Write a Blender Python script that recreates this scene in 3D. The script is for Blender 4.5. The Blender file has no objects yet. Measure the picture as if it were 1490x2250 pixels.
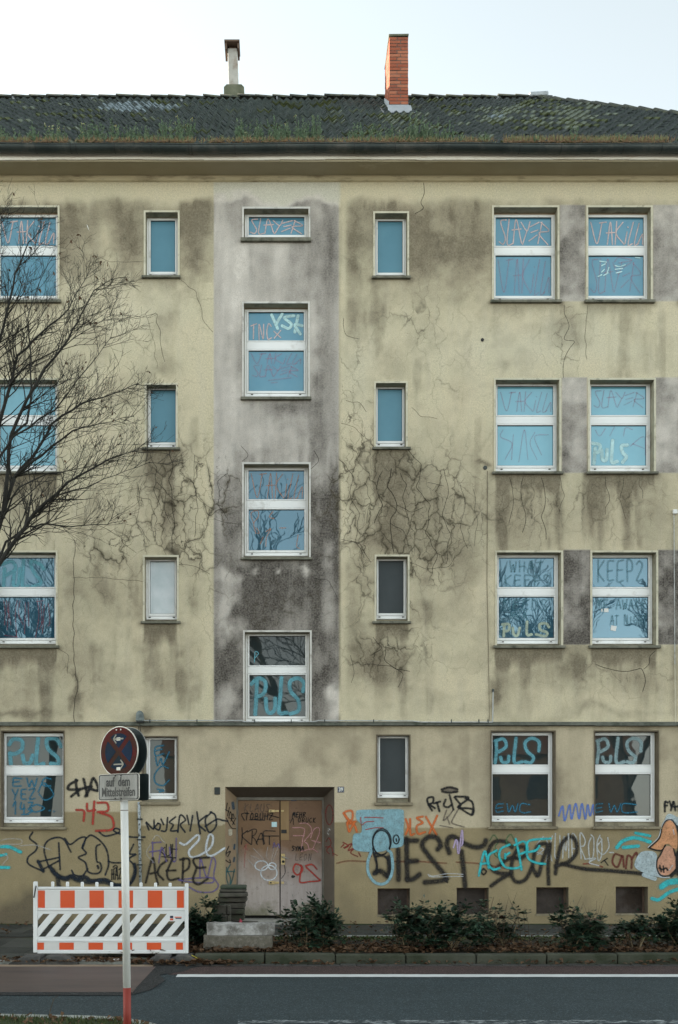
import bpy, math, random
import numpy as np
from mathutils import Vector, Matrix
R = math.radians
random.seed(7)
SC = bpy.context.scene
COL = SC.collection

# ---------------------------------------------------------------- camera, sky, sun, exposure
EYE, DIST, FOC, VX, VY = 1.6, 17.0, 2210.0, 615.0, 1838.0     # level camera, 17 m from the facade, shift lens
cam = bpy.data.cameras.new('camera'); camo = bpy.data.objects.new('camera', cam); COL.objects.link(camo)
camo.location = (0, -DIST, EYE); camo.rotation_euler = (R(90), 0, 0)
cam.sensor_fit = 'VERTICAL'; cam.sensor_height = 36.0; cam.sensor_width = 24.0
cam.lens = FOC / 2250 * 36.0
cam.shift_x = (745 - VX) / 2250; cam.shift_y = (VY - 1125) / 2250
cam.clip_start = .1; cam.clip_end = 2000
SC.camera = camo
SUN_EL, SUN_AZ = 17.0, -62.0        # azimuth clockwise from +Y: low sun behind the building, from the left
wd = bpy.data.worlds.new('World'); SC.world = wd; wd.use_nodes = True
nt = wd.node_tree; nt.nodes.clear()
sky = nt.nodes.new('ShaderNodeTexSky'); sky.sky_type = 'NISHITA'; sky.sun_disc = False
sky.sun_elevation = R(SUN_EL); sky.sun_rotation = R(SUN_AZ)
sky.air_density = 1.0; sky.dust_density = .5; sky.ozone_density = 1.6; sky.altitude = 50
bg = nt.nodes.new('ShaderNodeBackground'); bg.inputs[1].default_value = .15
wo = nt.nodes.new('ShaderNodeOutputWorld')
bwn = nt.nodes.new('ShaderNodeRGBToBW'); hs = nt.nodes.new('ShaderNodeMixRGB'); hs.inputs[0].default_value = .8      # thin high haze greys the blue
wb = nt.nodes.new('ShaderNodeMixRGB'); wb.blend_type = 'MULTIPLY'; wb.inputs[0].default_value = 1; wb.inputs[2].default_value = (.96, 1.0, .93, 1)
nt.links.new(sky.outputs[0], bwn.inputs[0]); nt.links.new(sky.outputs[0], hs.inputs[1]); nt.links.new(bwn.outputs[0], hs.inputs[2]); nt.links.new(hs.outputs[0], wb.inputs[1]); nt.links.new(wb.outputs[0], bg.inputs[0]); nt.links.new(bg.outputs[0], wo.inputs[0])
sl = bpy.data.lights.new('sun', 'SUN'); sl.energy = 4.5; sl.angle = R(.53); sl.color = (1, .86, .7)
so = bpy.data.objects.new('sun', sl); COL.objects.link(so)
ce = math.cos(R(SUN_EL))
sdir = Vector((math.sin(R(SUN_AZ))*ce, math.cos(R(SUN_AZ))*ce, math.sin(R(SUN_EL))))
so.rotation_euler = sdir.to_track_quat('Z', 'Y').to_euler(); so.location = (-20, 20, 30)
SC.view_settings.view_transform = 'Standard'; SC.view_settings.look = 'None'
SC.view_settings.exposure = 2.20; SC.view_settings.gamma = 1

# ---------------------------------------------------------------- helpers
def W(px, py, Y=0.0):            # a point of the photograph at depth Y (metres behind the facade plane)
    d = DIST + Y
    return Vector(((px-VX)*d/FOC, Y, EYE+(VY-py)*d/FOC))
def G(px, py, z=0.0):            # a point of the photograph on level ground z
    d = (EYE-z)*FOC/(py-VY)
    return Vector(((px-VX)*d/FOC, d-DIST, z))

class MB:
    def __init__(s): s.v = []; s.f = []; s.m = []; s.uv = None
    def add(s, vs, fs, mi=0):
        o = len(s.v); s.v += [tuple(v) for v in vs]
        for f in fs: s.f.append(tuple(i+o for i in f)); s.m.append(mi)
    def box(s, x0, x1, y0, y1, z0, z1, mi=0, j=0.0):
        r = lambda: random.uniform(-j, j) if j else 0
        vs = [(x+r(), y+r(), z+r()) for x in (x0, x1) for y in (y0, y1) for z in (z0, z1)]
        s.add(vs, [(0,1,3,2),(4,6,7,5),(0,4,5,1),(2,3,7,6),(0,2,6,4),(1,5,7,3)], mi)
    def tube(s, pts, rad, n=6, mi=0, cap=True):
        pts = [Vector(p) for p in pts]
        if not hasattr(rad, '__len__'): rad = [rad]*len(pts)
        o = len(s.v); up = None
        for i, p in enumerate(pts):
            t = (pts[min(i+1, len(pts)-1)]-pts[max(i-1, 0)])
            if t.length < 1e-9: t = Vector((0,0,1))
            t.normalize()
            if up is None:
                a = Vector((0,0,1)) if abs(t.z) < .9 else Vector((1,0,0))
                up = t.cross(a).normalized()
            else:
                up = (up - t*up.dot(t))
                up = up.normalized() if up.length > 1e-6 else t.orthogonal().normalized()
            b = t.cross(up)
            for k in range(n):
                a = 2*math.pi*k/n
                s.v.append(tuple(p + (up*math.cos(a)+b*math.sin(a))*rad[i]))
        for i in range(len(pts)-1):
            for k in range(n):
                k2 = (k+1) % n
                s.f.append((o+i*n+k, o+i*n+k2, o+(i+1)*n+k2, o+(i+1)*n+k)); s.m.append(mi)
        if cap:
            s.f.append(tuple(o+k for k in range(n))[::-1]); s.m.append(mi)
            e = o+(len(pts)-1)*n
            s.f.append(tuple(e+k for k in range(n))); s.m.append(mi)
    def prism(s, poly, y0, y1, mi=0):      # poly in (x, z), extruded along y
        n = len(poly)
        vs = [(x, y0, z) for x, z in poly]+[(x, y1, z) for x, z in poly]
        fs = [tuple(range(n)), tuple(range(2*n-1, n-1, -1))]+[(i, i+n, (i+1) % n+n, (i+1) % n) for i in range(n)]
        s.add(vs, fs, mi)
    def mesh(s, name, mats, smooth=False):
        me = bpy.data.meshes.new(name); me.from_pydata(s.v, [], s.f)
        if not isinstance(mats, (list, tuple)): mats = [mats]
        for m in mats: me.materials.append(m)
        if len(mats) > 1: me.polygons.foreach_set('material_index', s.m)
        if s.uv is not None:
            l = me.uv_layers.new(name='UVMap')
            vi = np.empty(len(me.loops), dtype=np.int32); me.loops.foreach_get('vertex_index', vi)
            l.data.foreach_set('uv', np.array(s.uv, dtype=np.float32)[vi].ravel())
        if smooth: me.polygons.foreach_set('use_smooth', [True]*len(me.polygons))
        me.update(); return me
    def build(s, name, mats, parent=None, smooth=False, bevel=0, label=None):
        o = bpy.data.objects.new(name, s.mesh(name, mats, smooth)); COL.objects.link(o)
        if parent is not None: o.parent = parent
        if bevel:
            b = o.modifiers.new('bevel', 'BEVEL'); b.width = bevel; b.segments = 1; b.limit_method = 'ANGLE'
        if label: o['label'] = label
        return o
def tag(o, label=None, cat=None, group=None, kind=None):
    if label: o['label'] = label
    if cat: o['category'] = cat
    if group: o['group'] = group
    if kind: o['kind'] = kind
    return o
def empty(name, loc, label, cat, group=None, rz=0):
    o = bpy.data.objects.new(name, None); COL.objects.link(o); o.location = loc; o.rotation_euler = (0, 0, rz)
    o.empty_display_size = .2
    return tag(o, label, cat, group)
def link_mesh(name, me, parent=None, loc=(0,0,0), rot=(0,0,0)):
    o = bpy.data.objects.new(name, me); COL.objects.link(o); o.location = loc; o.rotation_euler = rot
    if parent is not None: o.parent = parent
    return o

# ---------------------------------------------------------------- materials
class NT:
    def __init__(s, name):
        s.m = bpy.data.materials.new(name); s.m.use_nodes = True; s.t = s.m.node_tree; s.t.nodes.clear()
        s.out = s.t.nodes.new('ShaderNodeOutputMaterial')
    def n(s, ty, **kw):
        nd = s.t.nodes.new('ShaderNode'+ty)
        for k, v in kw.items():
            if k.startswith('i_'):
                nd.inputs[k[2:].replace('_', ' ')].default_value = v
            else: setattr(nd, k, v)
        return nd
    def l(s, a, b): s.t.links.new(a, b)
    def val(s, x, sock):
        if isinstance(x, (int, float)): sock.default_value = x
        elif isinstance(x, tuple): sock.default_value = x if len(x) == 4 else (*x, 1)
        else: s.l(x, sock)
    def math(s, op, a, b=0.0, clamp=False):
        nd = s.n('Math', operation=op, use_clamp=clamp); s.val(a, nd.inputs[0]); s.val(b, nd.inputs[1]); return nd.outputs[0]
    def mix(s, f, a, b, bt='MIX'):
        nd = s.n('MixRGB', blend_type=bt); s.val(f, nd.inputs[0]); s.val(a, nd.inputs[1]); s.val(b, nd.inputs[2]); return nd.outputs[0]
    def pos(s, scale=(1,1,1), obj=False):
        src = s.n('TexCoord').outputs['Object'] if obj else s.n('NewGeometry').outputs['Position']
        mp = s.n('Mapping'); mp.inputs['Scale'].default_value = scale; s.l(src, mp.inputs[0]); return mp.outputs[0]
    def noise(s, vec, scale, detail=4, rough=.55, dist=0):
        nd = s.n('TexNoise'); s.l(vec, nd.inputs['Vector'])
        nd.inputs['Scale'].default_value = scale; nd.inputs['Detail'].default_value = detail
        nd.inputs['Roughness'].default_value = rough; nd.inputs['Distortion'].default_value = dist
        return nd.outputs['Fac']
    def ramp(s, f, a, b, lo=0.0, hi=1.0):
        nd = s.n('MapRange'); nd.clamp = True; s.val(f, nd.inputs[0])
        for k, v in zip((1,2,3,4), (a,b,lo,hi)): nd.inputs[k].default_value = v
        return nd.outputs[0]
    def bump(s, h, dist=.004, st=1.0):
        nd = s.n('Bump'); nd.inputs['Strength'].default_value = st; nd.inputs['Distance'].default_value = dist
        s.l(h, nd.inputs['Height']); return nd.outputs[0]
    def pbr(s, color, rough=.8, bump=None, spec=.5, metal=0, **kw):
        p = s.n('BsdfPrincipled'); s.val(color, p.inputs['Base Color']); s.val(rough, p.inputs['Roughness'])
        p.inputs['Specular IOR Level'].default_value = spec; p.inputs['Metallic'].default_value = metal
        if bump is not None: s.l(bump, p.inputs['Normal'])
        s.l(p.outputs[0], s.out.inputs[0]); s.p = p; return s.m
def simple(name, c1, c2, rough=.8, scale=6, bump=.002, bscale=60, metal=0, spec=.4, dirt=None, dscale=2.0, dlo=.5, dhi=.7, stretch=(1,1,1)):
    t = NT(name); v = t.pos(stretch); f = t.ramp(t.noise(v, scale, 6, .6), .3, .7)
    c = t.mix(f, c1, c2)
    if dirt is not None: c = t.mix(t.ramp(t.noise(v, dscale, 8, .7), dlo, dhi), c, dirt)
    return t.pbr(c, rough, t.bump(t.noise(v, bscale, 5, .6), bump) if bump else None, spec, metal)

def wall_material(name='painted_plaster'):
    t = NT(name); v = t.pos(); 
    a1 = t.n('Attribute', attribute_name='mask'); s1 = t.n('SeparateColor'); t.l(a1.outputs['Color'], s1.inputs[0])
    a2 = t.n('Attribute', attribute_name='mask2'); s2 = t.n('SeparateColor'); t.l(a2.outputs['Color'], s2.inputs[0])
    grime, crackm, grey = s1.outputs; light, olive, beige = s2.outputs
    nb = t.noise(v, 1.1, 6, .6); nm = t.noise(v, 7, 6, .65); nf = t.noise(v, 34, 4, .7); nff = t.noise(v, 75, 3, .8)
    streak = t.noise(t.pos((5,5,.5)), 1.6, 6, .65)
    # upper paint
    up = t.mix(t.ramp(nb, .3, .7), (.735,.64,.455), (.66,.60,.425))
    up = t.mix(t.ramp(streak, .45, .75, 0, .45), up, (.70,.63,.49))
    be = t.mix(t.ramp(nb, .3, .7), (.54,.46,.325), (.61,.525,.38))
    up = t.mix(beige, up, be)
    up = t.mix(olive, up, t.mix(t.ramp(nm, .3, .7), (.30,.238,.132), (.35,.28,.162)))
    gp = t.mix(t.ramp(nm, .35, .65), (.64,.585,.53), (.80,.74,.68))
    base = t.mix(grey, up, gp)
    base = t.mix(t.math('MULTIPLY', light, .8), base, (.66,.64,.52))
    # grime: broken up by fine grain so that it looks like weathered roughcast
    g = t.math('ADD', grime, t.math('MULTIPLY', t.math('SUBTRACT', nm, .5), .55))
    g = t.math('ADD', g, t.math('MULTIPLY', t.math('SUBTRACT', nf, .5), 1.0))
    g = t.math('MULTIPLY', t.ramp(g, .06, 1.10), t.ramp(grime, .0, .12))
    dirt = t.mix(grey, (.125,.10,.07), (.040,.034,.032))
    c = t.mix(t.math('MULTIPLY', g, t.ramp(grey, 0, 1, .90, .97)), base, dirt)
    # pale grains showing through the soot on roughcast
    sp = t.math('MULTIPLY', t.ramp(nff, .6, .75), t.ramp(grime, .1, .6, .1, .55))
    c = t.mix(t.math('MULTIPLY', sp, .5), c, (.50,.46,.40))
    c = t.mix(t.ramp(nff, .30, .54, .42, 0), c, (.10,.085,.06)); c = t.mix(t.ramp(nf, .35, .6, .22, 0), c, (.12,.10,.07))
    # cracks
    wv = t.n('TexNoise'); wv.inputs['Scale'].default_value = 5.5; wv.inputs['Detail'].default_value = 4; t.l(v, wv.inputs['Vector'])
    vm = t.n('VectorMath', operation='MULTIPLY_ADD'); t.l(wv.outputs['Color'], vm.inputs[0]); vm.inputs[1].default_value = (.30,0,.30); t.l(v, vm.inputs[2])
    def cr(scale, wid, st):
        mp = t.n('Mapping'); mp.inputs['Scale'].default_value = st; t.l(vm.outputs[0], mp.inputs[0])
        vo = t.n('TexVoronoi', feature='DISTANCE_TO_EDGE'); vo.inputs['Scale'].default_value = scale; t.l(mp.outputs[0], vo.inputs['Vector'])
        return t.ramp(vo.outputs['Distance'], 0, wid, 1, 0), t.ramp(vo.outputs['Distance'], 0, wid*4.5, 1, 0)
    k1, h1 = cr(2.3, .026, (1.45,.02,.72)); k2, h2 = cr(4.6, .026, (1.2,.02,.8))
    pr = t.math('MAXIMUM', t.ramp(t.noise(v, 1.9, 3, .6), .38, .60), t.ramp(crackm, .65, 1.0, 0, .9))
    pr2 = t.math('MAXIMUM', t.ramp(t.noise(v, 3.1, 3, .6), .48, .62), t.ramp(crackm, .8, 1.0, 0, .6))
    ck = t.math('MAXIMUM', t.math('MULTIPLY', k1, t.math('MULTIPLY', pr, crackm)), t.math('MULTIPLY', k2, t.math('MULTIPLY', pr2, t.ramp(crackm, .30, .85))))
    hk = t.math('MULTIPLY', t.math('MULTIPLY', h1, pr), t.ramp(crackm, .35, 1.0, 0, .95))
    hk = t.math('MULTIPLY', hk, t.ramp(nm, .35, .65))
    c = t.mix(hk, c, (.11,.092,.06))
    c = t.mix(t.math('MULTIPLY', ck, .9), c, (.045,.037,.025))
    h = t.math('ADD', t.math('MULTIPLY', nf, 1.0), t.math('MULTIPLY', nff, .7)); h = t.math('SUBTRACT', h, t.math('MULTIPLY', ck, 1.2))
    m = t.pbr(c, .93, t.bump(h, .006, .8), .2)
    return m

def pane_material(name, base, refl=.3, rough=.02, base2=None, tint=(1,1,1), fk=1.0):
    t = NT(name); v = t.pos()
    c = base if base2 is None else t.mix(t.ramp(t.noise(v, 2.5, 5, .6), .35, .65), base, base2)
    d = t.n('BsdfPrincipled'); t.val(c, d.inputs['Base Color']); d.inputs['Roughness'].default_value = .6; d.inputs['Specular IOR Level'].default_value = .1
    g = t.n('BsdfGlossy'); g.inputs['Roughness'].default_value = rough; t.val(tint, g.inputs['Color'])
    bp = t.bump(t.noise(v, 1.6, 2, .5), .012, .15); t.l(bp, g.inputs['Normal'])
    fr = t.n('Fresnel'); fr.inputs[0].default_value = 1.5
    ms = t.n('MixShader'); t.l(t.math('ADD', t.math('MULTIPLY', fr.outputs[0], fk), refl, True), ms.inputs[0])
    t.l(d.outputs[0], ms.inputs[1]); t.l(g.outputs[0], ms.inputs[2]); t.l(ms.outputs[0], t.out.inputs[0]); return t.m

def spray_material(name, col, opac=1.0, soft=.22, grain=.26, tail=.20):
    t = NT(name); v = t.pos()
    uv = t.n('UVMap'); uv.uv_map = 'UVMap'; s = t.n('SeparateXYZ'); t.l(uv.outputs[0], s.inputs[0])
    r = t.math('SQRT', t.math('ADD', t.math('POWER', s.outputs[0], 2), t.math('POWER', s.outputs[1], 2)))
    n = t.noise(v, 60, 3, .7); n2 = t.noise(v, 9, 4, .6)
    r = t.math('ADD', r, t.math('MULTIPLY', t.math('SUBTRACT', n, .5), grain))
    a = t.math('MAXIMUM', t.ramp(r, .72-soft, .74, 1, 0), t.ramp(r, .55, 1.0, tail, 0))
    a = t.math('MULTIPLY', a, t.ramp(t.noise(v, 38, 3, .7), .30, .50, .55, 1))
    a = t.math('MULTIPLY', a, t.ramp(n2, .25, .6, .72, 1)); a = t.math('MULTIPLY', a, opac)
    p = t.n('BsdfPrincipled'); t.val(t.mix(t.ramp(n2, .3, .7), col, tuple(min(1, x*1.25+.01) for x in col)), p.inputs['Base Color']); p.inputs['Roughness'].default_value = .7
    p.inputs['Specular IOR Level'].default_value = .25
    tr = t.n('BsdfTransparent'); ms = t.n('MixShader'); t.l(a, ms.inputs[0]); t.l(tr.outputs[0], ms.inputs[1]); t.l(p.outputs[0], ms.inputs[2])
    t.l(ms.outputs[0], t.out.inputs[0]); return t.m

M = {}
M['wall'] = wall_material()
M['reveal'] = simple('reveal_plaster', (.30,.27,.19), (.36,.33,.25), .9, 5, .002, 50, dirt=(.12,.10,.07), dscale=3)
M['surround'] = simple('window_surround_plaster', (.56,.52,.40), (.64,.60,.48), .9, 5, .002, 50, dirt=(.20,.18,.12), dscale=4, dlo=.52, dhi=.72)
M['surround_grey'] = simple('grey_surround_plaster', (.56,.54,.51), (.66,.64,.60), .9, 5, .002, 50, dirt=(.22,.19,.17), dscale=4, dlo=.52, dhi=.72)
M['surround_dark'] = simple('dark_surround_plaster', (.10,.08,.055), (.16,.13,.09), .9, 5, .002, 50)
M['pvc'] = simple('white_frame_paint', (.85,.86,.86), (.90,.90,.90), .45, 3, 0, dirt=(.50,.48,.44), dscale=4, dlo=.58, dhi=.8)
M['gasket'] = simple('frame_gasket', (.05,.05,.05), (.08,.08,.08), .7, 5, 0)
M['shutter_box'] = simple('shutter_box_wood', (.42,.30,.20), (.50,.38,.27), .8, 8, .001)
M['sill'] = simple('weathered_sill', (.12,.12,.09), (.22,.21,.17), .85, 9, .003, 40, dirt=(.05,.055,.04), dscale=6)
M['sill_beige'] = simple('beige_sill', (.20,.165,.11), (.28,.24,.165), .85, 9, .003, 40, dirt=(.08,.07,.05), dscale=6)
M['pane_blue'] = pane_material('sky_toned_covered_glass', (.065,.205,.300), .09, .03, (.095,.235,.32), (.6,.88,1))  # covered pane; blue of the mirrored sky put into base and tint
M['pane_bluepale'] = pane_material('pale_sky_toned_covered_glass', (.13,.320,.400), .11, .03, (.15,.35,.43), (.6,.88,1))  # second row: same mirrored-sky blue in the colour, paler
M['pane_frost'] = pane_material('frosted_blue_glass', (.075,.200,.270), .03, .28, (.090,.225,.30), (.6,.88,1))
M['pane_clear'] = pane_material('clear_reflecting_glass', (.020,.085,.135), .11, .01, None, (.62,.86,1))  # base and tint also carry the blue of the reflected sky
M['pane_dark'] = pane_material('dark_glass', (.010,.020,.024), .015, .015, (.020,.030,.030), fk=.7)
M['pane_grey'] = pane_material('grey_frosted_glass', (.045,.056,.062), .0, .3, (.055,.066,.072), fk=.35)
M['pane_white'] = pane_material('white_papered_glass', (.42,.50,.54), .12, .25, (.60,.66,.70))
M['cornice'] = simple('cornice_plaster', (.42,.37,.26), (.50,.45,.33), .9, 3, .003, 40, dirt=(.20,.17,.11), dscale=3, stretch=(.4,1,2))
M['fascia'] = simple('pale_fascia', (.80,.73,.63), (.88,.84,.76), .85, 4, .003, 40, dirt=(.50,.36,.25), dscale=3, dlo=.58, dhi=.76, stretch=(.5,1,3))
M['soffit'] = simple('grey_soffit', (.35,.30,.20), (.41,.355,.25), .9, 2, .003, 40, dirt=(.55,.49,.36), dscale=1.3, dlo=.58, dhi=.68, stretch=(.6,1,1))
M['mould'] = simple('ochre_moulding', (.60,.51,.33), (.68,.59,.41), .9, 2, .003, 40, dirt=(.25,.19,.12), dscale=3, stretch=(.5,1,3))
M['zinc'] = simple('dark_zinc', (.030,.040,.040), (.060,.072,.070), .5, 2, .001, 20, metal=.5, dirt=(.11,.11,.10), dscale=2.4)
M['zinc_seam'] = simple('zinc_seam', (.03,.035,.035), (.05,.055,.055), .55, 3, 0, metal=.4)
M['lead'] = simple('lead_flashing', (.30,.33,.36), (.42,.45,.48), .6, 5, .003, 20, metal=.2)
M['ledge'] = simple('mossy_ledge', (.08,.085,.07), (.16,.165,.14), .9, 7, .006, 30, dirt=(.035,.045,.03), dscale=3)
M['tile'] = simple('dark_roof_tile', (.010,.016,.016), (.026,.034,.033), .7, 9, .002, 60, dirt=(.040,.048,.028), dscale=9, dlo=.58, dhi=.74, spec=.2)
M['tile_edge'] = simple('pale_tile_edge', (.065,.09,.09), (.14,.17,.17), .65, 9, .002, 60, dirt=(.04,.05,.035), dscale=8)  # lip faces, paler than the tile tops
M['tile_pale'] = simple('bleached_roof_tile', (.12,.16,.18), (.26,.32,.35), .6, 14, .002, 60, dirt=(.02,.025,.025), dscale=8)
M['tile_lichen'] = simple('lichened_roof_tile', (.035,.045,.038), (.17,.20,.15), .8, 11, .003, 60, dirt=(.09,.11,.035), dscale=7)
M['tile_moss'] = simple('mossy_roof_tile', (.022,.030,.018), (.10,.12,.04), .9, 12, .005, 60)
M['ridge'] = simple('ridge_tile_clay', (.025,.03,.027), (.06,.065,.052), .85, 9, .003, 50, dirt=(.10,.11,.06), dscale=8)
M['mortar'] = simple('mortar', (.13,.11,.095), (.17,.145,.125), .95, 12, .003)
for i, c in enumerate([((.30,.088,.048),(.36,.11,.06)), ((.28,.075,.04),(.35,.10,.052)), ((.36,.125,.07),(.42,.155,.09)), ((.22,.065,.04),(.29,.09,.052))]):
    M['brick%d' % i] = simple(['orange_brick','red_brick','pale_orange_brick','dark_red_brick'][i], c[0], c[1], .9, 14, .002, 90)
M['concrete'] = simple('aged_concrete', (.22,.21,.185), (.32,.31,.28), .93, 5, .004, 45, dirt=(.11,.105,.085), dscale=3)
M['concrete_moss'] = simple('mossy_concrete', (.09,.10,.065), (.16,.165,.12), .95, 6, .005, 40)
M['concrete_flue'] = simple('flue_concrete', (.36,.35,.32), (.46,.45,.42), .9, 5, .003, 40, dirt=(.25,.2,.16), dscale=4)
M['rust'] = simple('rusty_sheet', (.09,.06,.045), (.15,.10,.07), .85, 9, .002)
M['vent_board'] = simple('rusty_cellar_board', (.022,.015,.010), (.045,.030,.021), .85, 5, .002, 50, dirt=(.08,.064,.058), dscale=2, dlo=.42, dhi=.6)
M['vent_board_pale'] = simple('pale_cellar_board', (.035,.028,.024), (.08,.064,.057), .85, 5, .002, 50, dirt=(.035,.026,.02), dscale=3)
# door: brown paint above, worn to bare grey towards the bottom
def door_material(name, top, low):
    t = NT(name); v = t.pos(); s = t.n('SeparateXYZ'); t.l(v, s.inputs[0])
    z = t.math('ADD', s.outputs[2], t.math('MULTIPLY', t.math('SUBTRACT', t.noise(v, 2.2, 6, .65), .5), .9))
    st = t.noise(t.pos((9,9,1)), 1.5, 6, .7)
    c = t.mix(t.ramp(t.noise(v, 5, 6, .6), .3, .7), top, tuple(x*.8 for x in top))
    c = t.mix(t.ramp(z, .75, 1.45, 1, 0), c, t.mix(t.ramp(st, .35, .65), low, tuple(x*1.25 for x in low)))
    c = t.mix(t.ramp(z, .22, .42, .8, 0), c, (.12,.12,.06))
    c = t.mix(t.ramp(t.noise(v, 14, 8, .75), .56, .72, 0, .6), c, (.05,.038,.028))
    return t.pbr(c, .6, t.bump(t.noise(v, 30, 4, .6), .0015), .3)
M['door'] = door_material('worn_brown_door', (.215,.125,.068), (.36,.31,.285))
M['door2'] = door_material('worn_brown_door_right', (.20,.115,.068), (.33,.285,.27))
M['door_ply'] = simple('ochre_door_strip', (.24,.15,.07), (.29,.19,.095), .7, 5, .001, 40, stretch=(3,3,.5))
M['door_frame'] = simple('grey_door_frame', (.13,.12,.10), (.22,.20,.17), .8, 6, .002, 40)
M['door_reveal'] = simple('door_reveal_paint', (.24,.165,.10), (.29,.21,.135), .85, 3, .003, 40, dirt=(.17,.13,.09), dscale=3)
M['door_reveal_dark'] = simple('dark_door_reveal', (.09,.072,.055), (.125,.10,.078), .9, 3, .003, 40)  # right reveal and lintel, darker than the left reveal
M['brass'] = simple('worn_brass', (.50,.38,.18), (.62,.5,.28), .45, 9, 0, metal=.6)
M['black'] = simple('black_plastic', (.012,.012,.012), (.02,.02,.02), .5, 5, 0)
M['white'] = simple('white_enamel', (.72,.72,.70), (.80,.80,.78), .5, 5, 0)
M['navy'] = simple('navy_enamel', (.012,.02,.055), (.018,.03,.07), .4, 5, 0)
M['conduit'] = simple('grey_conduit', (.40,.42,.42), (.52,.53,.53), .6, 7, 0, dirt=(.16,.15,.12), dscale=8)
M['lamp_glass'] = simple('sooty_lamp_cover', (.05,.07,.07), (.26,.30,.30), .4, 9, 0)

def asphalt_material(name, c1, c2, red=False):
    t = NT(name); v = t.pos()
    vo = t.n('TexVoronoi'); vo.inputs['Scale'].default_value = 95; t.l(v, vo.inputs['Vector'])
    sc = t.n('SeparateColor'); t.l(vo.outputs['Color'], sc.inputs[0])
    c = t.mix(t.ramp(t.noise(t.pos((.25,1,1)), 2.5, 6, .65), .3, .7), c1, c2)
    c = t.mix(t.ramp(sc.outputs[0], .78, .97, 0, .75), c, tuple(min(1, x*3.2) for x in c2))
    c = t.mix(t.ramp(t.noise(v, 24, 4, .7), .60, .72, 0, .9), c, tuple(min(1, x*2.6) for x in c2))
    c = t.mix(t.ramp(t.noise(v, 1.3, 6, .7), .55, .75, 0, .5), c, tuple(x*.6 for x in c1))
    return t.pbr(c, .85, t.bump(t.math('ADD', t.noise(v, 120, 3, .6), vo.outputs['Distance']), .006), .35)
M['asphalt'] = asphalt_material('asphalt', (.019,.031,.036), (.028,.042,.048))
M['asphalt_dark'] = asphalt_material('fresh_asphalt_patch', (.013,.014,.015), (.022,.024,.025))
M['red_asphalt'] = asphalt_material('red_cycle_asphalt', (.040,.026,.025), (.060,.037,.034))
M['plate'] = simple('brown_road_plate', (.070,.048,.043), (.105,.074,.066), .6, 1.6, .002, 30, dirt=(.036,.030,.030), dscale=1.4, stretch=(.35,1.6,1), spec=.5)
M['plate_edge'] = simple('sandy_plate_edge', (.30,.22,.15), (.38,.29,.21), .9, 8, .003)
def worn_paint():
    t = NT('worn_road_paint'); v = t.pos()
    a = t.ramp(t.noise(v, 26, 6, .75), .62, .70, 0, .8)
    c = t.mix(a, t.mix(t.ramp(t.noise(v, 3, 4, .6), .3, .7), (.56,.58,.58), (.66,.68,.68)), (.06,.07,.075))
    return t.pbr(c, .75, t.bump(t.noise(v, 90, 3, .6), .002), .3)
M['road_paint'] = worn_paint()
def very_worn_paint():
    t = NT('faded_road_paint'); v = t.pos((.6,1,1))
    a = t.ramp(t.noise(v, 16, 8, .8), .50, .57, 0, 1)
    c = t.mix(a, (.022,.034,.040), (.30,.33,.34))
    return t.pbr(c, .8, t.bump(t.noise(v, 90, 3, .6), .003), .3)
M['faded_paint'] = very_worn_paint()
M['slab'] = simple('wet_paving_slab', (.026,.029,.028), (.048,.051,.048), .75, 6, .003, 50, dirt=(.035,.042,.03), dscale=2.4)
M['slab_light'] = simple('pale_paving_slab', (.048,.050,.047), (.075,.076,.070), .8, 6, .003, 50, dirt=(.06,.065,.05), dscale=2.4)
M['kerb'] = simple('mossy_kerb_stone', (.048,.052,.037), (.085,.088,.066), .9, 6, .005, 45, dirt=(.027,.034,.018), dscale=3, dlo=.42, dhi=.62)
M['kerb_grey'] = simple('pale_kerb_stone', (.26,.27,.25), (.36,.37,.34), .9, 9, .005, 45, dirt=(.10,.10,.085), dscale=4)
M['gutter_stone'] = simple('gutter_stone', (.045,.043,.041), (.075,.07,.066), .9, 7, .005, 45)
M['soil'] = simple('dark_soil', (.018,.014,.010), (.038,.030,.021), .97, 9, .02, 25, dirt=(.025,.035,.014), dscale=1.4, dlo=.48, dhi=.62)
M['moss_turf'] = simple('mossy_turf', (.022,.032,.012), (.045,.06,.022), .97, 9, .02, 25)
M['ground'] = simple('ground', (.06,.06,.055), (.09,.09,.08), .95, .3, .005, 10)
def leaf_material(name, cols, rough=.6, trans=.15):
    t = NT(name); v = t.pos()
    wn = t.n('TexWhiteNoise'); 
    at = t.n('Attribute', attribute_name='rnd'); t.l(at.outputs['Vector'], wn.inputs['Vector'])
    cr = t.n('ValToRGB'); e = cr.color_ramp.elements
    while len(e) < len(cols): e.new(.5)
    for i, c in enumerate(cols): e[i].position = i/(len(cols)-1); e[i].color = (*c, 1)
    t.l(wn.outputs['Value'], cr.inputs[0])
    p = t.n('BsdfPrincipled'); t.l(cr.outputs[0], p.inputs['Base Color']); p.inputs['Roughness'].default_value = rough; p.inputs['Specular IOR Level'].default_value = .35
    tl = t.n('BsdfTranslucent'); t.l(cr.outputs[0], tl.inputs[0]); ms = t.n('MixShader'); ms.inputs[0].default_value = trans
    t.l(p.outputs[0], ms.inputs[1]); t.l(tl.outputs[0], ms.inputs[2]); t.l(ms.outputs[0], t.out.inputs[0]); return t.m
M['shrub_leaf'] = leaf_material('shrub_leaf', [(.010,.024,.016),(.017,.040,.025),(.027,.058,.034),(.046,.080,.042),(.015,.038,.029)], .42)
M['shrub_leaf_red'] = leaf_material('red_tipped_leaf', [(.03,.05,.03),(.05,.08,.04),(.11,.055,.045),(.16,.09,.07)], .5)
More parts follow.
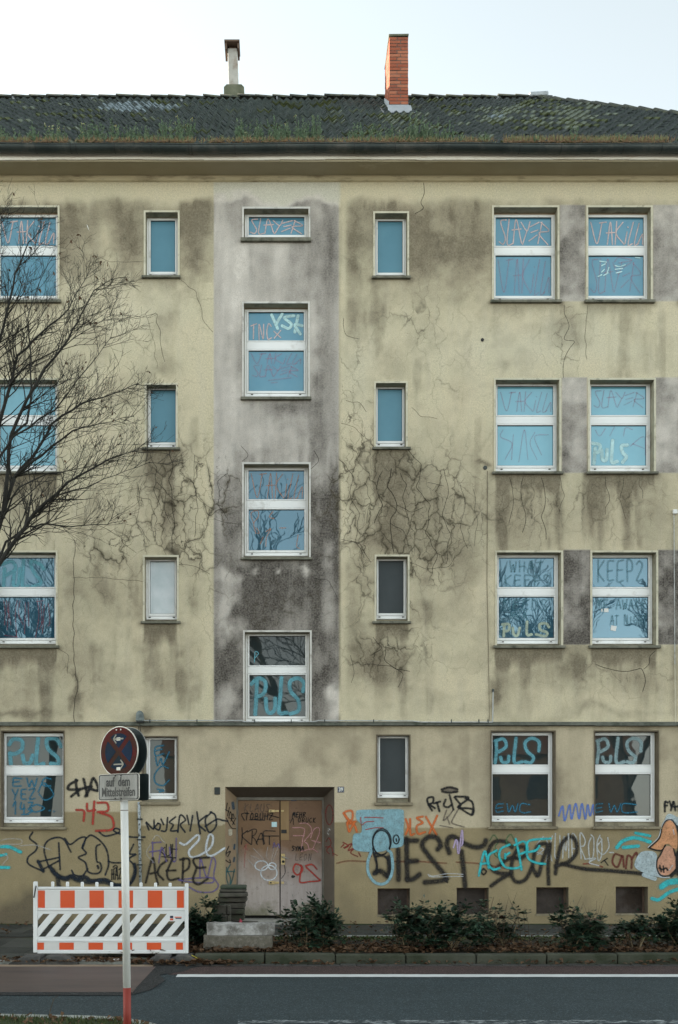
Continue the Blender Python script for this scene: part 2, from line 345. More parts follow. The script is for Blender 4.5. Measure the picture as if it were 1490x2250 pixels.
M['grass'] = leaf_material('gutter_grass', [(.12,.16,.06),(.17,.21,.09),(.25,.24,.11),(.32,.26,.15),(.13,.19,.10)], .7)
M['weed'] = leaf_material('gutter_weed', [(.14,.22,.14),(.19,.29,.18),(.25,.34,.24),(.30,.35,.24)], .7)
M['dry_mat'] = leaf_material('dry_grass', [(.17,.10,.055),(.24,.15,.085),(.30,.21,.13),(.13,.085,.045)], .9)
M['dead_leaf'] = leaf_material('dead_leaf', [(.06,.032,.017),(.10,.052,.026),(.16,.09,.045),(.04,.022,.014),(.22,.135,.075)], .75)
M['flower'] = leaf_material('yellow_flower', [(.45,.38,.05),(.55,.5,.2),(.6,.6,.5)], .8)
M['turf'] = leaf_material('verge_grass', [(.03,.05,.018),(.05,.08,.025),(.08,.10,.03),(.10,.09,.045)], .8)
M['stem'] = simple('shrub_stem', (.045,.032,.02), (.09,.065,.042), .9, 20, 0)
M['stem_pale'] = simple('pale_stem', (.20,.15,.09), (.28,.22,.14), .9, 20, 0)
M['bark'] = simple('dark_bark', (.018,.017,.015), (.036,.034,.029), .92, 12, .003, 60)
M['bark_far'] = simple('far_tree_bark', (.018,.016,.014), (.035,.03,.025), .92, 12, .003, 60)  # dark bark of the trees across the street
M['plastic'] = simple('white_barrier_plastic', (.68,.69,.70), (.76,.77,.77), .4, 3, 0, dirt=(.45,.45,.42), dscale=5, dlo=.6, dhi=.85)
M['foil_white'] = simple('white_reflective_foil', (.60,.59,.58), (.70,.69,.68), .3, 2, .001, 6)
M['foil_red'] = simple('orange_red_reflective_foil', (.60,.070,.018), (.70,.10,.028), .3, 1.5, .001, 6)
M['rubber'] = simple('recycled_rubber', (.045,.045,.045), (.085,.083,.08), .9, 14, .004, 50, dirt=(.12,.11,.095), dscale=5)
M['yellow'] = simple('yellow_foil', (.65,.52,.05), (.7,.58,.08), .5, 5, 0)
M['post'] = simple('white_post_paint', (.62,.62,.60), (.72,.72,.70), .5, 5, .001, 20, dirt=(.38,.36,.31), dscale=6, dlo=.56, dhi=.75, stretch=(1,1,.4))
M['post_red'] = simple('red_post_paint', (.20,.025,.017), (.27,.037,.024), .6, 6, .001, 20)
M['sign_red'] = simple('faded_sign_red', (.045,.006,.005), (.11,.007,.008), .65, 7, 0, spec=.12, dirt=(.040,.016,.009), dscale=4, dlo=.40, dhi=.6)
M['sign_blue'] = simple('faded_sign_blue', (.003,.012,.026), (.003,.020,.060), .65, 6, 0, spec=.12, dirt=(.005,.017,.024), dscale=4)
M['sign_grey'] = simple('dirty_sign_white', (.20,.195,.18), (.34,.335,.32), .55, 11, 0, dirt=(.085,.08,.066), dscale=6, dlo=.48, dhi=.7, stretch=(1,1,.35))
M['sign_arrow'] = simple('sign_arrow_white', (.17,.165,.14), (.25,.24,.20), .5, 8, 0)
M['alu'] = simple('grey_aluminium', (.32,.31,.29), (.42,.41,.38), .45, 6, 0, metal=.7)
M['sign_back'] = simple('dark_sign_back', (.008,.018,.020), (.014,.028,.030), .5, 4, 0)
M['paver'] = simple('paver_concrete', (.050,.045,.036), (.085,.078,.064), .95, 11, .006, 40, dirt=(.05,.06,.035), dscale=6)
M['paver_green'] = simple('mossy_paver', (.035,.048,.034), (.06,.072,.05), .95, 11, .006, 40)
M['block_white'] = simple('lime_stained_block', (.13,.12,.105), (.22,.21,.195), .95, 12, .006, 45, dirt=(.46,.45,.44), dscale=5, dlo=.44, dhi=.60)
M['block_tan'] = simple('exposed_concrete_block', (.10,.09,.072), (.17,.155,.125), .95, 18, .008, 45, dirt=(.24,.22,.19), dscale=16)
M['far_wall'] = simple('sunlit_render', (.13,.095,.06), (.17,.125,.085), .9, 1, 0)
M['far_dark'] = simple('far_window_dark', (.03,.035,.04), (.04,.045,.05), .4, 1, 0)
M['roof_far'] = simple('far_roof', (.12,.07,.05), (.16,.09,.06), .9, 3, 0)

# ---------------------------------------------------------------- the apartment building
B = empty('apartment_building', (0,0,0), 'weathered three-storey apartment block with cracked olive plaster, sooty central strip and graffiti at street level', 'building')
XL, XR = -9.0, 10.3        # stretch of facade modelled in detail
Z_WALLTOP = W(0, 392).z
REV = .14                  # depth of window reveals

# rim: outer edge of the plaster surround; glass: list of pane rectangles; sill: x0, x1, y0, y1 (all read off the photograph, facade plane)
WIN = []
def win(rim, glass, sill, pane, style='up', grp=''):
    WIN.append(dict(rim=rim, glass=glass, sill=sill, pane=pane, style=style)); return len(WIN)-1
def pair(x0, x1, g0, g1, top, ga, gb, sill, panes, style='up'):
    return win((x0, top, x1, sill[0]), [(g0, ga[0], g1, ga[1]), (g0, gb[0], g1, gb[1])], (x0-4, x1+4, *sill), panes, style)
r1 = dict(top=452, ga=(477,540), gb=(561,650), sill=(660,667))
r2 = dict(top=831, ga=(848,912), gb=(934,1023), sill=(1037,1043))
r3 = dict(top=1210, ga=(1225,1290), gb=(1311,1402), sill=(1418,1425))
W_A1 = pair(1081,1229,1089,1212, panes='BB', **r1); W_B1 = pair(1288,1434,1293,1415, panes='BB', **r1)
W_A2 = pair(1085,1233,1093,1216, panes='PP', **r2); W_B2 = pair(1292,1441,1299,1420.5, panes='PP', **r2)
W_A3 = pair(1088,1237,1096,1218, panes='CC', **r3); W_B3 = pair(1297,1446,1302,1425, panes='CC', **r3)
W_C1 = pair(1496,1644,1499,1621, panes='BB', **r1); W_C2 = pair(1500,1648,1503,1626, panes='PP', **r2); W_C3 = pair(1506,1654,1509,1631, panes='CC', **r3)
W_L1 = pair(-14,131,1,123, panes='BB', **r1); W_L2 = pair(-15,130,0,122, panes='PP', **r2); W_L3 = pair(-17,127,-2,120, panes='CC', **r3)
W_K1 = pair(-222,-74,-208,-86, panes='BB', **r1); W_K2 = pair(-223,-75,-209,-87, panes='PP', **r2); W_K3 = pair(-226,-78,-212,-90, panes='CC', **r3)
W_M1 = win((532,455,682,524), [(546.6,476,669,516)], (529,684,524,533), 'B', 'grey')
W_M2 = win((532,663,681,873), [(546,685,668,748),(546,770,668,859)], (529,684,873,880), 'BB', 'grey')
W_M3 = win((532,1016,683,1225), [(546,1033,668.5,1097),(546,1119,669,1209)], (529,686,1225,1231), 'CC', 'grey')
W_M4 = win((534,1385,685,1586), [(548,1397,671,1462),(548,1483,671.5,1574)], None, 'DD', 'grey')
W_S1 = win((316,463,395,607), [(331,484,385,597)], (312,397,607,613), 'F')
W_S2 = win((318,842,391,984), [(331,856,386,972)], (313,396,984,990), 'F')
W_S3 = win((314,1220,393,1365), [(329.5,1233,383.6,1348.5)], (310,397,1365,1371), 'W')
W_T1 = win((820,465,899,608), [(830,485,885,599)], (817,902,608,614), 'F')
W_T2 = win((822,838,896,983), [(830,854,884,969)], (818,902,983,989), 'F')
W_T3 = win((823,1219,900,1365), [(831.6,1232,887,1347.5)], (818,903,1365,1371), 'G')
W_GL = win((2,1605,142,1817), [(14,1618,138,1682),(14,1704,138,1795)], (-2,147,1817,1823), 'DD', 'ground')
W_GK = win((-224,1605,-82,1817), [(-210,1618,-88,1682),(-210,1704,-88,1795)], (-228,-78,1817,1823), 'DD', 'ground')
W_GS = win((312,1617,392,1761), [(330,1625,384,1743)], (308,396,1761,1769), 'D', 'ground')
W_GT = win((827,1614,902,1763), [(835,1622,891,1740)], (823,907,1763,1770), 'G', 'ground')
W_GA = win((1078,1605,1221,1816), [(1082,1616,1205,1680),(1082,1701,1205,1792.5)], (1072,1225,1816,1822), 'DD', 'ground')
W_GB = win((1305,1605,1448,1816), [(1307,1616,1430,1680),(1307,1701,1430,1792.5)], (1300,1453,1816,1822), 'DD', 'ground')
W_GC = win((1530,1605,1674,1816), [(1532,1616,1656,1680),(1532,1701,1656,1792.5)], (1525,1678,1816,1822), 'DD', 'ground')
CELL = [(830,1952,901,2010),(1003.5,1950.5,1074,2009),(1178.5,1949.5,1249.5,2008),(1353,1948,1424,2007),(1528,1947,1599,2006)]
DOOR_O = (495,1729,735,2022)

def opening(w):
    x0, y0, x1, y1 = w['rim']; e = 4.0
    if w['style'] == 'ground': e = 2.5
    return (x0+e, y0+e, x1-e, y1)
holes = [opening(w) for w in WIN] + CELL + [DOOR_O]

# --- value noise for the maps of dirt and cracks
rng = np.random.RandomState(11)
def vnoise(x, z, seed):
    r = np.random.RandomState(seed); g = r.rand(256, 256)
    xi = np.floor(x).astype(int); zi = np.floor(z).astype(int); fx = x-xi; fz = z-zi
    fx = fx*fx*(3-2*fx); fz = fz*fz*(3-2*fz); a = lambda i, j: g[(xi+i) % 256, (zi+j) % 256]
    return (a(0,0)*(1-fx)+a(1,0)*fx)*(1-fz)+(a(0,1)*(1-fx)+a(1,1)*fx)*fz
def fbm(x, z, s, seed, o=5, rough=.55):
    t = 0; amp = 1; tot = 0
    for i in range(o):
        t = t + amp*vnoise(x*s*2**i+13.7*i, z*s*2**i+7.1*i, seed+i); tot += amp; amp *= rough
    return t/tot
def sstep(a, b, x): t = np.clip((x-a)/(b-a), 0, 1); return t*t*(3-2*t)

def wall_mesh():
    def lines(lo, hi, snaps, fine, f0, f1, coarse):
        s = sorted(set([lo, hi]+[v for v in snaps if lo < v < hi])); out = []
        m = [s[0]]
        for v in s[1:]:
            if v-m[-1] > .004 or v == hi: m.append(v)
        for a, b in zip(m[:-1], m[1:]):
            st = fine if (b > f0 and a < f1) else coarse
            k = max(1, int(math.ceil((b-a)/st)))
            out += [a+(b-a)*i/k for i in range(k)]
        return np.array(out+[m[-1]])
    hx = []; hz = []; H = []
    for h in holes:
        a = W(h[0], h[3]); b = W(h[2], h[1]); H.append((a.x, b.x, a.z, b.z)); hx += [a.x, b.x]; hz += [a.z, b.z]
    xs = lines(XL, XR, hx, .03, W(-5,0).x, W(1495,0).x, .12)
    zs = lines(-.1, Z_WALLTOP, hz, .03, -.1, 20, .03)
    # merge slivers: snap hole edges to the nearest grid line
    sn = lambda arr, v: int(np.argmin(abs(arr-v)))
    nx, nz = len(xs), len(zs)
    keep = np.ones((nx-1, nz-1), bool)
    for a, b, c, d in H: keep[sn(xs,a):sn(xs,b), sn(zs,c):sn(zs,d)] = False
    X, Z = np.meshgrid(xs, zs, indexing='ij')
    co = np.zeros((nx*nz, 3), np.float32); co[:,0] = X.ravel(); co[:,2] = Z.ravel()
    idx = np.arange(nx*nz).reshape(nx, nz)
    q = np.stack([idx[:-1,:-1], idx[1:,:-1], idx[1:,1:], idx[:-1,1:]], -1)[keep]
    me = bpy.data.meshes.new('wall'); n = len(q)
    me.vertices.add(nx*nz); me.vertices.foreach_set('co', co.ravel())
    me.loops.add(n*4); me.loops.foreach_set('vertex_index', q.astype(np.int32).ravel())
    me.polygons.add(n); me.polygons.foreach_set('loop_start', np.arange(0, n*4, 4, dtype=np.int32))
    me.update(calc_edges=True)
    # ---- maps in photograph coordinates
    x = co[:,0]; z = co[:,2]
    px = x*FOC/DIST+VX; py = VY-(z-EYE)*FOC/DIST
    n1 = fbm(x+50, z+50, 1.3, 1); n2 = fbm(x+50, z+50, 5, 21); n3 = fbm((x+50)*4, (z+50)*.6, 1.2, 31); n4 = fbm(x+50, z+50, .55, 41)
    wx = px+60*(n1-.5)+26*(n2-.5); wy = py+80*(fbm(x+80, z+20, 1.7, 51)-.5)+34*(n2-.5)
    up = py < 1590
    grime = np.zeros_like(x); crack = np.full_like(x, .16)
    grey = ((px > 470) & (px < 743.5+3*(py > 1000)) & up).astype(float)
    tops = [(452,661),(831,1038),(1210,1418)]
    for (a, b), o in zip(tops, (0, 4, 9)):
        for (u, v) in ((1229, 1288), (1434, 1496), (-74, -14), (1645, 1800)):
            grey = np.maximum(grey, ((px > u+o) & (px < v+o) & (py > a) & (py < b)).astype(float))
    def blob(cx, cy, rx, ry, s, mode='add', p=4):
        nonlocal grime
        d = (abs((wx-cx)/rx)**p+abs((wy-cy)/ry)**p)
        grime = np.maximum(grime, s*np.exp(-d))
    def soft(cx, cy, rx, ry, s):
        nonlocal grime
        d = ((wx-cx)/rx)**2+((wy-cy)/ry)**2
        grime = grime+s*np.exp(-d)
    yel = grey < .5
    # soot band round the top-floor windows
    wyt = py+.30*(wy-py)
    band = sstep(426, 462, wyt)*(1-sstep(560, 650, wy+70*(n3-.5)))
    grime += band*(.27+.5*(n1-.4)+.35*(n3-.5))
    grime += .16*sstep(.5, .72, n4)*up
    grime += (.20*sstep(.42, .66, fbm(x+30, z+60, 2.6, 91))*(.4+.6*sstep(1180, 1290, py)*(1-sstep(1540, 1590, py))+.5*(py < 900)))*up
    grime += .34*sstep(.50, .74, n3)*sstep(.42, .6, n1)*up
    for c in [(150,500,50,80,.35),(215,480,70,45,.30),(285,520,45,90,.42),(420,520,32,90,.45),(430,460,40,20,.3),(780,500,45,100,.45),(925,520,45,110,.42),(960,560,80,90,.25),
              (1040,520,50,110,.42),(860,640,60,40,.25),(1010,600,60,60,.3),(790,690,40,60,.3),(920,720,60,50,.25),(1245,730,45,45,.38),(860,815,45,35,.35),
              (350,725,40,45,.30),(355,815,40,22,.30),(290,540,30,30,.2),
              (160,590,40,40,.25),(60,790,90,35,.40),(70,1090,80,55,.32),(360,1040,45,60,.55),(380,1160,40,60,.45),(340,1010,60,30,.4),(430,1310,25,35,.40),
              (220,1320,60,70,.30),(150,1290,25,70,.30),(130,1500,150,60,.28),(360,1470,60,60,.25),(420,1440,40,70,.25),(50,1575,90,12,.55),(300,1575,60,12,.25),
              (860,1050,60,60,.62),(880,1120,50,80,.42),(960,1120,90,110,.38),(850,1190,55,40,.62),(780,1110,30,90,.38),(980,1220,70,50,.40),(800,1240,35,60,.32),(770,1380,25,80,.35),
              (930,1300,40,60,.24),(840,1430,50,60,.55),(860,1490,60,40,.42),(790,1470,40,70,.32),(970,1380,90,60,.18),(1030,1280,40,50,.18),
              (1150,1100,80,55,.40),(1340,1080,90,70,.40),(1440,1110,60,80,.34),(1220,1180,90,50,.28),(1130,1180,60,60,.3),(1160,1480,110,40,.28),(1260,1470,30,50,.45),(1360,1450,90,60,.38),(1420,1500,50,40,.40),
              (1300,1570,220,12,.28),(1080,1545,9,50,.6),(1072,1520,7,30,.5),(165,1540,7,40,.7),(308,1566,16,16,1.0),(1066,1028,10,10,.9),(1480,1400,20,120,.15)]:
        soft(*[c[0], c[1], c[2], c[3], c[4]*1.1])
    # under the sills
    for w in WIN:
        if w['sill'] is None or w['style'] == 'ground': continue
        s0, s1, t0, t1 = w['sill']; small = s1-s0 < 100
        first = t1 < 700
        st, ln = (.45, 26) if first else (1.0, 46)
        if w['style'] == 'grey': st, ln = .55, 45
        e = sstep(s0+1, s0+9, px+10*(n2-.5))*(1-sstep(s1-10, s1-2, px+10*(n2-.5)))
        run = (py-t1)/(ln*(.55+.95*n3))
        grime = np.maximum(grime, np.where(py > t1, st*e*np.exp(-np.clip(run, 0, 9)**3), 0))
        run = (py-t1)/(130*(.3+1.5*n3))
        grime += np.where(py > t1, (.10 if first else .32)*e*np.exp(-np.clip(run, 0, 9)**2)*sstep(.4,.6,n3), 0)
        grime += .35*np.exp(-((px-s0)/7)**2-((py-t1)/9)**2)+.35*np.exp(-((px-s1)/7)**2-((py-t1)/9)**2)
    # sides and tops of openings, very close
    for w in WIN:
        x0, y0, x1, y1 = w['rim']
        if w['style'] == 'ground': 
            grime += .30*np.exp(-np.clip(np.maximum(np.maximum(x0-px, px-x1), np.maximum(y0-py, py-y1-6)), 0, 99)/11)*(n1+.3)
        else:
            grime += .22*np.exp(-np.clip(np.maximum(np.maximum(x0-px, px-x1), np.maximum(y0-py, py-y1)), 0, 99)/13)*(n1*1.6)*(y0 < 700)
    # central strip
    gg = np.zeros_like(x)
    gg += .50*sstep(438, 455, wy)*(1-sstep(600, 680, wy))
    gg += .34*sstep(600, 680, wy)*(1-sstep(860, 900, wy))
    gg += .30*sstep(860, 900, wy)*(1-sstep(980, 1040, wy))
    gg += .30*sstep(965, 1050, wy+70*(n3-.5))+.60*sstep(985, 1120, wy+110*(n3-.5))
    for c in [(715,790,26,110,.45),(720,500,40,60,.15),(500,560,28,110,-.18),(610,600,60,40,-.12),(500,830,30,60,-.14),(600,940,90,38,-.22),(640,895,60,18,.35),(700,960,35,45,.15),
              (540,1260,60,30,.25),(700,1130,34,110,.30),(600,1300,90,50,.25),(712,1450,26,60,.35),(505,1450,24,50,.3),(505,1060,26,60,-.25),(500,1340,34,70,-.95),(520,1290,20,40,-.35),(720,1330,22,60,-.25),(500,1545,32,45,-.75),(505,1130,30,40,-.18),(735,1560,16,40,-1.1),(730,1455,16,30,-.38),(495,1265,30,14,-.6),
              (560,1245,10,8,-.7),(612,1247,9,10,-.8),(665,1246,10,8,-.7),(715,1215,12,22,-.35),(505,1200,25,50,-.12),(500,1430,24,40,.1),(715,1500,26,60,.2),(590,1320,70,50,.10)]:
        gg += c[4]*np.exp(-((wx-c[0])/c[2])**2-((wy-c[1])/c[3])**2)
    gg += .85*(n1-.5)+.8*(n3-.5)+.3*(n2-.5)
    strip = (px > 470) & (px < 747) & up
    pier = (grey > .5) & ~strip
    under = grime.copy()
    grime = np.where(strip, np.clip(gg, .05, 1.15), grime)
    pd = .42+1.1*(n1-.45)+.8*(n2-.5)+.5*(n3-.5)+.22*(py > 1200)-.22*sstep(640, 660, py)*(py < 700)-.20*(py>830)*(py < 1040)
    grime = np.where(pier, np.clip(pd+.15, .12, 1), grime)
    # clean strips: below cornice, beside the central strip
    cl = (1-sstep(424, 446, wyt))*up
    grime *= 1-.95*cl
    grime *= 1-.75*np.exp(-((px-459)/9)**2)*up*(py > 620)
    grime *= 1-.65*np.exp(-((px-755)/8)**2)*up
    # ground floor: light general soiling
    gf = ~up
    grime = np.where(gf, grime*.8+.38*sstep(.42, .70, n1)+.18*sstep(.45,.7,n3)+.28*np.exp(-np.clip(py-1594, 0, 99)/9), grime)
    grime = np.where(gf, grime+.75*sstep(1975, 2040, wy)*(px < 440)+.9*np.exp(-((px-30)/70)**2)*sstep(1930, 1990, wy)+.18*sstep(1960,2030,wy), grime)
    # cracks
    for c in [(350,1100,90,130,.9),(430,1080,60,120,.7),(880,1080,110,110,1.1),(960,1150,110,110,.9),(800,1100,60,120,.8),(860,1280,150,100,.55),(820,1450,70,60,.75),(900,1420,70,60,.5),(1160,1110,80,70,.7),
              (1360,1090,100,80,.6),(1340,1500,110,60,.5),(1240,730,40,80,.7),(220,600,70,60,.35),(300,760,50,60,.4),(250,1230,80,60,.6),(200,1190,70,60,.5),(780,900,40,150,.6),(920,700,80,80,.55),(970,860,40,60,.3),
              (420,1240,50,60,.7),(500,1100,40,90,.9),(710,1100,40,90,.45),(500,1330,40,90,.4),(610,1350,90,90,.5),(420,620,50,80,.3),(270,520,50,60,.35),(710,780,35,60,.5),(1000,520,60,60,.25),(60,1100,70,70,.4),(140,1480,90,60,.35)]:
        crack += c[4]*np.exp(-((px-c[0])/c[2])**2-((py-c[1])/c[3])**2)
    crack = np.where(gf, .0, crack); crack = np.where(cl > .5, .04, crack); crack = np.where(pier, crack*.4, crack); crack = np.where((py > 1500) & up, crack*.5, crack)
    crack = np.where(strip & (py < 1000), crack*.45, crack)
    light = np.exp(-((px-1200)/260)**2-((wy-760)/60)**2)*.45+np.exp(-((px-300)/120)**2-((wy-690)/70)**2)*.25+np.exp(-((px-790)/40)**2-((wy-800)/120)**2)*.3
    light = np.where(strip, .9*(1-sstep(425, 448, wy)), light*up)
    ol = np.where(px < 310, 1785, np.where(px < 500, 1812, np.where(px < 890, 1805, 1820)))
    olive = (gf & (py > ol+2*(n2-.5))).astype(float)*.95
    beige = gf.astype(float)
    def attr(name, r, g, b):
        a = me.attributes.new(name, 'FLOAT_COLOR', 'POINT'); c = np.ones((len(x), 4), np.float32)
        c[:,0] = np.clip(r, 0, 1); c[:,1] = np.clip(g, 0, 1); c[:,2] = np.clip(b, 0, 1); a.data.foreach_set('color', c.ravel())
    attr('mask', grime, crack, grey); attr('mask2', light, olive, beige)
    me.materials.append(M['wall']); me.validate(); return me
wall = link_mesh('wall', wall_mesh(), B)
mb = MB(); zt = Z_WALLTOP; X_END = 9.98
mb.box(-30, XL, 0, .3, -.1, zt); mb.box(-30, -29.7, .3, 9.4, -.1, zt); mb.box(-29.7, X_END+.3, 9.1, 9.4, -.1, zt); mb.box(XR, XR+.02, 0, 9.1, -.1, zt)
mb.build('outer_wall', M['wall'], B)
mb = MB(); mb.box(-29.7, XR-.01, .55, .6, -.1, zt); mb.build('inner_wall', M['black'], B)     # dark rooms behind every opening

# --- windows
PM = {'B':'pane_blue','P':'pane_bluepale','F':'pane_frost','C':'pane_clear','D':'pane_dark','G':'pane_grey','W':'pane_white'}
pane_objs = {}
for wi, w in enumerate(WIN):
    root = bpy.data.objects.new('window', None)
    x0, y0, x1, y1 = w['rim']; c = W((x0+x1)/2, y1); root.location = (0,0,0); COL.objects.link(root); root.parent = B
    o = opening(w); a = W(o[0], o[3]); b = W(o[2], o[1]); ox0, ox1, oz0, oz1 = a.x, b.x, a.z, b.z
    sty = w['style']
    # surround: narrow raised plaster border round the opening
    r0 = W(x0, y1); r1_ = W(x1, y0); p = -.012
    mb = MB(); top = r1_.z
    mb.box(r0.x, ox0, p, .004, oz0, top); mb.box(ox1, r1_.x, p, .004, oz0, top); mb.box(ox0, ox1, p, .004, oz1, top)
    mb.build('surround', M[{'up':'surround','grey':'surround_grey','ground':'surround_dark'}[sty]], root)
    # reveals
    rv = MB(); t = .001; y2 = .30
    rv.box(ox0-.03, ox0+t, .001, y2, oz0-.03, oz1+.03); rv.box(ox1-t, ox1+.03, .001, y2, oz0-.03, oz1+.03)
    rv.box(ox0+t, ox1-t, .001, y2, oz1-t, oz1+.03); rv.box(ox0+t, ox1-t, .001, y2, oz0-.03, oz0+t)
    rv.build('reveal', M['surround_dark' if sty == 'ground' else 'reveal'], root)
    # frame at REV: outer size from the glass rectangles
    yf = REV if sty != 'ground' else .10
    gs = []
    for g in w['glass']:
        ga = W(g[0], g[3], yf); gb = W(g[2], g[1], yf); gs.append((ga.x, gb.x, ga.z, gb.z))
    gx0, gx1 = gs[0][0], gs[0][1]; bw = .068
    fx0, fx1 = max(gx0-bw, ox0+.002), min(gx1+bw, ox1-.002)
    fz1 = gs[0][3]+.05; fz0 = max(gs[-1][2]-.105, oz0+.002)
    fr = MB()
    fr.box(fx0, gx0-.028, yf+.012, yf+.07, fz0, fz1); fr.box(gx1+.028, fx1, yf+.012, yf+.07, fz0, fz1)
    fr.box(gx0-.028, gx1+.028, yf+.012, yf+.07, gs[0][3]+.022, fz1); fr.box(gx0-.028, gx1+.028, yf+.012, yf+.07, fz0, gs[-1][2]-.040)
    if len(gs) == 2: fr.box(gx0-.028, gx1+.028, yf+.004, yf+.07, gs[1][3]+.024, gs[0][2]-.024)
    fr.build('frame', M['pvc'], root, bevel=.004)
    for k, g in enumerate(gs):
        s = MB(); e = .026; bz = .038 if k == len(gs)-1 else .022
        s.box(g[0]-e, g[0], yf, yf+.05, g[2]-bz, g[3]+.02); s.box(g[1], g[1]+e, yf, yf+.05, g[2]-bz, g[3]+.02)
        s.box(g[0], g[1], yf, yf+.05, g[3], g[3]+.02); s.box(g[0], g[1], yf, yf+.05, g[2]-bz, g[2])
        s.build('sash', M['pvc'], root, bevel=.003)
        q = MB(); u = .006
        q.box(g[0], g[0]+u, yf+.012, yf+.03, g[2], g[3]); q.box(g[1]-u, g[1], yf+.012, yf+.03, g[2], g[3])
        q.box(g[0]+u, g[1]-u, yf+.012, yf+.03, g[3]-u*1.5, g[3]); q.box(g[0]+u, g[1]-u, yf+.012, yf+.03, g[2], g[2]+u)
        q.build('gasket', M['gasket'], root)
        pn = MB(); pn.box(g[0]-.008, g[1]+.008, yf+.024, yf+.036, g[2]-.008, g[3]+.008)
        po = pn.build('pane', M[PM[w['pane'][k]]], root); pane_objs[(wi, k)] = (root, yf+.022)
    # drip rail with two weep caps, and shutter box above the frame
    dr = MB(); dr.box(fx0+.01, fx1-.01, yf-.012, yf+.012, fz0+.004, fz0+.03)
    dr.build('drip_rail', M['pvc'], root, bevel=.003)
    wc = MB()
    for fx in (.12, .88):
        cx = fx0+(fx1-fx0)*fx; wc.box(cx-.018, cx+.018, yf-.018, yf-.012, fz0+.034, fz0+.046)
        wc.box(cx-.014, cx+.014, yf-.016, yf+.012, fz0+.036, fz0+.044)
    wc.build('weep_cap', M['black'], root)
    if oz1-fz1 > .01:
        sb = MB(); sb.box(ox0+.002, ox1-.002, yf+.02, yf+.09, fz1+.001, oz1-.002)
        sb.build('shutter_box', M['shutter_box' if sty != 'ground' else 'surround_dark'], root)
    fl = MB()          # fillers between frame and wall, behind the frame
    if fx0-ox0 > .005: fl.box(ox0+.002, fx0, yf+.02, yf+.08, oz0+.002, fz1)
    if ox1-fx1 > .005: fl.box(fx1, ox1-.002, yf+.02, yf+.08, oz0+.002, fz1)
    if fz0-oz0 > .005: fl.box(fx0, fx1, yf+.02, yf+.08, oz0+.002, fz0)
    if fl.v: fl.build('mortar_joint', M['reveal'], root)
    if w['sill']:
        s0, s1, t0, t1 = w['sill']; sa = W(s0, t1); sbb = W(s1, t0); sm = MB()
        h = sbb.z-sa.z
        vs = [(sa.x,-.055,sa.z),(sbb.x,-.055,sa.z),(sbb.x,yf+.02,sa.z),(sa.x,yf+.02,sa.z),(sa.x,-.055,sbb.z-.006),(sbb.x,-.055,sbb.z-.006),(sbb.x,yf+.02,sbb.z+.02),(sa.x,yf+.02,sbb.z+.02)]
        # outside the opening the sill only projects from the wall
        sm.add([( sa.x,-.055,sa.z),(sbb.x,-.055,sa.z),(sbb.x,-.001,sa.z),(sa.x,-.001,sa.z),(sa.x,-.055,sbb.z-.008),(sbb.x,-.055,sbb.z-.008),(sbb.x,-.001,sbb.z),(sa.x,-.001,sbb.z)],
               [(0,3,2,1),(4,5,6,7),(0,1,5,4),(1,2,6,5),(2,3,7,6),(3,0,4,7)])
        sm.add([(ox0+.003,-.001,sbb.z-.03),(ox1-.003,-.001,sbb.z-.03),(ox1-.003,yf+.012,sbb.z-.03),(ox0+.003,yf+.012,sbb.z-.03),
                (ox0+.003,-.001,sbb.z),(ox1-.003,-.001,sbb.z),(ox1-.003,yf+.012,sbb.z+.012),(ox0+.003,yf+.012,sbb.z+.012)],
               [(0,3,2,1),(4,5,6,7),(0,1,5,4),(1,2,6,5),(2,3,7,6),(3,0,4,7)])
        sm.build('sill', M['sill_beige' if sty == 'ground' else 'sill'], root, bevel=.004)
    w['root'] = root; w['yf'] = yf

# --- cellar hatches
for i, c in enumerate(CELL):
    a = W(c[0], c[3]); b = W(c[2], c[1]); root = bpy.data.objects.new('cellar_hatch', None); COL.objects.link(root); root.parent = B
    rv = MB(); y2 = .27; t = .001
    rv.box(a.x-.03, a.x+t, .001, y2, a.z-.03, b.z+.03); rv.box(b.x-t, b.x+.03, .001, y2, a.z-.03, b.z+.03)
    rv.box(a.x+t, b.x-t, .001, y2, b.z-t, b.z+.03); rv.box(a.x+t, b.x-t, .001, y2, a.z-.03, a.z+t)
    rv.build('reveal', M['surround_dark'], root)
    bd = MB(); bd.box(a.x+.002, b.x-.002, .20, .22, a.z+.002, b.z-.002); bd.build('board', M['vent_board' if i in (0,3) else 'vent_board_pale'], root)
    fr = MB(); u = .03; fr.box(a.x+.002, a.x+u, .17, .199, a.z+.002, b.z-.002); fr.box(b.x-u, b.x-.002, .17, .199, a.z+.002, b.z-.002)
    fr.box(a.x+u, b.x-u, .17, .199, b.z-u, b.z-.002); fr.build('frame', M['rust'], root)
    sl_ = MB(); sl_.box(a.x-.01, b.x+.01, -.012, .0, a.z-.03, a.z); sl_.build('sill', M['sill_beige'], root)

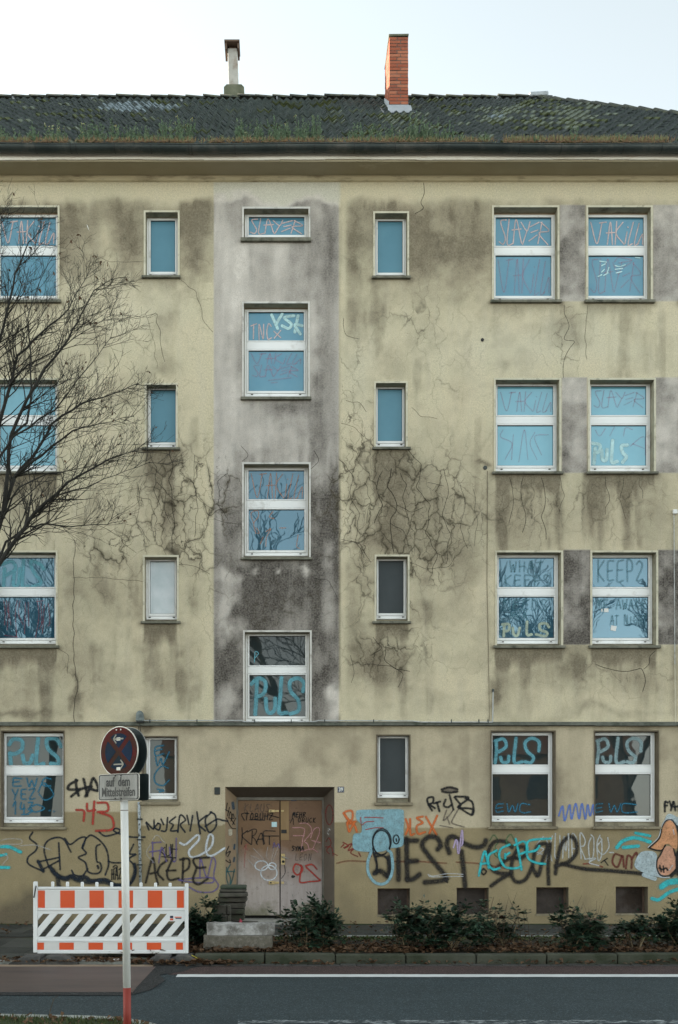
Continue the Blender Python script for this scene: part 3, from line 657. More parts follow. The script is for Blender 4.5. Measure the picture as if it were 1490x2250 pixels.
# --- entrance
DY = .38
di = (520,1752,711,2013)        # door plane at depth DY
E = bpy.data.objects.new('entrance', None); COL.objects.link(E); E.parent = B
o0 = W(DOOR_O[0], DOOR_O[3]); o1 = W(DOOR_O[2], DOOR_O[1]); i0 = W(di[0], di[3], DY); i1 = W(di[2], di[1], DY)
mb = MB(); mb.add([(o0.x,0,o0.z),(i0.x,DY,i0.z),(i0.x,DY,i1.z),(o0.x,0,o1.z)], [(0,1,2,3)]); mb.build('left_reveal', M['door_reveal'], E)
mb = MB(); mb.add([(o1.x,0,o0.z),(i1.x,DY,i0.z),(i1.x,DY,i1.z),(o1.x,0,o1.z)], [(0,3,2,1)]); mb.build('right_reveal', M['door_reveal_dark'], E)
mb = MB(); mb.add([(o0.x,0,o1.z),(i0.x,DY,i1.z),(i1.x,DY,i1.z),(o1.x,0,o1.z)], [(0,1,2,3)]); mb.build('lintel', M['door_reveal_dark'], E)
mb = MB(); s0 = W(DOOR_O[0]-6, 2036).z
mb.box(o0.x, o1.x, -.10, DY+.1, -.05, o0.z); mb.build('door_step', M['concrete'], E, bevel=.01)
mb = MB(); f = .035
mb.box(i0.x, i1.x, DY-.01, DY+.06, i1.z-f*1.4, i1.z); mb.box(i0.x-.02, i0.x+.022, DY-.01, DY+.06, i0.z, i1.z-f*1.4); mb.box(i1.x-.022, i1.x+.02, DY-.01, DY+.06, i0.z, i1.z-f*1.4)
mb.build('door_frame', M['door_frame'], E)
xm = W(615.5, 1800, DY).x
def leaf(x0, x1, name, mat, lab):
    m_ = MB(); m_.box(x0, x1, DY, DY+.045, i0.z+.012, i1.z-f*1.4-.006); return m_.build(name, mat, E, bevel=.004, label=lab)
DL = leaf(i0.x+.026, xm-.009, 'door_leaf', M['door'], 'left brown door leaf worn to grey at the bottom')
DR = leaf(xm+.009, i1.x-.026, 'door_leaf', M['door2'], 'right brown door leaf with latch and handle')
mb = MB(); a = W(617, 1846, DY); b = W(635, 1758, DY); mb.box(xm+.010, b.x, DY-.008, DY-.0005, a.z, i1.z-f*1.4-.02); mb.build('cover_strip', M['door_ply'], DR)
mb = MB(); mb.box(i0.x, i1.x, DY+.07, DY+.09, i0.z, i1.z); mb.build('door_back', M['black'], E)
def dbox(px0, py0, px1, py1, y0, y1, name, mat, par, bevel=.003):
    a = W(px0, py1, DY); b = W(px1, py0, DY); q = MB(); q.box(a.x, b.x, DY-y0, DY-y1, a.z, b.z); return q.build(name, mat, par, bevel=bevel)
for (ya, yb) in ((1779,1785),(1936,1943)):
    dbox(590.5, ya, 604, yb, .03, .001, 'hasp', M['brass'], DL)
    dbox(604.3, ya+1, 613.2, yb-1, .016, .001, 'hasp_strap', M['brass'], DL)
    dbox(593, ya+2, 597, yb-2, .034, .0305, 'hasp_slot', M['black'], DL, 0)
    dbox(618, ya+1, 624, yb-1, .02, .0085 if ya < 1800 else .001, 'staple', M['brass'], DR)
dbox(617.5, 1876, 626.5, 1900, .012, .001, 'lock_plate', M['brass'], DR)
mb = MB(); h0 = W(620, 1882, DY); h1 = W(634, 1887, DY)
mb.tube([(h0.x, DY-.01, h0.z), (h0.x, DY-.06, h0.z), (h1.x, DY-.065, h1.z)], [.010,.010,.008], 8); mb.build('door_handle', M['alu'], DR, True)
mb = MB(); h = W(622.5, 1893, DY); mb.tube([(h.x, DY-.011, h.z), (h.x, DY-.035, h.z)], [.024,.022], 12); mb.build('lock_cylinder', M['black'], DR, True)
mb = MB(); h = W(644.5, 1926, DY); mb.prism([(h.x+.038*math.cos(t*.7)*(1+.15*math.sin(3*t)), h.z+.024*math.sin(t*.7)*(1+.2*math.cos(2*t))) for t in range(9)], DY-.002, DY-.0005); mb.build('broken_hole', M['black'], DR)
dbox(618, 1823, 630, 1831, .011, .0085, 'name_plate', M['black'], DR, 0)
dbox(597, 1806, 608.5, 1817, .003, .001, 'sticker', simple('cyan_sticker', (.30,.55,.60), (.65,.78,.80), .5, 60, 0), DL, 0)
dbox(640, 1757, 652, 1760, .003, .001, 'sticker', M['navy'], DR, 0)
for q in range(3):      # hinges
    for xx, par in ((i0.x+.026, DL), (i1.x-.026, DR)):
        zz = i0.z+.25+q*.75; m_ = MB(); m_.tube([(xx, DY-.01, zz), (xx, DY-.01, zz+.09)], .009, 6); m_.build('hinge', M['door_frame'], par)

# --- ledge between ground floor and upper storeys
mb = MB(); a = W(0, 1595); b = W(0, 1587.5)
random.seed(3)
xx = -29.9
while xx < XR:
    nx_ = min(xx+random.uniform(.9, 1.6), XR); dz = random.uniform(-.004, .004)
    mb.add([(xx,-.075,a.z+dz),(nx_-.003,-.075,a.z+dz),(nx_-.003,-.0005,a.z-.004),(xx,-.0005,a.z-.004),(xx,-.07,b.z-.014+dz),(nx_-.003,-.07,b.z-.014+dz),(nx_-.003,-.0005,b.z+.012),(xx,-.0005,b.z+.012)],
           [(0,3,2,1),(4,5,6,7),(0,1,5,4),(1,2,6,5),(2,3,7,6),(3,0,4,7)]); xx = nx_
mb.build('ledge', M['ledge'], B)

# --- cornice
zs_ = EYE+11.13; YS = -.42
C = bpy.data.objects.new('cornice', None); COL.objects.link(C); C.parent = B
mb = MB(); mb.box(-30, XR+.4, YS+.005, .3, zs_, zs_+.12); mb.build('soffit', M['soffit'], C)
mb = MB(); m0 = W(0, 399).z
mb.add([(-30,-.035,m0),(XR+.05,-.035,m0),(XR+.05,-.001,m0-.012),(-30,-.001,m0-.012),(-30,-.07,zs_-.02),(XR+.05,-.07,zs_-.02),(XR+.05,-.07,zs_-.001),(-30,-.07,zs_-.001)],
       [(0,3,2,1),(0,1,5,4),(4,5,6,7)]); mb.build('moulding', M['mould'], C)
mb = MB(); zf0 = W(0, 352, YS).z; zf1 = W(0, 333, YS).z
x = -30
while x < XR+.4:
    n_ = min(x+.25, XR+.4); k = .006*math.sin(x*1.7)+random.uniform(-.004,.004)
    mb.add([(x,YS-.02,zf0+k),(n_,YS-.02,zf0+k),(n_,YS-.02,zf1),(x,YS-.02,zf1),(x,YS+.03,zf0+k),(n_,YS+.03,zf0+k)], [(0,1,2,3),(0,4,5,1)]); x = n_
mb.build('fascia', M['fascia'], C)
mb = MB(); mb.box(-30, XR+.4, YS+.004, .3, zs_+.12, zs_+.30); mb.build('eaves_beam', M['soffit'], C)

# --- gutter: half round, with sleeves and joints
GY, GR = -.54, .085
gz = EYE+(VY-323)*(DIST+GY)/FOC
GUT = bpy.data.objects.new('gutter', None); COL.objects.link(GUT); GUT.parent = B
def halfround(x0, x1, r, sag=0.0):
    vs = []; fs = []; n = 10; k = 24
    xs_ = np.linspace(x0, x1, max(2, int((x1-x0)/.35)))
    for x in xs_:
        dz = .007*math.sin(x*.9)+.005*math.sin(x*2.3+1)
        for i in range(n+1):
            a = math.pi*i/n; vs.append((x, GY-math.cos(a)*r, gz+dz-math.sin(a)*r))
    for j in range(len(xs_)-1):
        for i in range(n): fs.append((j*(n+1)+i, (j+1)*(n+1)+i, (j+1)*(n+1)+i+1, j*(n+1)+i+1))
    return vs, fs
mb = MB(); mb.add(*halfround(-30, XR+.6, GR)); mb.build('trough', M['zinc'], GUT, True)
mb = MB()
for j in range(120):
    x = -30+j*.35; x2 = x+.35
    if x > XR+.2: break
    f_ = lambda q: .007*math.sin(q*.9)+.005*math.sin(q*2.3+1)
    mb.tube([(x, GY-GR, gz+f_(x)), (x2, GY-GR, gz+f_(x2))], .011, 6)
mb.build('bead', M['zinc'], GUT, True)
for p in (76,153,165,250,330,413,420,515,607,690,778,803,868,963,1055,1142,1233,1300,1370,1455):
    x = W(p, 0, GY-GR).x; m_ = MB(); m_.add(*halfround(x, x+.018, GR+.004)); m_.build('joint', M['zinc_seam'], GUT, True)
m_ = MB(); x = W(798,0,GY).x; m_.add(*halfround(x-.06, x+.07, GR+.006)); m_.build('outlet_sleeve', M['zinc'], GUT, True)

# --- roof
RF = bpy.data.objects.new('roof', None); COL.objects.link(RF); RF.parent = B
RY0, RZ0 = -.50, EYE+11.30; RY1, RZ1 = 4.5, EYE+15.70
RXE = 10.4; RXR = 5.5                       # eaves corner and end of the ridge
sl_v = Vector((0, RY1-RY0, RZ1-RZ0)); SLEN = sl_v.length; sd = sl_v.normalized(); sn_ = Vector((0, -sd.z, sd.y))
mb = MB()
mb.add([(-30,RY0,RZ0),(RXE,RY0,RZ0),(RXR,RY1,RZ1),(-30,RY1,RZ1),(-30,9.5,RZ0),(RXE,9.5,RZ0)], [(0,1,2,3),(3,2,5,4),(1,5,2),(0,3,4)])
mb.build('roof_deck', M['far_dark'], RF)
def tile_geo(w=.30, ln=.385):
    """double-wave pantile: eave edge at the origin, running up along +v"""
    n = 8; prof = []
    for i in range(n+1):
        u = i/n; prof.append((u*w,   .027*math.cos(2*math.pi*2*u)+.027))
    vs = []
    for v_, off in ((0, .040), (ln, .002)):
        for x, h in prof: vs.append((x, v_, h+off))
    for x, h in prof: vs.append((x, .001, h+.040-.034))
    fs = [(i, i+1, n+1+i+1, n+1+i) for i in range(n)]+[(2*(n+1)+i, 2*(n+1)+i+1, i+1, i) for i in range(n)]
    return vs, fs
TV, TF = tile_geo()
RB = Matrix(((1,0,0),(0,sd.y,sn_.y),(0,sd.z,sn_.z)))
tmesh = {}
for nm in ('tile','tile_pale','tile_lichen','tile_moss'):
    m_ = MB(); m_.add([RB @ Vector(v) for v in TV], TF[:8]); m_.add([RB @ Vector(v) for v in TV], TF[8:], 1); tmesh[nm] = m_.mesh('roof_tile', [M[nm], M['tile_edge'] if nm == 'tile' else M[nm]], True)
mats = ['tile','tile_pale','tile_lichen','tile_moss']
stuff = MB(); stuff2 = MB(); random.seed(5); cnt = 0
COURSE = .335; NC = int(SLEN/COURSE)+1
def px_of(x, y): return VX+x*FOC/(DIST+y)
for c in range(NC):
    v0 = c*COURSE-.06; base = Vector((0,RY0,RZ0))+sd*v0
    xlim = RXE-(v0/SLEN)*(RXE-RXR)
    k = 0; x = -30+(0 if c % 2 == 0 else .15)
    while x < xlim-.1:
        p = base+Vector((x,0,0))+sn_*.02; ppx = px_of(p.x, p.y); ppy = VY-(p.z-EYE)*FOC/(DIST+p.y)
        t = 'tile'; r_ = random.random()
        d1 = ((ppx-285)/85)**2+((ppy-242)/11)**2; d2 = ((ppx-1180)/150)**2+((ppy-262)/34)**2; d3 = ((ppx-870)/50)**2+((ppy-265)/28)**2
        if d1 < 1 and r_ < .85: t = 'tile_pale'
        elif (d2 < 1 and r_ < .6) or (d3 < 1 and r_ < .6): t = 'tile_lichen' if random.random() < .6 else 'tile_moss'
        elif r_ < .035: t = 'tile_lichen'
        elif r_ < .12: t = 'tile_moss'
        elif abs(ppx-1062) < 14 and abs(ppy-262) < 5: t = 'tile_pale'
        vis = -12 < ppx < 1500
        j = (random.uniform(-.006,.006), random.uniform(-.008,.008), random.uniform(-.004,.007))
        if vis and cnt < 298:
            o_ = link_mesh('roof_tile', tmesh[t], RF, p+Vector(j), (random.uniform(-.02,.02), random.uniform(-.012,.012), 0)); cnt += 1
        else:
            T = Matrix.Rotation(random.uniform(-.02,.02), 3, 'X')
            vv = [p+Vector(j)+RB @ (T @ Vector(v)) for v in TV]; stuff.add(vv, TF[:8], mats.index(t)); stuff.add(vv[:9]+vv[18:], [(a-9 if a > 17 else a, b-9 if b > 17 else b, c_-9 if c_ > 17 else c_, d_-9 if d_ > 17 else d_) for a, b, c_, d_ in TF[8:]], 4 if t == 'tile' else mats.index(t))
        x += .30
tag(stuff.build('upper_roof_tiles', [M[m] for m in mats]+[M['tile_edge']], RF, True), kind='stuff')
# ridge and hip tiles: lapped half-round caps
def cap_mesh(L=.42, r=.115):
    m_ = MB(); n = 8; vs = []
    for x, rr, up in ((0, r, .012), (L, r*.88, -.006)):
        for i in range(n+1):
            a = math.pi*i/n; vs.append((x, math.cos(a)*rr, math.sin(a)*rr*.8+up))
    for i in range(n+1):
        a = math.pi*i/n; vs.append((.001, math.cos(a)*(r-.02), math.sin(a)*(r-.02)*.8+.012))
    fs = [(i, n+1+i, n+2+i, i+1) for i in range(n)]+[(2*(n+1)+i, i, i+1, 2*(n+1)+i+1) for i in range(n)]
    m_.add(vs, fs); return m_.mesh('ridge_tile', M['ridge'], True)
cm = cap_mesh()
x = -12.0; i = 0
while x < RXR-.1:
    link_mesh('ridge_tile', cm, RF, (x, RY1, RZ1+.04+random.uniform(-.008,.012)), (0, random.uniform(-.03,.03), random.uniform(-.02,.02))); x += .37
hv = (Vector((RXE,RY0,RZ0))-Vector((RXR,RY1,RZ1))); hl = hv.length; hd = hv.normalized(); q = hd.to_track_quat('X','Z').to_euler(); s_ = .1
while s_ < hl:
    p = Vector((RXR,RY1,RZ1+.04))+hd*s_; link_mesh('ridge_tile', cm, RF, p, (q[0], q[1]+random.uniform(-.02,.02), q[2])); s_ += .37
for p in ((30,226),(203,228),(398,232),(609,226),(755,223),(960,227),(1093,226),(1272,232)):    # safety hooks near the ridge
    t_ = (VY-p[1]); d = None
    lo, hi = 0, 1
    for _ in range(30):
        m = (lo+hi)/2; P_ = Vector((0,RY0,RZ0))+sl_v*m; 
        if VY-(P_.z-EYE)*FOC/(DIST+P_.y) > p[1]: lo = m
        else: hi = m
    P_ = Vector((0,RY0,RZ0))+sl_v*lo; X_ = (p[0]-VX)*(DIST+P_.y)/FOC
    m_ = MB(); Q = Vector((X_, P_.y, P_.z))+sn_*.06
    m_.tube([Q, Q+sd*.22, Q+sd*.22+sn_*.03], .018, 6); m_.tube([Q, Q+sn_*.05], .018, 6); m_.build('roof_hook', M['lead'], RF)
m_ = MB(); m_.box(RXR-.18, RXR+.22, RY1-.12, RY1+.12, RZ1+.05, RZ1+.15, j=.012); m_.build('lead_cap', M['lead'], RF, bevel=.02)

# --- brick chimney, each brick its own
def on_roof(y): t = (y-RY0)/(RY1-RY0); return RZ0+(RZ1-RZ0)*t
CH = bpy.data.objects.new('brick_chimney', None); COL.objects.link(CH); CH.parent = B
cy0 = 2.73; cd = DIST+cy0; cx0 = (856-VX)*cd/FOC; cx1 = (897-VX)*cd/FOC; cy1 = cy0+.86
cz0 = EYE+(VY-236)*cd/FOC; cz1 = EYE+(VY-80)*cd/FOC
m_ = MB(); m_.box(cx0+.008, cx1-.008, cy0+.008, cy1-.008, cz0-.5, cz1-.01); m_.build('mortar_core', M['mortar'], CH)
bh = (cz1-cz0)/21; W_ = cx1-cx0; jt = .015
bm_ = {}
def brick(x0, x1, y0, y1, z):
    key = (round(x1-x0, 3), round(y1-y0, 3), random.choice([0,0,0,1,1,2,2,3]))
    if key not in bm_:
        q = MB(); q.box(0, key[0], 0, key[1], 0, bh-jt); bm_[key] = q.mesh('brick', M['brick%d' % key[2]])
    link_mesh('brick', bm_[key], CH, (x0+random.uniform(-.002,.002), y0+random.uniform(-.004,.003), z))
for c in range(21):
    z = cz0+c*bh
    L1 = W_*.62-jt
    if c % 2: sp = [(cx0, cx0+L1), (cx0+L1+jt, cx1)]
    else: sp = [(cx0, cx1-L1-jt), (cx1-L1, cx1)]
    for a, b in sp:
        brick(a, b, cy0, cy0+.11, z); brick(a, b, cy1-.11, cy1, z)
    k = 3; ys = np.linspace(cy0+.11+jt, cy1-.11-jt+jt, k+1)
    for i in range(k):
        brick(cx0, cx0+.11, ys[i], ys[i+1]-jt, z); brick(cx1-.11, cx1, ys[i], ys[i+1]-jt, z)
m_ = MB(); m_.box(cx0-.012, cx1+.012, cy0-.012, cy1+.012, cz1, cz1+.05, j=.006); m_.build('crown', M['concrete_moss'], CH, bevel=.01)
m_ = MB(); zb = on_roof(cy0-.16)
m_.add([(cx0-.04,cy0-.03,cz0+.02),(cx1+.05,cy0-.03,cz0+.02),(cx1+.06,cy0-.20,on_roof(cy0-.20)+.09),(cx0-.05,cy0-.20,on_roof(cy0-.20)+.09),(cx0-.04,cy0-.03,cz0-.3),(cx1+.05,cy0-.03,cz0-.3)],
       [(0,3,2,1)])
m_.add([(cx0-.012,cy0-.032,cz0-.22),(cx1+.012,cy0-.032,cz0-.22),(cx1+.012,cy0-.032,cz0+.03),(cx0-.012,cy0-.032,cz0+.03),(cx0-.012,cy0-.004,cz0+.035),(cx1+.012,cy0-.004,cz0+.035)], [(0,1,2,3),(3,2,5,4)])
for sx, e in ((cx0-.012,-1),(cx1+.012,1)):
    m_.add([(sx,cy0-.03,on_roof(cy0)+.0),(sx,cy1,on_roof(cy1)+.0),(sx,cy1,on_roof(cy1)+.22),(sx,cy0-.03,on_roof(cy0)+.26),(sx+e*.14,cy1,on_roof(cy1)+.085),(sx+e*.14,cy0-.1,on_roof(cy0-.1)+.085)], [(0,1,2,3),(0,1,4,5)])
m_.build('flashing', M['lead'], CH)
# --- concrete flue behind the ridge
FL = bpy.data.objects.new('flue_chimney', None); COL.objects.link(FL); FL.parent = B
fd = 22.1; fy = fd-DIST
fpx = lambda p: (p-VX)*fd/FOC
fpz = lambda p: EYE+(VY-p)*fd/FOC
m_ = MB()
a, b = fpx(492), fpx(536.5); zb, zt_, zc = fpz(245), fpz(191), fpz(185)
m_.prism([(a,zb),(b,zb),(b,zt_),(b-.06,zc),(a+.06,zc),(a,zt_)], fy, fy+.42); m_.build('base', M['concrete_moss'], FL)
m_ = MB(); m_.add([(fpx(502),fy+.11,zc),(fpx(524),fy+.11,zc),(fpx(524),fy+.31,zc),(fpx(502),fy+.31,zc),(fpx(499.5),fy+.11,fpz(97)),(fpx(521),fy+.11,fpz(97)),(fpx(521),fy+.31,fpz(97)),(fpx(499.5),fy+.31,fpz(97))],
                  [(0,1,5,4),(1,2,6,5),(2,3,7,6),(3,0,4,7),(4,5,6,7)]); m_.build('flue', M['concrete_flue'], FL, bevel=.01)
m_ = MB(); m_.box(fpx(493), fpx(526.5), fy-.02, fy+.42, fpz(92), fpz(88)); m_.box(fpx(494), fpx(498.5), fy+.02, fy+.38, fpz(106), fpz(92)); m_.box(fpx(521.5), fpx(525.5), fy+.02, fy+.38, fpz(104), fpz(92))
m_.box(fpx(503), fpx(518), fy+.14, fy+.28, fpz(97), fpz(92)); m_.build('cowl', M['rust'], FL)

# ---------------------------------------------------------------- ground
YK = -4.46                      # kerb face of the planting bed
ZS = .12                        # pavement level
mb = MB(); mb.box(-400, 400, -300, 500, -.6, -.06); tag(mb.build('ground', M['ground']), kind='structure')
mb = MB(); mb.add([(-60,-13.5,0),(60,-13.5,0),(60,YK,0),(-60,YK,0)], [(0,1,2,3)]); tag(mb.build('road', M['asphalt']), kind='structure')
XS = -1.35
mb = MB(); y0 = -5.37
mb.add([(XS+.05,y0,.004),(60,y0,.004),(60,YK-.17,.004),(XS+.35,YK-.17,.004)], [(0,1,2,3)]); mb.add([(-60,y0,.004),(-14,y0,.004),(-14,YK-.17,.004),(-60,YK-.17,.004)], [(0,1,2,3)])
tag(mb.build('cycle_strip', M['red_asphalt']), kind='structure')
def marking(name, x0, x1, ya, yb, z, mat, step=.06, amp=.006):
    m_ = MB(); xs_ = np.arange(x0, x1, step); vs = []; r_ = random.Random(4)
    for x in xs_: vs += [(x, ya+r_.uniform(-amp,amp), z), (x, yb+r_.uniform(-amp,amp), z)]
    m_.add(vs, [(2*i, 2*i+2, 2*i+3, 2*i+1) for i in range(len(xs_)-1)]); return m_.build(name, mat)
tag(marking('lane_line', XS+.17, 12, -5.60, -5.375, .008, M['road_paint']), kind='structure')
tag(marking('faded_lane_line', -.36, 12, -8.43, -8.25, .004, M['faded_paint'], .04, .01), kind='structure')
# gutter stones
random.seed(9); GS = bpy.data.objects.new('gutter_strip', None); COL.objects.link(GS); tag(GS, kind='structure')
gm = MB(); gm.box(0, .192, 0, .15, -.05, .012); gme = gm.mesh('gutter_stone', M['gutter_stone'])
x = -1.05
while x < 6:
    link_mesh('gutter_stone', gme, GS, (x, YK-.165+random.uniform(-.004,.004), random.uniform(-.004,.005))); x += .2
# kerb stones, each its own
KB = bpy.data.objects.new('kerb', None); COL.objects.link(KB); tag(KB, kind='structure')
kms = []
for i in range(4):
    q = MB(); q.box(0, .868, 0, .15, -.2, .136, j=.004); kms.append(q.mesh('kerb_stone', M['kerb']))
d = DIST+YK; x = (893-VX)*d/FOC-.88*3
while x < 14:
    o_ = link_mesh('kerb_stone', random.choice(kms), KB, (x, YK, random.uniform(-.006,.004)), (0,0,random.uniform(-.003,.003)))
    b_ = o_.modifiers.new('bevel','BEVEL'); b_.width = .018; b_.segments = 2; x += .88
o_ = link_mesh('kerb_stone', kms[0], KB, ((893-VX)*d/FOC-.88*3-.86, YK+.01, -.05), (0,.06,0))
# lowered kerb at the driveway on the left
q = MB(); q.box(0, .868, 0, .15, -.2, .05, j=.003); lk = q.mesh('kerb_stone', M['kerb_grey'])
x = (893-VX)*d/FOC-.88*4
while x > -12: x -= .88; link_mesh('kerb_stone', lk, KB, (x, YK, random.uniform(-.004,.004)))
# pavement
YB = -2.06; XD = -2.35        # edge of the bed, right edge of the paved driveway
SW = bpy.data.objects.new('sidewalk', None); COL.objects.link(SW); tag(SW, kind='structure')
q = MB(); q.add([(-60,YB,ZS-.012),(60,YB,ZS-.012),(60,.1,ZS-.012),(-60,.1,ZS-.012)], [(0,1,2,3)]); q.add([(-60,YK+.15,.03),(XD,YK+.15,.03),(XD,YB,ZS-.012),(-60,YB,ZS-.012)], [(0,1,2,3)])
q.build('bedding', M['soil'], SW)
sms = []
for i in range(3):
    for mt in ('slab','slab_light'):
        q = MB(); q.box(.003, .497, .003, .497, -.05, 0); sms.append(q.mesh('paving_slab', M[mt]))
random.seed(12); ns = 0
for j in range(4):
    x = -6.2+.25*(j % 2)
    while x < 7.2:
        y = YB+.03+j*.5
        if y+.5 < .02:
            link_mesh('paving_slab', random.choice(sms[::2] if random.random() < .8 else sms[1::2]), SW, (x, y, ZS+random.uniform(-.005,.004)), (random.uniform(-.006,.006), random.uniform(-.006,.006), 0)); ns += 1
        x += .5
for j in range(5):
    x = XD-.5
    while x > -6.4:
        y = YK+.16+j*.5
        if y+.5 <= YB+.2:
            t_ = (y-YK)/(YB-YK); link_mesh('paving_slab', random.choice(sms), SW, (x, y, .045+(ZS-.045)*t_+random.uniform(-.003,.006)), (math.atan2(ZS-.045, YB-YK)+random.uniform(-.006,.006), random.uniform(-.006,.006), 0)); ns += 1
        x -= .5
q = MB(); q.box(XD, 60, YB-.06, YB+.02, -.1, ZS+.012); q.build('edging', M['kerb_grey'], SW, bevel=.01)
# bare earth at the foot of the wall, and planting bed
def bumpy(name, x0, x1, y0, y1, z, amp, mat, st=.06, edge=True):
    xs_ = np.arange(x0, x1+st, st); ys_ = np.arange(y0, y1+1e-6, st); Xg, Yg = np.meshgrid(xs_, ys_, indexing='ij')
    h = (fbm(Xg+90, Yg+90, 1.5, 61)-.5)*amp*1.6+(fbm(Xg+90, Yg+90, 8, 71)-.5)*amp
    if edge: h = h*np.clip(np.minimum((Yg-y0), (y1-Yg))/.2, .25, 1)
    m_ = MB(); nx, ny = Xg.shape
    m_.v = [(float(a), float(b), float(z+c)) for a, b, c in zip(Xg.ravel(), Yg.ravel(), h.ravel())]
    m_.f = [(i*ny+j, (i+1)*ny+j, (i+1)*ny+j+1, i*ny+j+1) for i in range(nx-1) for j in range(ny-1)]; m_.m = [0]*len(m_.f)
    return m_.build(name, mat, None, True)
tag(bumpy('planting_bed', XD+.02, 14, YK+.15, YB-.06, .10, .07, M['soil']), kind='structure')
q = MB(); q.box(-60, 60, -.06, .0, -.1, ZS+.006, j=0); tag(q.build('wall_base_strip', M['moss_turf']), kind='structure')
# median with the signpost: curved pale kerb and turf
MEDX = [-9,-2.378,-2.104,-1.626,-1.32,-1.087,-.96,-.80,-.66]; MEDY = [-8.25,-8.456,-8.5,-8.543,-8.608,-8.8,-8.954,-9.25,-9.7]
def med_y(x):      # road side edge of the median kerb: straight, then curving towards the viewer on the right
    return float(np.interp(x, MEDX, MEDY)) if x < MEDX[-1] else MEDY[-1]-(x-MEDX[-1])*4
MD = bpy.data.objects.new('median_kerb', None); COL.objects.link(MD); tag(MD, kind='structure')
x = -7.4; random.seed(2)
while x < -.6:
    x2 = min(x+(.78 if x < -1.9 else .30), -.58)
    m_ = MB(); n = 3; pts = [x+(x2-.012-x)*i/n for i in range(n+1)]
    vs = []
    for p in pts:
        y = med_y(p); s = (med_y(p+.01)-med_y(p-.01))/.02; nn = Vector((s,-1,0)).normalized()
        for (o_, zz) in ((0,-.1),(0,.085),(.02,.10),(.16,.10),(.16,-.1)): vs.append((p+nn.x*o_, y+nn.y*o_, zz))
    fs = [(i*5+k, i*5+k+1, (i+1)*5+k+1, (i+1)*5+k) for i in range(n) for k in range(4)]+[(0,1,2,3,4)[::-1], tuple(n*5+k for k in range(5))]
    m_.add(vs, fs); m_.build('kerb_stone', M['kerb_grey'], MD); x = x2
m_ = MB(); vs = []; xs_ = np.arange(-9, -.55, .06)
for p in xs_: 
    y = med_y(p)-.15
    for k in range(12): vs.append((float(p), y-k*k*.04, .085+random.uniform(0,.02)))
m_.add(vs, [(i*12+k, i*12+k+1, (i+1)*12+k+1, (i+1)*12+k) for i in range(len(xs_)-1) for k in range(11)]); tag(m_.build('median_turf', M['moss_turf'], None, True), kind='structure')

# road plate with sandy far edge, asphalt ramp round it
RP = empty('road_plate', (0,0,0), 'large flat brown plate lying on the road edge in front of the barrier', 'plate')
pa = G(12, 2119, .02); px1 = -1.50; ya, yb = -4.62, -6.78
m_ = MB(); m_.box(-6.5, px1, yb, ya-.16, .004, .022); m_.build('sheet', M['plate'], RP, bevel=.006)
m_ = MB(); m_.box(-4.6, px1-.05, ya-.159, ya+.05, .002, .019, j=.003); m_.build('sandy_edge', M['plate_edge'], RP)
q = MB(); random.seed(1)
out = [(-6.6,yb-.10),(px1-.02,yb-.12),(px1+.16,yb+.25),(px1+.22,yb+.9),(px1+.14,yb+1.4),(px1+.34,ya-.5),(px1+.42,ya-.15),(px1+.60,ya+.06),(px1-.2,ya+.1)]
out = [(a+random.uniform(-.03,.03), b+random.uniform(-.02,.02)) for a, b in out]
inn = [(-6.5,yb+.01),(px1-.01,yb+.01),(px1-.01,yb+.3),(px1-.01,yb+.9),(px1-.01,yb+1.4),(px1-.01,ya-.5),(px1-.01,ya-.2),(px1-.01,ya-.1),(px1-.2,ya-.05)]
n = len(out); q.add([(a,b,.006) for a,b in out]+[(a,b,.020) for a,b in inn], [(i, i+1, n+i+1, n+i) for i in range(n-1)]); q.build('asphalt_ramp', M['asphalt_dark'], RP)

# ---------------------------------------------------------------- leaves (helper for foliage made of many small folded faces)
def leaf_cloud(name, leaves, mat, parent=None, kind='stuff'):
    """leaves: array rows x,y,z, dx,dy,dz (length vector), sx,sy,sz (side vector), fold"""
    L = np.array(leaves, dtype=np.float64); n = len(L)
    P = L[:,0:3]; D = L[:,3:6]; S = L[:,6:9]; N = np.cross(D, S); N /= (np.linalg.norm(N, axis=1, keepdims=True)+1e-9)
    f = L[:,9:10]*np.linalg.norm(S, axis=1, keepdims=True)
    v = np.stack([P, P+D*.5+S+N*f, P+D, P+D*.5-S+N*f], 1).reshape(-1, 3)
    me = bpy.data.meshes.new(name); me.vertices.add(4*n); me.vertices.foreach_set('co', v.astype(np.float32).ravel())
    b = np.arange(n)[:,None]*4; q = (b+np.array([[0,1,2,0,2,3]])).astype(np.int32)
    me.loops.add(6*n); me.loops.foreach_set('vertex_index', q.ravel()); me.polygons.add(2*n); me.polygons.foreach_set('loop_start', np.arange(0, 6*n, 3, dtype=np.int32)); me.update(calc_edges=True)
    a = me.attributes.new('rnd', 'FLOAT_VECTOR', 'POINT'); r_ = np.random.RandomState(n % 9999).rand(n, 3); a.data.foreach_set('vector', np.repeat(r_, 4, axis=0).astype(np.float32).ravel())
    me.materials.append(mat); me.validate(); o_ = bpy.data.objects.new(name, me); COL.objects.link(o_)
    if parent is not None: o_.parent = parent
    if kind: o_['kind'] = kind
    return o_
def rv3(r_=random):
    while True:
        v = Vector((r_.uniform(-1,1), r_.uniform(-1,1), r_.uniform(-1,1)))
        if .05 < v.length < 1: return v.normalized()
def add_leaf(L, p, d, ln, wd, fold=.4):
    s = d.cross(rv3()); s = s.normalized() if s.length > 1e-4 else Vector((1,0,0))
    L.append((*p, *(d*ln), *(s*wd), fold))

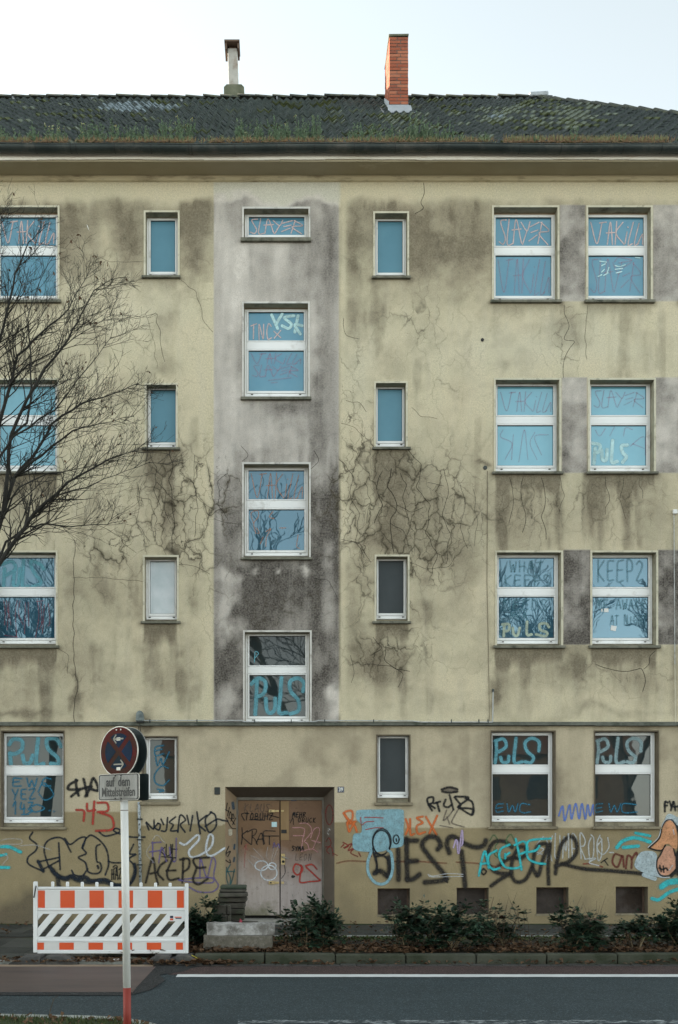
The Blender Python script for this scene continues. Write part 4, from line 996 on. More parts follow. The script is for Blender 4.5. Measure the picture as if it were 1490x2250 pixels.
# fallen leaves
random.seed(21); L = []
for i in range(5200):
    u = random.random()
    if u < .62: x, y = random.uniform(XD, 6.4), YK+.15+abs(random.gauss(0, .55))
    elif u < .80: x, y = random.uniform(XD, 6.4), random.uniform(YK+.15, YB-.05)
    elif u < .92: x, y = random.uniform(-1.9, 6.4)if random.random()<.45 else random.gauss(-1.1,.35), YK-abs(random.gauss(0, .10))
    else: x, y = random.uniform(-6, 6.4), random.uniform(YB, -.02)
    if y > YB-.05 and u < .8: continue
    dens = .45+.55*math.sin(x*2.1+1)**2
    if x < 2 and u < .62: dens = 1
    if random.random() > dens: continue
    z = .125 if y > YK+.15 and y < YB else (.02 if y < YK else ZS+.01)
    z += random.uniform(0, .03)
    a = random.uniform(0, 6.28); d_ = Vector((math.cos(a), math.sin(a), random.uniform(-.15,.6))).normalized(); s = Vector((-math.sin(a), math.cos(a), random.uniform(-.5,.5))).normalized()
    ln = random.uniform(.04, .095); L.append((x, y, z, *(d_*ln), *(s*ln*random.uniform(.3,.45)), random.uniform(.1,.9)))
for i in range(500):      # rubble and leaves under the barrier
    x = random.uniform(-3.6, -1.2); y = YK+random.uniform(-.22,.25); a = random.uniform(0,6.28); d_ = Vector((math.cos(a), math.sin(a), random.uniform(-.1,.5))).normalized(); s = Vector((-math.sin(a), math.cos(a), .3)).normalized()
    ln = random.uniform(.03,.08); L.append((x, y, .06, *(d_*ln), *(s*ln*.4), .5))
tag(leaf_cloud('fallen_leaves', L, M['dead_leaf']), 'brown dead leaves scattered over the planting bed and along the kerb', 'leaves')

# ---------------------------------------------------------------- weeds growing in the gutter
random.seed(31); L = []; LW = []; LD = []; LF = []
def gpt(px_, off=0.0): return Vector(((px_-VX)*(DIST+GY)/FOC, GY+random.uniform(-.05,.09)+off, gz+.005))
def dens(p): 
    d = .35
    for a, b, s in ((0,45,1),(50,85,1),(95,150,.9),(170,320,.75),(320,420,.9),(460,500,.5),(515,580,1),(590,705,1),(765,860,1),(860,960,1),(960,1080,.7),(1110,1300,1),(1300,1462,.9)): 
        if a <= p <= b: d = max(d, s)
    for a, b in ((152,176),(430,455),(1078,1105),(1465,1500)): 
        if a <= p <= b: d = .05
    return d
for i in range(26000):
    p = random.uniform(-40, 1500)
    if random.random() > dens(p): continue
    q = gpt(p); ln = random.uniform(.06, .16)*(1 if p < 1100 else 1.15); d_ = Vector((random.gauss(0,.35), random.uniform(-.5,.25), 1)).normalized()
    (LD if random.random() < .42 else L).append((*q, *(d_*ln), .0065, random.uniform(-.002,.002), 0, .2))
for i in range(17000):      # matted dry roots hanging over the bead
    p = random.uniform(-40, 1500)
    if random.random() > dens(p)*.95: continue
    q = gpt(p, -.03); q.z += .035; d_ = Vector((random.gauss(0,1), random.uniform(-.4,.2), random.uniform(-.35,.5))).normalized()
    LD.append((*q, *(d_*random.uniform(.03,.09)), random.uniform(-.004,.004), 0, .004, .2))
tall = MB()
def weed(p, h, flower=False):
    q = gpt(p); lean = Vector((random.uniform(-.22,.22), random.uniform(-.15,.1), 1)).normalized(); top = q+lean*h
    mid = q+lean*h*.5+Vector((random.uniform(-.02,.02),0,0)); tall.tube([q, mid, top], [.0035,.003,.0015], 3, cap=False)
    n = int(h*120)
    for k in range(n):
        t = random.uniform(.12, 1); b = q.lerp(top, t); a = random.uniform(0,6.28); d_ = Vector((math.cos(a), math.sin(a), random.uniform(.3,1.1))).normalized()
        ln = random.uniform(.035,.09)*(1.15-t*.75); LW.append((*b, *(d_*ln), *(Vector((-math.sin(a), math.cos(a), 0))*ln*.22), .3))
    if flower:
        for k in range(6):
            b = top+rv3()*.02; d_ = rv3(); LF.append((*b, *(d_*.016), *(d_.orthogonal()*.008), .3))
for (a, b, n, h0, h1, fl) in ((0,45,16,.10,.30,0),(52,84,14,.12,.36,0),(98,150,14,.15,.42,.5),(170,190,6,.15,.38,.3),(190,260,20,.15,.40,.1),(250,330,26,.12,.34,0),(330,350,8,.12,.25,0),(355,425,30,.15,.46,.15),(460,500,9,.08,.2,0),(518,582,30,.15,.44,.1),(590,640,22,.15,.42,.1),(640,705,30,.15,.48,.2),
                              (765,830,28,.12,.36,0),(830,900,26,.15,.34,.1),(900,950,22,.15,.46,0),(935,965,10,.2,.55,0),(965,1010,14,.12,.34,0),(1010,1080,16,.08,.2,0),(1150,1190,8,.08,.16,0),(1255,1270,8,.12,.3,0),(1345,1380,14,.1,.22,0),(-120,0,20,.1,.3,0)):
    for k in range(n): weed(random.uniform(a, b), random.uniform(h0, h1)*1.12, random.random() < fl)
GW = empty('gutter_weeds', (0, GY, gz), 'green weeds and dry grass growing out of the roof gutter', 'weeds')
GW['kind'] = 'stuff'
for nm, ls, mt in (('grass_tufts', L, 'grass'), ('weed_leaves', LW, 'weed'), ('dry_grass', LD, 'dry_mat'), ('flower_heads', LF, 'flower')):
    o_ = leaf_cloud(nm, ls, M[mt], GW); o_.location = (0, -GY, -gz)
o_ = tall.build('weed_stems', M['grass'] if False else M['stem'], GW); o_['kind'] = 'stuff'; o_.location = (0, -GY, -gz)

# ---------------------------------------------------------------- shrubs in the planting bed
def shrub(px0, px1, pytop, pybase, label, seed, dens=1.0, tall_=False, red=0.0, leggy=0.0, gap=0.0):
    r_ = random.Random(seed); g0 = G((px0+px1)/2, pybase, .1); d = g0.y+DIST; w = (px1-px0)*d/FOC; h = (pybase-pytop)*d/FOC
    root = empty('shrub', g0, label, 'shrub', 'shrubs in the planting bed'); st = MB(); L = []; LR = []; tips = []
    n = int(7+5*w)
    for i in range(n):
        a = r_.uniform(0, 6.28); rr = math.sqrt(r_.random())*.5
        tx, ty, tz = math.cos(a)*rr*w, math.sin(a)*rr*min(w, .95), h*(r_.uniform(.55,1.0) if r_.random() < .8 else r_.uniform(.3,.55))*(1-.45*rr)
        b = Vector((tx*.25+r_.uniform(-.06,.06), ty*.25+r_.uniform(-.05,.05), -.03)); e = Vector((tx,ty,tz)); m = b.lerp(e, .5)+Vector((r_.uniform(-.07,.07), r_.uniform(-.05,.05), r_.uniform(.0,.08)))
        st.tube([b, m, e], [.010,.007,.004], 5, 0 if r_.random() < .6 else 1)
        tips.append((e, (e-m).normalized()))
        for k in range(r_.randint(3, 6)):
            t = r_.uniform(.35-.2*(1-leggy), .95); s = b.lerp(m, t*2) if t < .5 else m.lerp(e, t*2-1); dd = Vector((r_.uniform(-1,1), r_.uniform(-1,1), r_.uniform(.0,.9))).normalized(); e2 = s+dd*r_.uniform(.10,.26)*min(1.1, w+.1)
            if e2.z < .04: e2.z = .05
            st.tube([s, s.lerp(e2,.5)+Vector((0,0,.015)), e2], [.005,.004,.0025], 4, 0 if r_.random() < .6 else 1); tips.append((e2, dd))
    for e, dd in tips:
        if r_.random() < gap+.12: continue
        if leggy and e.z < h*.35 and r_.random() < leggy: continue
        k = r_.randint(3, 5)
        for q in range(int(k*dens)):
            ax = (dd*r_.uniform(.2,.9)+Vector((r_.uniform(-1,1), r_.uniform(-1,1), r_.uniform(-.55,.6)))).normalized(); ln = r_.uniform(.09,.19)
            s0 = e-dd*r_.uniform(0,.08); use = LR if r_.random() < red else L
            for m in range(1, 5):       # leaflets in pairs along the stalk
                t = m/5+.15; c = s0+ax*ln*t+Vector((0,0,-.05*t*t)); sd_ = ax.cross(Vector((0,0,1))); sd_ = sd_.normalized() if sd_.length > .05 else Vector((1,0,0))
                for sg in (-1, 1):
                    d_ = (ax*.55+sd_*sg*r_.uniform(.7,1)+Vector((0,0,r_.uniform(-.45,.25)))).normalized(); l2 = r_.uniform(.06,.095); sv = d_.cross(Vector((r_.uniform(-.3,.3), r_.uniform(-.3,.3), 1))).normalized()
                    use.append((*c, *(d_*l2), *(sv*l2*.34), r_.uniform(-.2,.5)))
            d_ = (ax+Vector((0,0,-.3))).normalized(); sv = d_.cross(Vector((.1,.2,1))).normalized(); use.append((*(s0+ax*ln), *(d_*.065), *(sv*.018), .3))
    st.build('stems', [M['stem'], M['stem_pale']], root)
    leaf_cloud('foliage', L, M['shrub_leaf'], root, None)
    if LR: leaf_cloud('reddish_leaves', LR, M['shrub_leaf_red'], root, None)
    return root
shrub(412,470,1972,2078,'dense dark evergreen shrub partly hidden behind the right end of the barrier',1,1.5)
shrub(612,740,2000,2086,'broad leafy shrub in front of the brown double door',2,1.15, leggy=.2)
shrub(672,752,1966,2080,'taller twiggy shrub under the right door reveal',13,.8, leggy=.9, gap=.25)
shrub(852,950,1985,2088,'loose shrub below the first cellar hatch from the door',3,.95, leggy=.4, gap=.1)
shrub(905,1062,1968,2090,'largest dark green shrub between the first two cellar hatches',4,1.25, leggy=.3)
shrub(1070,1152,1966,2084,'leggy upright shrub with bare reddish stems right of the second cellar hatch',5,.85, red=.15, leggy=.8, gap=.2)
shrub(1205,1318,1986,2092,'rounded shrub with reddish top leaves below the third cellar hatch',6,1.1, red=.10, leggy=.2)
shrub(1345,1442,1976,2090,'upright shrub with a pale central stem below the fourth cellar hatch',7,.95, leggy=.6, gap=.05)
shrub(1452,1545,1976,2088,'shrub cut off by the right edge of the picture',8,1.1, leggy=.3)
shrub(508,560,2068,2086,'tiny green seedling in the dead leaves in front of the long concrete blocks',9,.5)
# bare twigs / dry grass stalks in the bed
random.seed(77); tw = MB()
for i in range(46):
    c = random.choice([(1130,1165),(700,790),(850,900),(1060,1110),(1210,1260),(1290,1330)]); p = G(random.uniform(*c), random.uniform(2072,2088), .1); h = random.uniform(.25,.75)
    a = random.uniform(-.35,.35); tw.tube([p, p+Vector((a*.3*h, 0, h*.55)), p+Vector((a*h, random.uniform(-.1,.1), h))], [.004,.003,.0015], 4)
tag(tw.build('dry_stalks', M['stem']), 'thin bare reddish-brown stalks standing between the shrubs', 'stalks', kind='stuff')
# ground cover near the back edge of the bed, grass in the median
random.seed(41); L = []
for i in range(2600):
    x, y = random.uniform(-1.2, 6.6), YB-.08-abs(random.gauss(0,.22)); a = random.uniform(0,6.28); d_ = Vector((math.cos(a)*.6, math.sin(a)*.6, random.uniform(.3,1))).normalized(); ln = random.uniform(.03,.07)
    L.append((x, y, .10, *(d_*ln), *(Vector((-math.sin(a), math.cos(a), 0))*ln*.3), .3))
tag(leaf_cloud('ground_cover', L, M['turf']), 'low green ground cover along the back of the planting bed', 'ground cover')
L = []
for i in range(9000):
    x = random.uniform(-4.4, -.75); y = med_y(x)-.17-random.random()**1.4*1.3; ln = random.uniform(.02,.065); d_ = Vector((random.gauss(0,.5), random.gauss(0,.5), 1)).normalized()
    L.append((x, y, .085, *(d_*ln), .0035, random.uniform(-.003,.003), 0, .2))
tag(leaf_cloud('verge_grass', L, M['turf']), 'short grass on the median strip at the lower left', 'grass')
L = []
for i in range(160):
    x = random.uniform(-4.2, -.9); y = med_y(x)-.12-random.random()*.4; add_leaf(L, Vector((x,y,.11)), Vector((random.uniform(-1,1), random.uniform(-1,1), .3)).normalized(), .05, .018)
tag(leaf_cloud('verge_leaves', L, M['dead_leaf']), 'dead leaves on the grass of the median strip', 'leaves')
st = MB(); p = G(98, 2246, .09); 
st.tube([W(103,2246,-8.62), W(112,2215,-8.62), W(118,2196,-8.63), W(128,2186,-8.62)], [.004,.003,.002,.0015], 4); st.tube([W(118,2200,-8.63), W(114,2190,-8.63)], [.002,.001], 4)
tag(st.build('bare_stalk', M['stem']), 'single thin bare stalk standing at the median kerb, lower left', 'stalk')

# ---------------------------------------------------------------- site barrier on two rubber feet
YB_ = -4.30
BR = empty('site_barrier', (W(244,2095,YB_).x, YB_, 0), 'white plastic site barrier with orange-red reflective blocks and slanted slots', 'barrier')
BR.rotation_euler = (0,0,0); off = BR.location.copy()
def bp(px, py, Y=YB_): v = W(px, py, Y); return v.x-off.x, v.z-off.z
def bbox(name, px0, py0, px1, py1, y0, y1, mat, bevel=.006, par=BR, label=None):
    a = bp(px0, py1); b = bp(px1, py0); q = MB(); q.box(a[0], b[0], y0, y1, a[1], b[1]); return q.build(name, mat, par, bevel=bevel, label=label)
PL = M['plastic']
bbox('end_post', 74, 1937, 82.5, 2093, -.03, .03, PL, .008); bbox('end_post', 406.5, 1941, 414, 2095, -.03, .03, PL, .008)
bbox('top_rail', 82.6, 1948.5, 406.4, 1954, -.024, .024, PL); bbox('middle_rail', 82.6, 1995.5, 406.4, 2001, -.024, .024, PL)
bbox('lower_rail', 82.6, 2064, 406.4, 2069.5, -.024, .024, PL); bbox('bottom_rail', 82.6, 2088, 406.4, 2095, -.024, .024, PL)
bbox('upper_panel', 82.6, 1954.1, 406.4, 1995.4, -.012, .012, PL, 0); bbox('lower_panel', 82.6, 2069.6, 406.4, 2087.9, -.012, .012, PL, 0)
for k, p in enumerate((116,148.5,181,213,245.5,278,310,342,374)):
    q = MB(); a = bp(p-3.2, 1948.6); b = bp(p+3.2, 1937+k*.35); q.box(a[0], b[0], -.018, .018, a[1], b[1]); q.build('peg', PL, BR, bevel=.008)
xs_ = [(84,99.5,1),(99.5,133,0),(133,165,1),(165,197,0),(197,229,1),(229,261,0),(261,293,1),(293,325,0),(325,357,1),(357,389,0),(389,404.5,1)]
for a, b, red in xs_:
    bbox('foil_block', a+.1, 1956.5, b-.1, 1994.5, -.016, -.0125, M['foil_red' if red else 'foil_white'], 0)
    bbox('foil_block', a-2, 2071, b-2.2, 2086.5, -.016, -.0125, M['foil_red' if red else 'foil_white'], 0)
# slotted field: frame strips plus slanted bars between the slots
bbox('slot_rail', 82.6, 2001.1, 406.4, 2007.8, -.014, .014, PL, 0); bbox('slot_rail', 82.6, 2058.2, 406.4, 2063.9, -.014, .014, PL, 0)
q0, q1 = 2007.9, 2058.1
def clipx(poly, lim, sgn):
    out = []
    for i in range(len(poly)):
        a, b = poly[i-1], poly[i]; ia, ib = sgn*(a[0]-lim) >= 0, sgn*(b[0]-lim) >= 0
        if ia != ib: t_ = (lim-a[0])/(b[0]-a[0]); out.append((lim, a[1]+(b[1]-a[1])*t_))
        if ib: out.append(b)
    return out
for k in range(-1, 11):
    a = 109.5+32.2*k; L0 = 42.0
    poly = clipx(clipx([(a-L0, q1), (a+17.7-L0, q1), (a+17.7, q0), (a, q0)], 82.7, 1), 406.3, -1)
    if len(poly) < 3: continue
    q = MB(); q.prism([bp(*p) for p in poly], -.014, .014); q.build('slanted_bar', PL, BR, bevel=.004)
bbox('label_plate', 371, 2008.1, 406.3, 2024, -.015, .013, PL, 0)
bbox('sticker', 374, 2012, 381, 2017, -.0175, -.0152, M['navy'], 0); bbox('sticker', 374, 2018, 381, 2022, -.0175, -.0152, M['foil_red'], 0)
bbox('sticker', 383, 2013.5, 400, 2019.5, -.0175, -.0152, M['white'], 0); bbox('sticker', 384, 2014, 399.5, 2016, -.019, -.0178, M['foil_red'], 0); bbox('sticker', 386, 2016.6, 399, 2018.8, -.019, -.0178, M['navy'], 0)
q = MB(); a = bp(76,1972); b = bp(82,1946); q.tube([(a[0], -.04, a[1]), (b[0]-.005, -.04, b[1])], .009, 5); q.build('hook', M['gasket'], BR)
def foot(px0, px1, yc, label, stripe=False):
    a = W(px0, 2110, yc).x; b = W(px1, 2110, yc).x; w = b-a; root = empty('barrier_foot', (a, yc, 0), label, 'barrier foot', 'rubber feet of the barrier')
    q = MB(); m = w*.5
    for (u0, u1) in ((0, m-.035), (m+.035, w)):
        s = (u1-u0); pr = [(u0+.0, .0), (u1, .0), (u1, .03 if u1 > m+.1 else .115), (u1-s*(.5 if u1 > m+.1 else .04), .125), (u0+s*(.5 if u0 < .1 else .04), .125), (u0, .03 if u0 < .1 else .115)]
        q.prism(pr, -.17, .17)
    q.build('rubber_block', M['rubber'], root, bevel=.018)
    q = MB(); q.box(m-.034, m+.034, -.15, .15, 0, .085); q.build('centre_web', M['rubber'], root, bevel=.006)
    for u in (.2, .8):
        q = MB(); q.box(w*u-.02, w*u+.02, .02, .06, .10, .13); q.build('socket_rib', M['rubber'], root)
    if stripe:
        q = MB(); u0 = w*.80; z0 = .085
        q.add([(w-.135,-.10,.1225),(w-.035,-.10,.0705),(w-.035,-.05,.0705),(w-.135,-.05,.1225)], [(0,1,2,3)]); q.build('yellow_strip', M['yellow'], root)
    return root
foot(26, 176, -4.42, 'black rubber foot under the left end of the barrier'); foot(318, 446, -4.40, 'black rubber foot with a yellow strip under the right end of the barrier', True)

# ---------------------------------------------------------------- signpost on the median
DP = 7.85; YP = DP-DIST; pc = W(271, 1838, YP); tilt = math.atan2((278.5-273.5)*DP/FOC, (2240-1790)*DP/FOC)
SP = empty('no_stopping_sign', (W(278.5,1838,YP).x-.005, YP, .09), 'faded round no-stopping sign with a text plate on a white post with red foot', 'road sign')
def pp(px, py): v = W(px, py, YP); return Vector((v.x-SP.location.x, 0, v.z-SP.location.z))
q = MB(); q.tube([pp(279,2170), pp(272.5,1722)], .0305, 20); q.build('post', M['post'], SP, True)
q = MB(); q.tube([pp(280,2290), pp(279,2170)], .0308, 20); q.build('post_foot', M['post_red'], SP, True)
q = MB(); q.tube([pp(273.2,1781.2), pp(273.2,1779.8)], .0318, 20); q.build('post_ring', M['rust'], SP)
ang = R(-34)
def face_obj(name, mb_, mat, cpx, cpy, along, smooth=False):
    o_ = mb_.build(name, mat, SP, smooth); c = pp(cpx, cpy); o_.rotation_euler = (0,0,ang)
    n_ = Vector((math.sin(ang), -math.cos(ang), 0)); o_.location = c+n_*along; return o_
def disc(r, y0, y1, n=64): q = MB(); q.prism([(r*math.cos(2*math.pi*i/n), r*math.sin(2*math.pi*i/n)) for i in range(n)], y0, y1); return q
RD = 55.5*DP/FOC
cdx, cdy = 262.5, 1652.5
FA = .058
ANG_N = Vector((math.sin(ang), -math.cos(ang), 0))
def side(cx, cy, flip=False):
    return cx, cy
# front disc: the plate centre sits in front of the post, so its picture position includes the offset
def put(name, mb_, mat, px_, py_, lift, smooth=False):
    o_ = mb_.build(name, mat, SP, smooth); o_.rotation_euler = (0,0,ang); o_.location = pp(271.5, py_)+ANG_N*(lift+.05); return o_
put('rim', (lambda q: q)(disc(RD, -.003, .006)), M['alu'], cdx, cdy, 0)
put('sign_face', disc(RD*.965, -.0045, -.0032), M['sign_red'], cdx, cdy, 0)
ri = RD*.72
def seg(a0, a1, r, inset):     # a wedge of the blue field between the red bars
    am = (a0+a1)/2; c = (inset*1.414*math.cos(am), inset*1.414*math.sin(am)); pts = [c]
    k = 14; dlt = math.asin(inset/r)
    for i in range(k+1): a = a0+dlt+(a1-a0-2*dlt)*i/k; pts.append((r*math.cos(a), r*math.sin(a)))
    q = MB(); q.prism(pts, -.0058, -.0047); return q
for k in range(4): put('blue_field', seg(R(45+90*k), R(135+90*k), ri, RD*.10), M['sign_blue'], cdx, cdy, 0)
def arrow(cx, cz, s, L_=.26):
    q = MB(); l = RD*L_; t = RD*.028; h = RD*.17
    q.prism([(cx-s*l, cz-t), (cx+s*l, cz-t), (cx+s*l, cz+t), (cx-s*l, cz+t)][::1 if s > 0 else -1], -.0072, -.006)
    for g in (-1, 1):
        p0 = (cx+s*l, cz); p1 = (cx+s*(l-h*.85), cz+g*h); dx, dz = p1[0]-p0[0], p1[1]-p0[1]; n_ = math.hypot(dx, dz); ox, oz = -dz/n_*t, dx/n_*t
        q.prism([(p0[0]-ox,p0[1]-oz),(p1[0]-ox,p1[1]-oz),(p1[0]+ox,p1[1]+oz),(p0[0]+ox,p0[1]+oz)], -.0084-.0006*g, -.0073)
    return q
put('arrow', arrow(0, RD*.50, -1), M['sign_arrow'], cdx, cdy, 0); put('arrow', arrow(0, -RD*.50, 1), M['sign_arrow'], cdx, cdy, 0)
for dz in (.86,):
    for dx in (-.10, .13):
        q = MB(); q.tube([(RD*dx, -.005, RD*dz), (RD*dx, -.010, RD*dz)], .006, 8); put('bolt', q, M['alu'], cdx, cdy, 0)
# back disc and back plate facing the other way
put('back_sign', disc(RD, -.003, .003), M['sign_back'], cdx, cdy, -.098); put('back_sign_rim', disc(RD*1.012, -.002, .006, 64), M['alu'], cdx, cdy, -.104)
PWx, PHz = 49.5*DP/FOC/math.cos(ang), 29.2*DP/FOC
def rrect(w, h, r, y0, y1):
    pts = []
    for cx, cz, a0 in ((w-r, h-r, 0), (-w+r, h-r, 90), (-w+r, -h+r, 180), (w-r, -h+r, 270)):
        for i in range(6): a = R(a0+i*18); pts.append((cx+r*math.cos(a), cz+r*math.sin(a)))
    q = MB(); q.prism(pts, y0, y1); return q
ppx, ppy = 265.0, 1730.0
put('plate_edge', rrect(PWx, PHz, .022, -.003, .005), M['alu'], ppx, ppy, .004); put('plate_border', rrect(PWx*.985, PHz*.97, .021, -.0042, -.0031), M['black'], ppx, ppy, .004)
put('text_plate', rrect(PWx*.93, PHz*.885, .014, -.0054, -.0043), M['sign_grey'], ppx, ppy, .004)
put('back_plate', rrect(PWx, PHz, .022, -.003, .003), M['sign_back'], ppx, ppy, -.104)
for zz in (.86, -.86):
    for dx in (-.14, .14):
        q = MB(); q.tube([(PWx*dx, -.005, PHz*zz), (PWx*dx, -.011, PHz*zz)], .006, 8); put('bolt', q, M['black'], ppx, ppy, .004)
for py_, ww in ((1625, .03), (1690, .03), (1735, .03)):
    q = MB(); q.tube([pp(271,py_+3), pp(271,py_-3)], .036, 16); q.build('clamp', M['alu'], SP, True)
    q = MB(); q.box(-.02, .02, -.055, .055, -.012, .012); o_ = q.build('clamp_arm', M['alu'], SP); o_.rotation_euler = (0,0,ang); o_.location = pp(271, py_)
def text_mesh(txt, size, mat, name, depth=.0008, sx=1.0, bold=.0):
    cu = bpy.data.curves.new(name, 'FONT'); cu.body = txt; cu.size = size; cu.extrude = depth; cu.offset = bold; cu.align_x = 'CENTER'; cu.align_y = 'CENTER'; cu.resolution_u = 3
    o_ = bpy.data.objects.new('tmp', cu); COL.objects.link(o_); bpy.context.view_layer.update()
    me = bpy.data.meshes.new_from_object(o_.evaluated_get(bpy.context.evaluated_depsgraph_get())); bpy.data.objects.remove(o_)
    me.transform(Matrix.Diagonal((sx,1,1,1))); me.transform(Matrix.Rotation(R(90), 4, 'X')); me.materials.clear(); me.materials.append(mat); me.name = name; return me
def put_text(txt, size, px_, py_, sx, lift=.0105, bold=.0):
    me = text_mesh(txt, size*1.12, M['black'], 'lettering', sx=sx, bold=bold); o_ = bpy.data.objects.new('lettering', me); COL.objects.link(o_); o_.parent = SP; o_.rotation_euler = (0,0,ang); o_.location = pp(271.5+px_-263.8, py_)+ANG_N*(lift+.05); return o_
put_text('auf  dem', .092, 263.5, 1719.3, .70, bold=.0018); put_text('Mittelstreifen', .088, 264.0, 1741.5, .66, bold=.0018)

# ---------------------------------------------------------------- concrete leftovers beside the entrance
random.seed(51)
def slab_thing(name, label, cat, pxa, pxb, pyt, pyb, Y, depth, z0, mat, rz=0, group=None, rough=.006):
    d = DIST+Y; a = W(pxa, pyb, Y); b = W(pxb, pyt, Y); h = b.z-a.z
    root = empty(name, ((a.x+b.x)/2, Y, a.z), label, cat, group, rz); w = (b.x-a.x)/2; q = MB(); n = 9
    vs = []; fs = []
    for i in range(n+1):       # a long block with a chipped, uneven outline
        x = -w+2*w*i/n
        for (yy, zz) in ((0,0),(0,h*.5),(0,h),(depth*.5,h),(depth,h),(depth,0)): vs.append((x+random.uniform(-rough,rough), yy+random.uniform(-rough,rough), zz+random.uniform(-rough,rough)))
    for i in range(n):
        for k in range(6): fs.append((i*6+k, i*6+(k+1) % 6, (i+1)*6+(k+1) % 6, (i+1)*6+k))
    fs.append(tuple(range(6))); fs.append(tuple(n*6+k for k in range(5, -1, -1))); q.add(vs, [f[::-1] for f in fs])
    q.build('block', M[mat], root, bevel=.008); return root
slab_thing('concrete_block', 'long tan concrete block with exposed gravel, lower of the two lying by the shrub', 'concrete block', 447, 598, 2056.5, 2086, -3.95, .28, .1, 'block_tan', -.02, 'long concrete blocks')
slab_thing('concrete_block', 'long concrete block with white lime stains, lying on top of the tan one', 'concrete block', 455, 604, 2029, 2056, -3.85, .24, .3, 'block_white', .03, 'long concrete blocks', .009)
ST = empty('paver_stack', W(511,2024,-2.75), 'leaning stack of old grey pavers with mossy top beside the brown entrance door', 'paver stack')
def paver(px0, px1, py0, py1, Y, dep, mat='paver', tw=0.0):
    a = W(px0, py1, Y); b = W(px1, py0, Y); q = MB(); o_ = ST.location
    q.box(a.x-o_.x, b.x-o_.x, Y-o_.y, Y-o_.y+dep, a.z-o_.z+.004, b.z-o_.z-.004, j=.008); return q.build('paver', M[mat], ST, bevel=.01)
for px0, px1, py0, py1, Y, mt in ((484,541,1946,1954,-2.70,'paver_green'),(482,540,1954,1961.5,-2.74,'paver'),(479,543,1961.5,1972.5,-2.80,'paver'),(477,542,1972.5,1984,-2.74,'paver'),(478,538,1984,1996,-2.72,'paver'),(500,537,1996,2009,-2.76,'paver'),(500,536,2009,2022,-2.73,'paver')):
    paver(px0, px1, py0, py1, Y, .36, mt)
BK = empty('paver_block', W(488,2028,-3.0), 'two grey pavers stacked against the leaning paver stack, on the lime stained block', 'pavers'); o_ = BK.location
for py0, py1 in ((1989,2010),(2010,2029)):
    a = W(468, py1, -3.05); b = W(506.5, py0, -3.05); q = MB(); q.box(a.x-o_.x, b.x-o_.x-.05, -.05, .2, a.z-o_.z+.002, b.z-o_.z-.002, j=.005); q.build('paver', M['paver'], BK, bevel=.008)
    q = MB(); q.box(b.x-o_.x-.044, b.x-o_.x, -.06, .19, a.z-o_.z+.002, b.z-o_.z-.002, j=.004); q.build('paver_edge', M['paver'], BK, bevel=.006)
g = W(490, 2060, -3.0); slb = empty('rubble_mound', (g.x, -3.1, .1), 'low mound of earth and broken pavers under the paver stack', 'rubble')
q = MB(); q.box(-.28, .50, 0, .62, -.05, W(0,2026,-2.75).z-.1, j=.03); q.build('broken_paver', M['paver'], slb, bevel=.03)
a = W(528,2030,-2.9); q = MB(); root = empty('plastic_scrap', a, 'small crumpled pink scrap lying beside the grey pavers', 'scrap')
q.add([(-.02,0,0),(.03,.01,.0),(.025,0,.05),(.0,-.01,.075),(-.015,.01,.04)], [(0,1,2),(0,2,3),(0,3,4)]); q.build('scrap', simple('pink_plastic', (.6,.08,.12), (.75,.14,.2), .5, 9, 0), root)
random.seed(61)
for (px_, py_, c, lab) in ((255,2111,'foil_white','small white paper scrap between the barrier feet'),(818,2100,'foil_white','tiny white wrapper on the kerb stone')):
    g = G(px_, py_, .05); q = MB(); q.box(-.03,.03,-.02,.02,0,.02, j=.008); tag(q.build('paper_scrap', M[c]), lab, 'litter'); o_ = bpy.data.objects[-1] if False else None
    bpy.data.objects['paper_scrap'].location = g; bpy.data.objects['paper_scrap'].name = 'litter_scrap'
g = G(218, 2108, .02); rk = MB(); n = 8
rk.tube([(-.11,0,.02),(-.04,.01,.06),(.04,-.01,.07),(.11,0,.02)], [.03,.075,.07,.025], 7); o_ = rk.build('rock', M['block_tan']); o_.location = g; tag(o_, 'rough brownish lump of rubble lying under the middle of the barrier', 'rock')

# ---------------------------------------------------------------- small things on the wall
LM = empty('wall_lamp', W(308,1587,0), 'sooty cap-shaped wall lamp on the ledge above the road sign', 'lamp')
def lp(px, py): v = W(px, py, 0); return v.x-LM.location.x, v.z-LM.location.z
a = lp(300,1586.5); b = lp(318,1563); m_ = (a[0]+b[0])/2; r = (b[0]-a[0])/2
q = MB(); q.prism([(a[0],a[1]),(b[0],a[1]),(b[0]-.008,b[1]-.07)]+[(m_+(r-.008)*math.cos(t), b[1]-.07+.07*math.sin(t)) for t in np.linspace(.2, math.pi-.2, 7)]+[(a[0]+.008,b[1]-.07)], -.13, -.001); q.build('lamp_cover', M['lamp_glass'], LM, bevel=.015)
q = MB(); q.box(a[0]+.01, b[0]-.01, -.12, -.005, a[1]-.02, a[1]); q.build('lamp_base', M['black'], LM)
q = MB()
def wl(*pts): return [W(p[0], p[1], 0)+Vector((0, -.02 if len(p) < 3 else p[2], 0)) for p in pts]
CT = tag(bpy.data.objects.new('cable_conduit', None), 'pale thin conduit running along the ledge from the lamp to the right', 'conduit'); COL.objects.link(CT)
q.tube(wl((317,1584.5,-.09),(532,1584.5,-.09),(536,1587,-.092),(690,1587,-.092),(700,1584.5,-.09),(905,1585.5,-.09),(925,1588,-.094),(1079,1588,-.094)), .010, 6); q.build('pipe', M['conduit'], CT)
for p in (331,434,560,640,713,820,990,1050,1070):
    v = W(p, 1585, 0); q = MB(); q.box(v.x-.008, v.x+.008, -.105, -.07, v.z-.035, v.z+.022); q.build('clip', M['zinc'], CT)
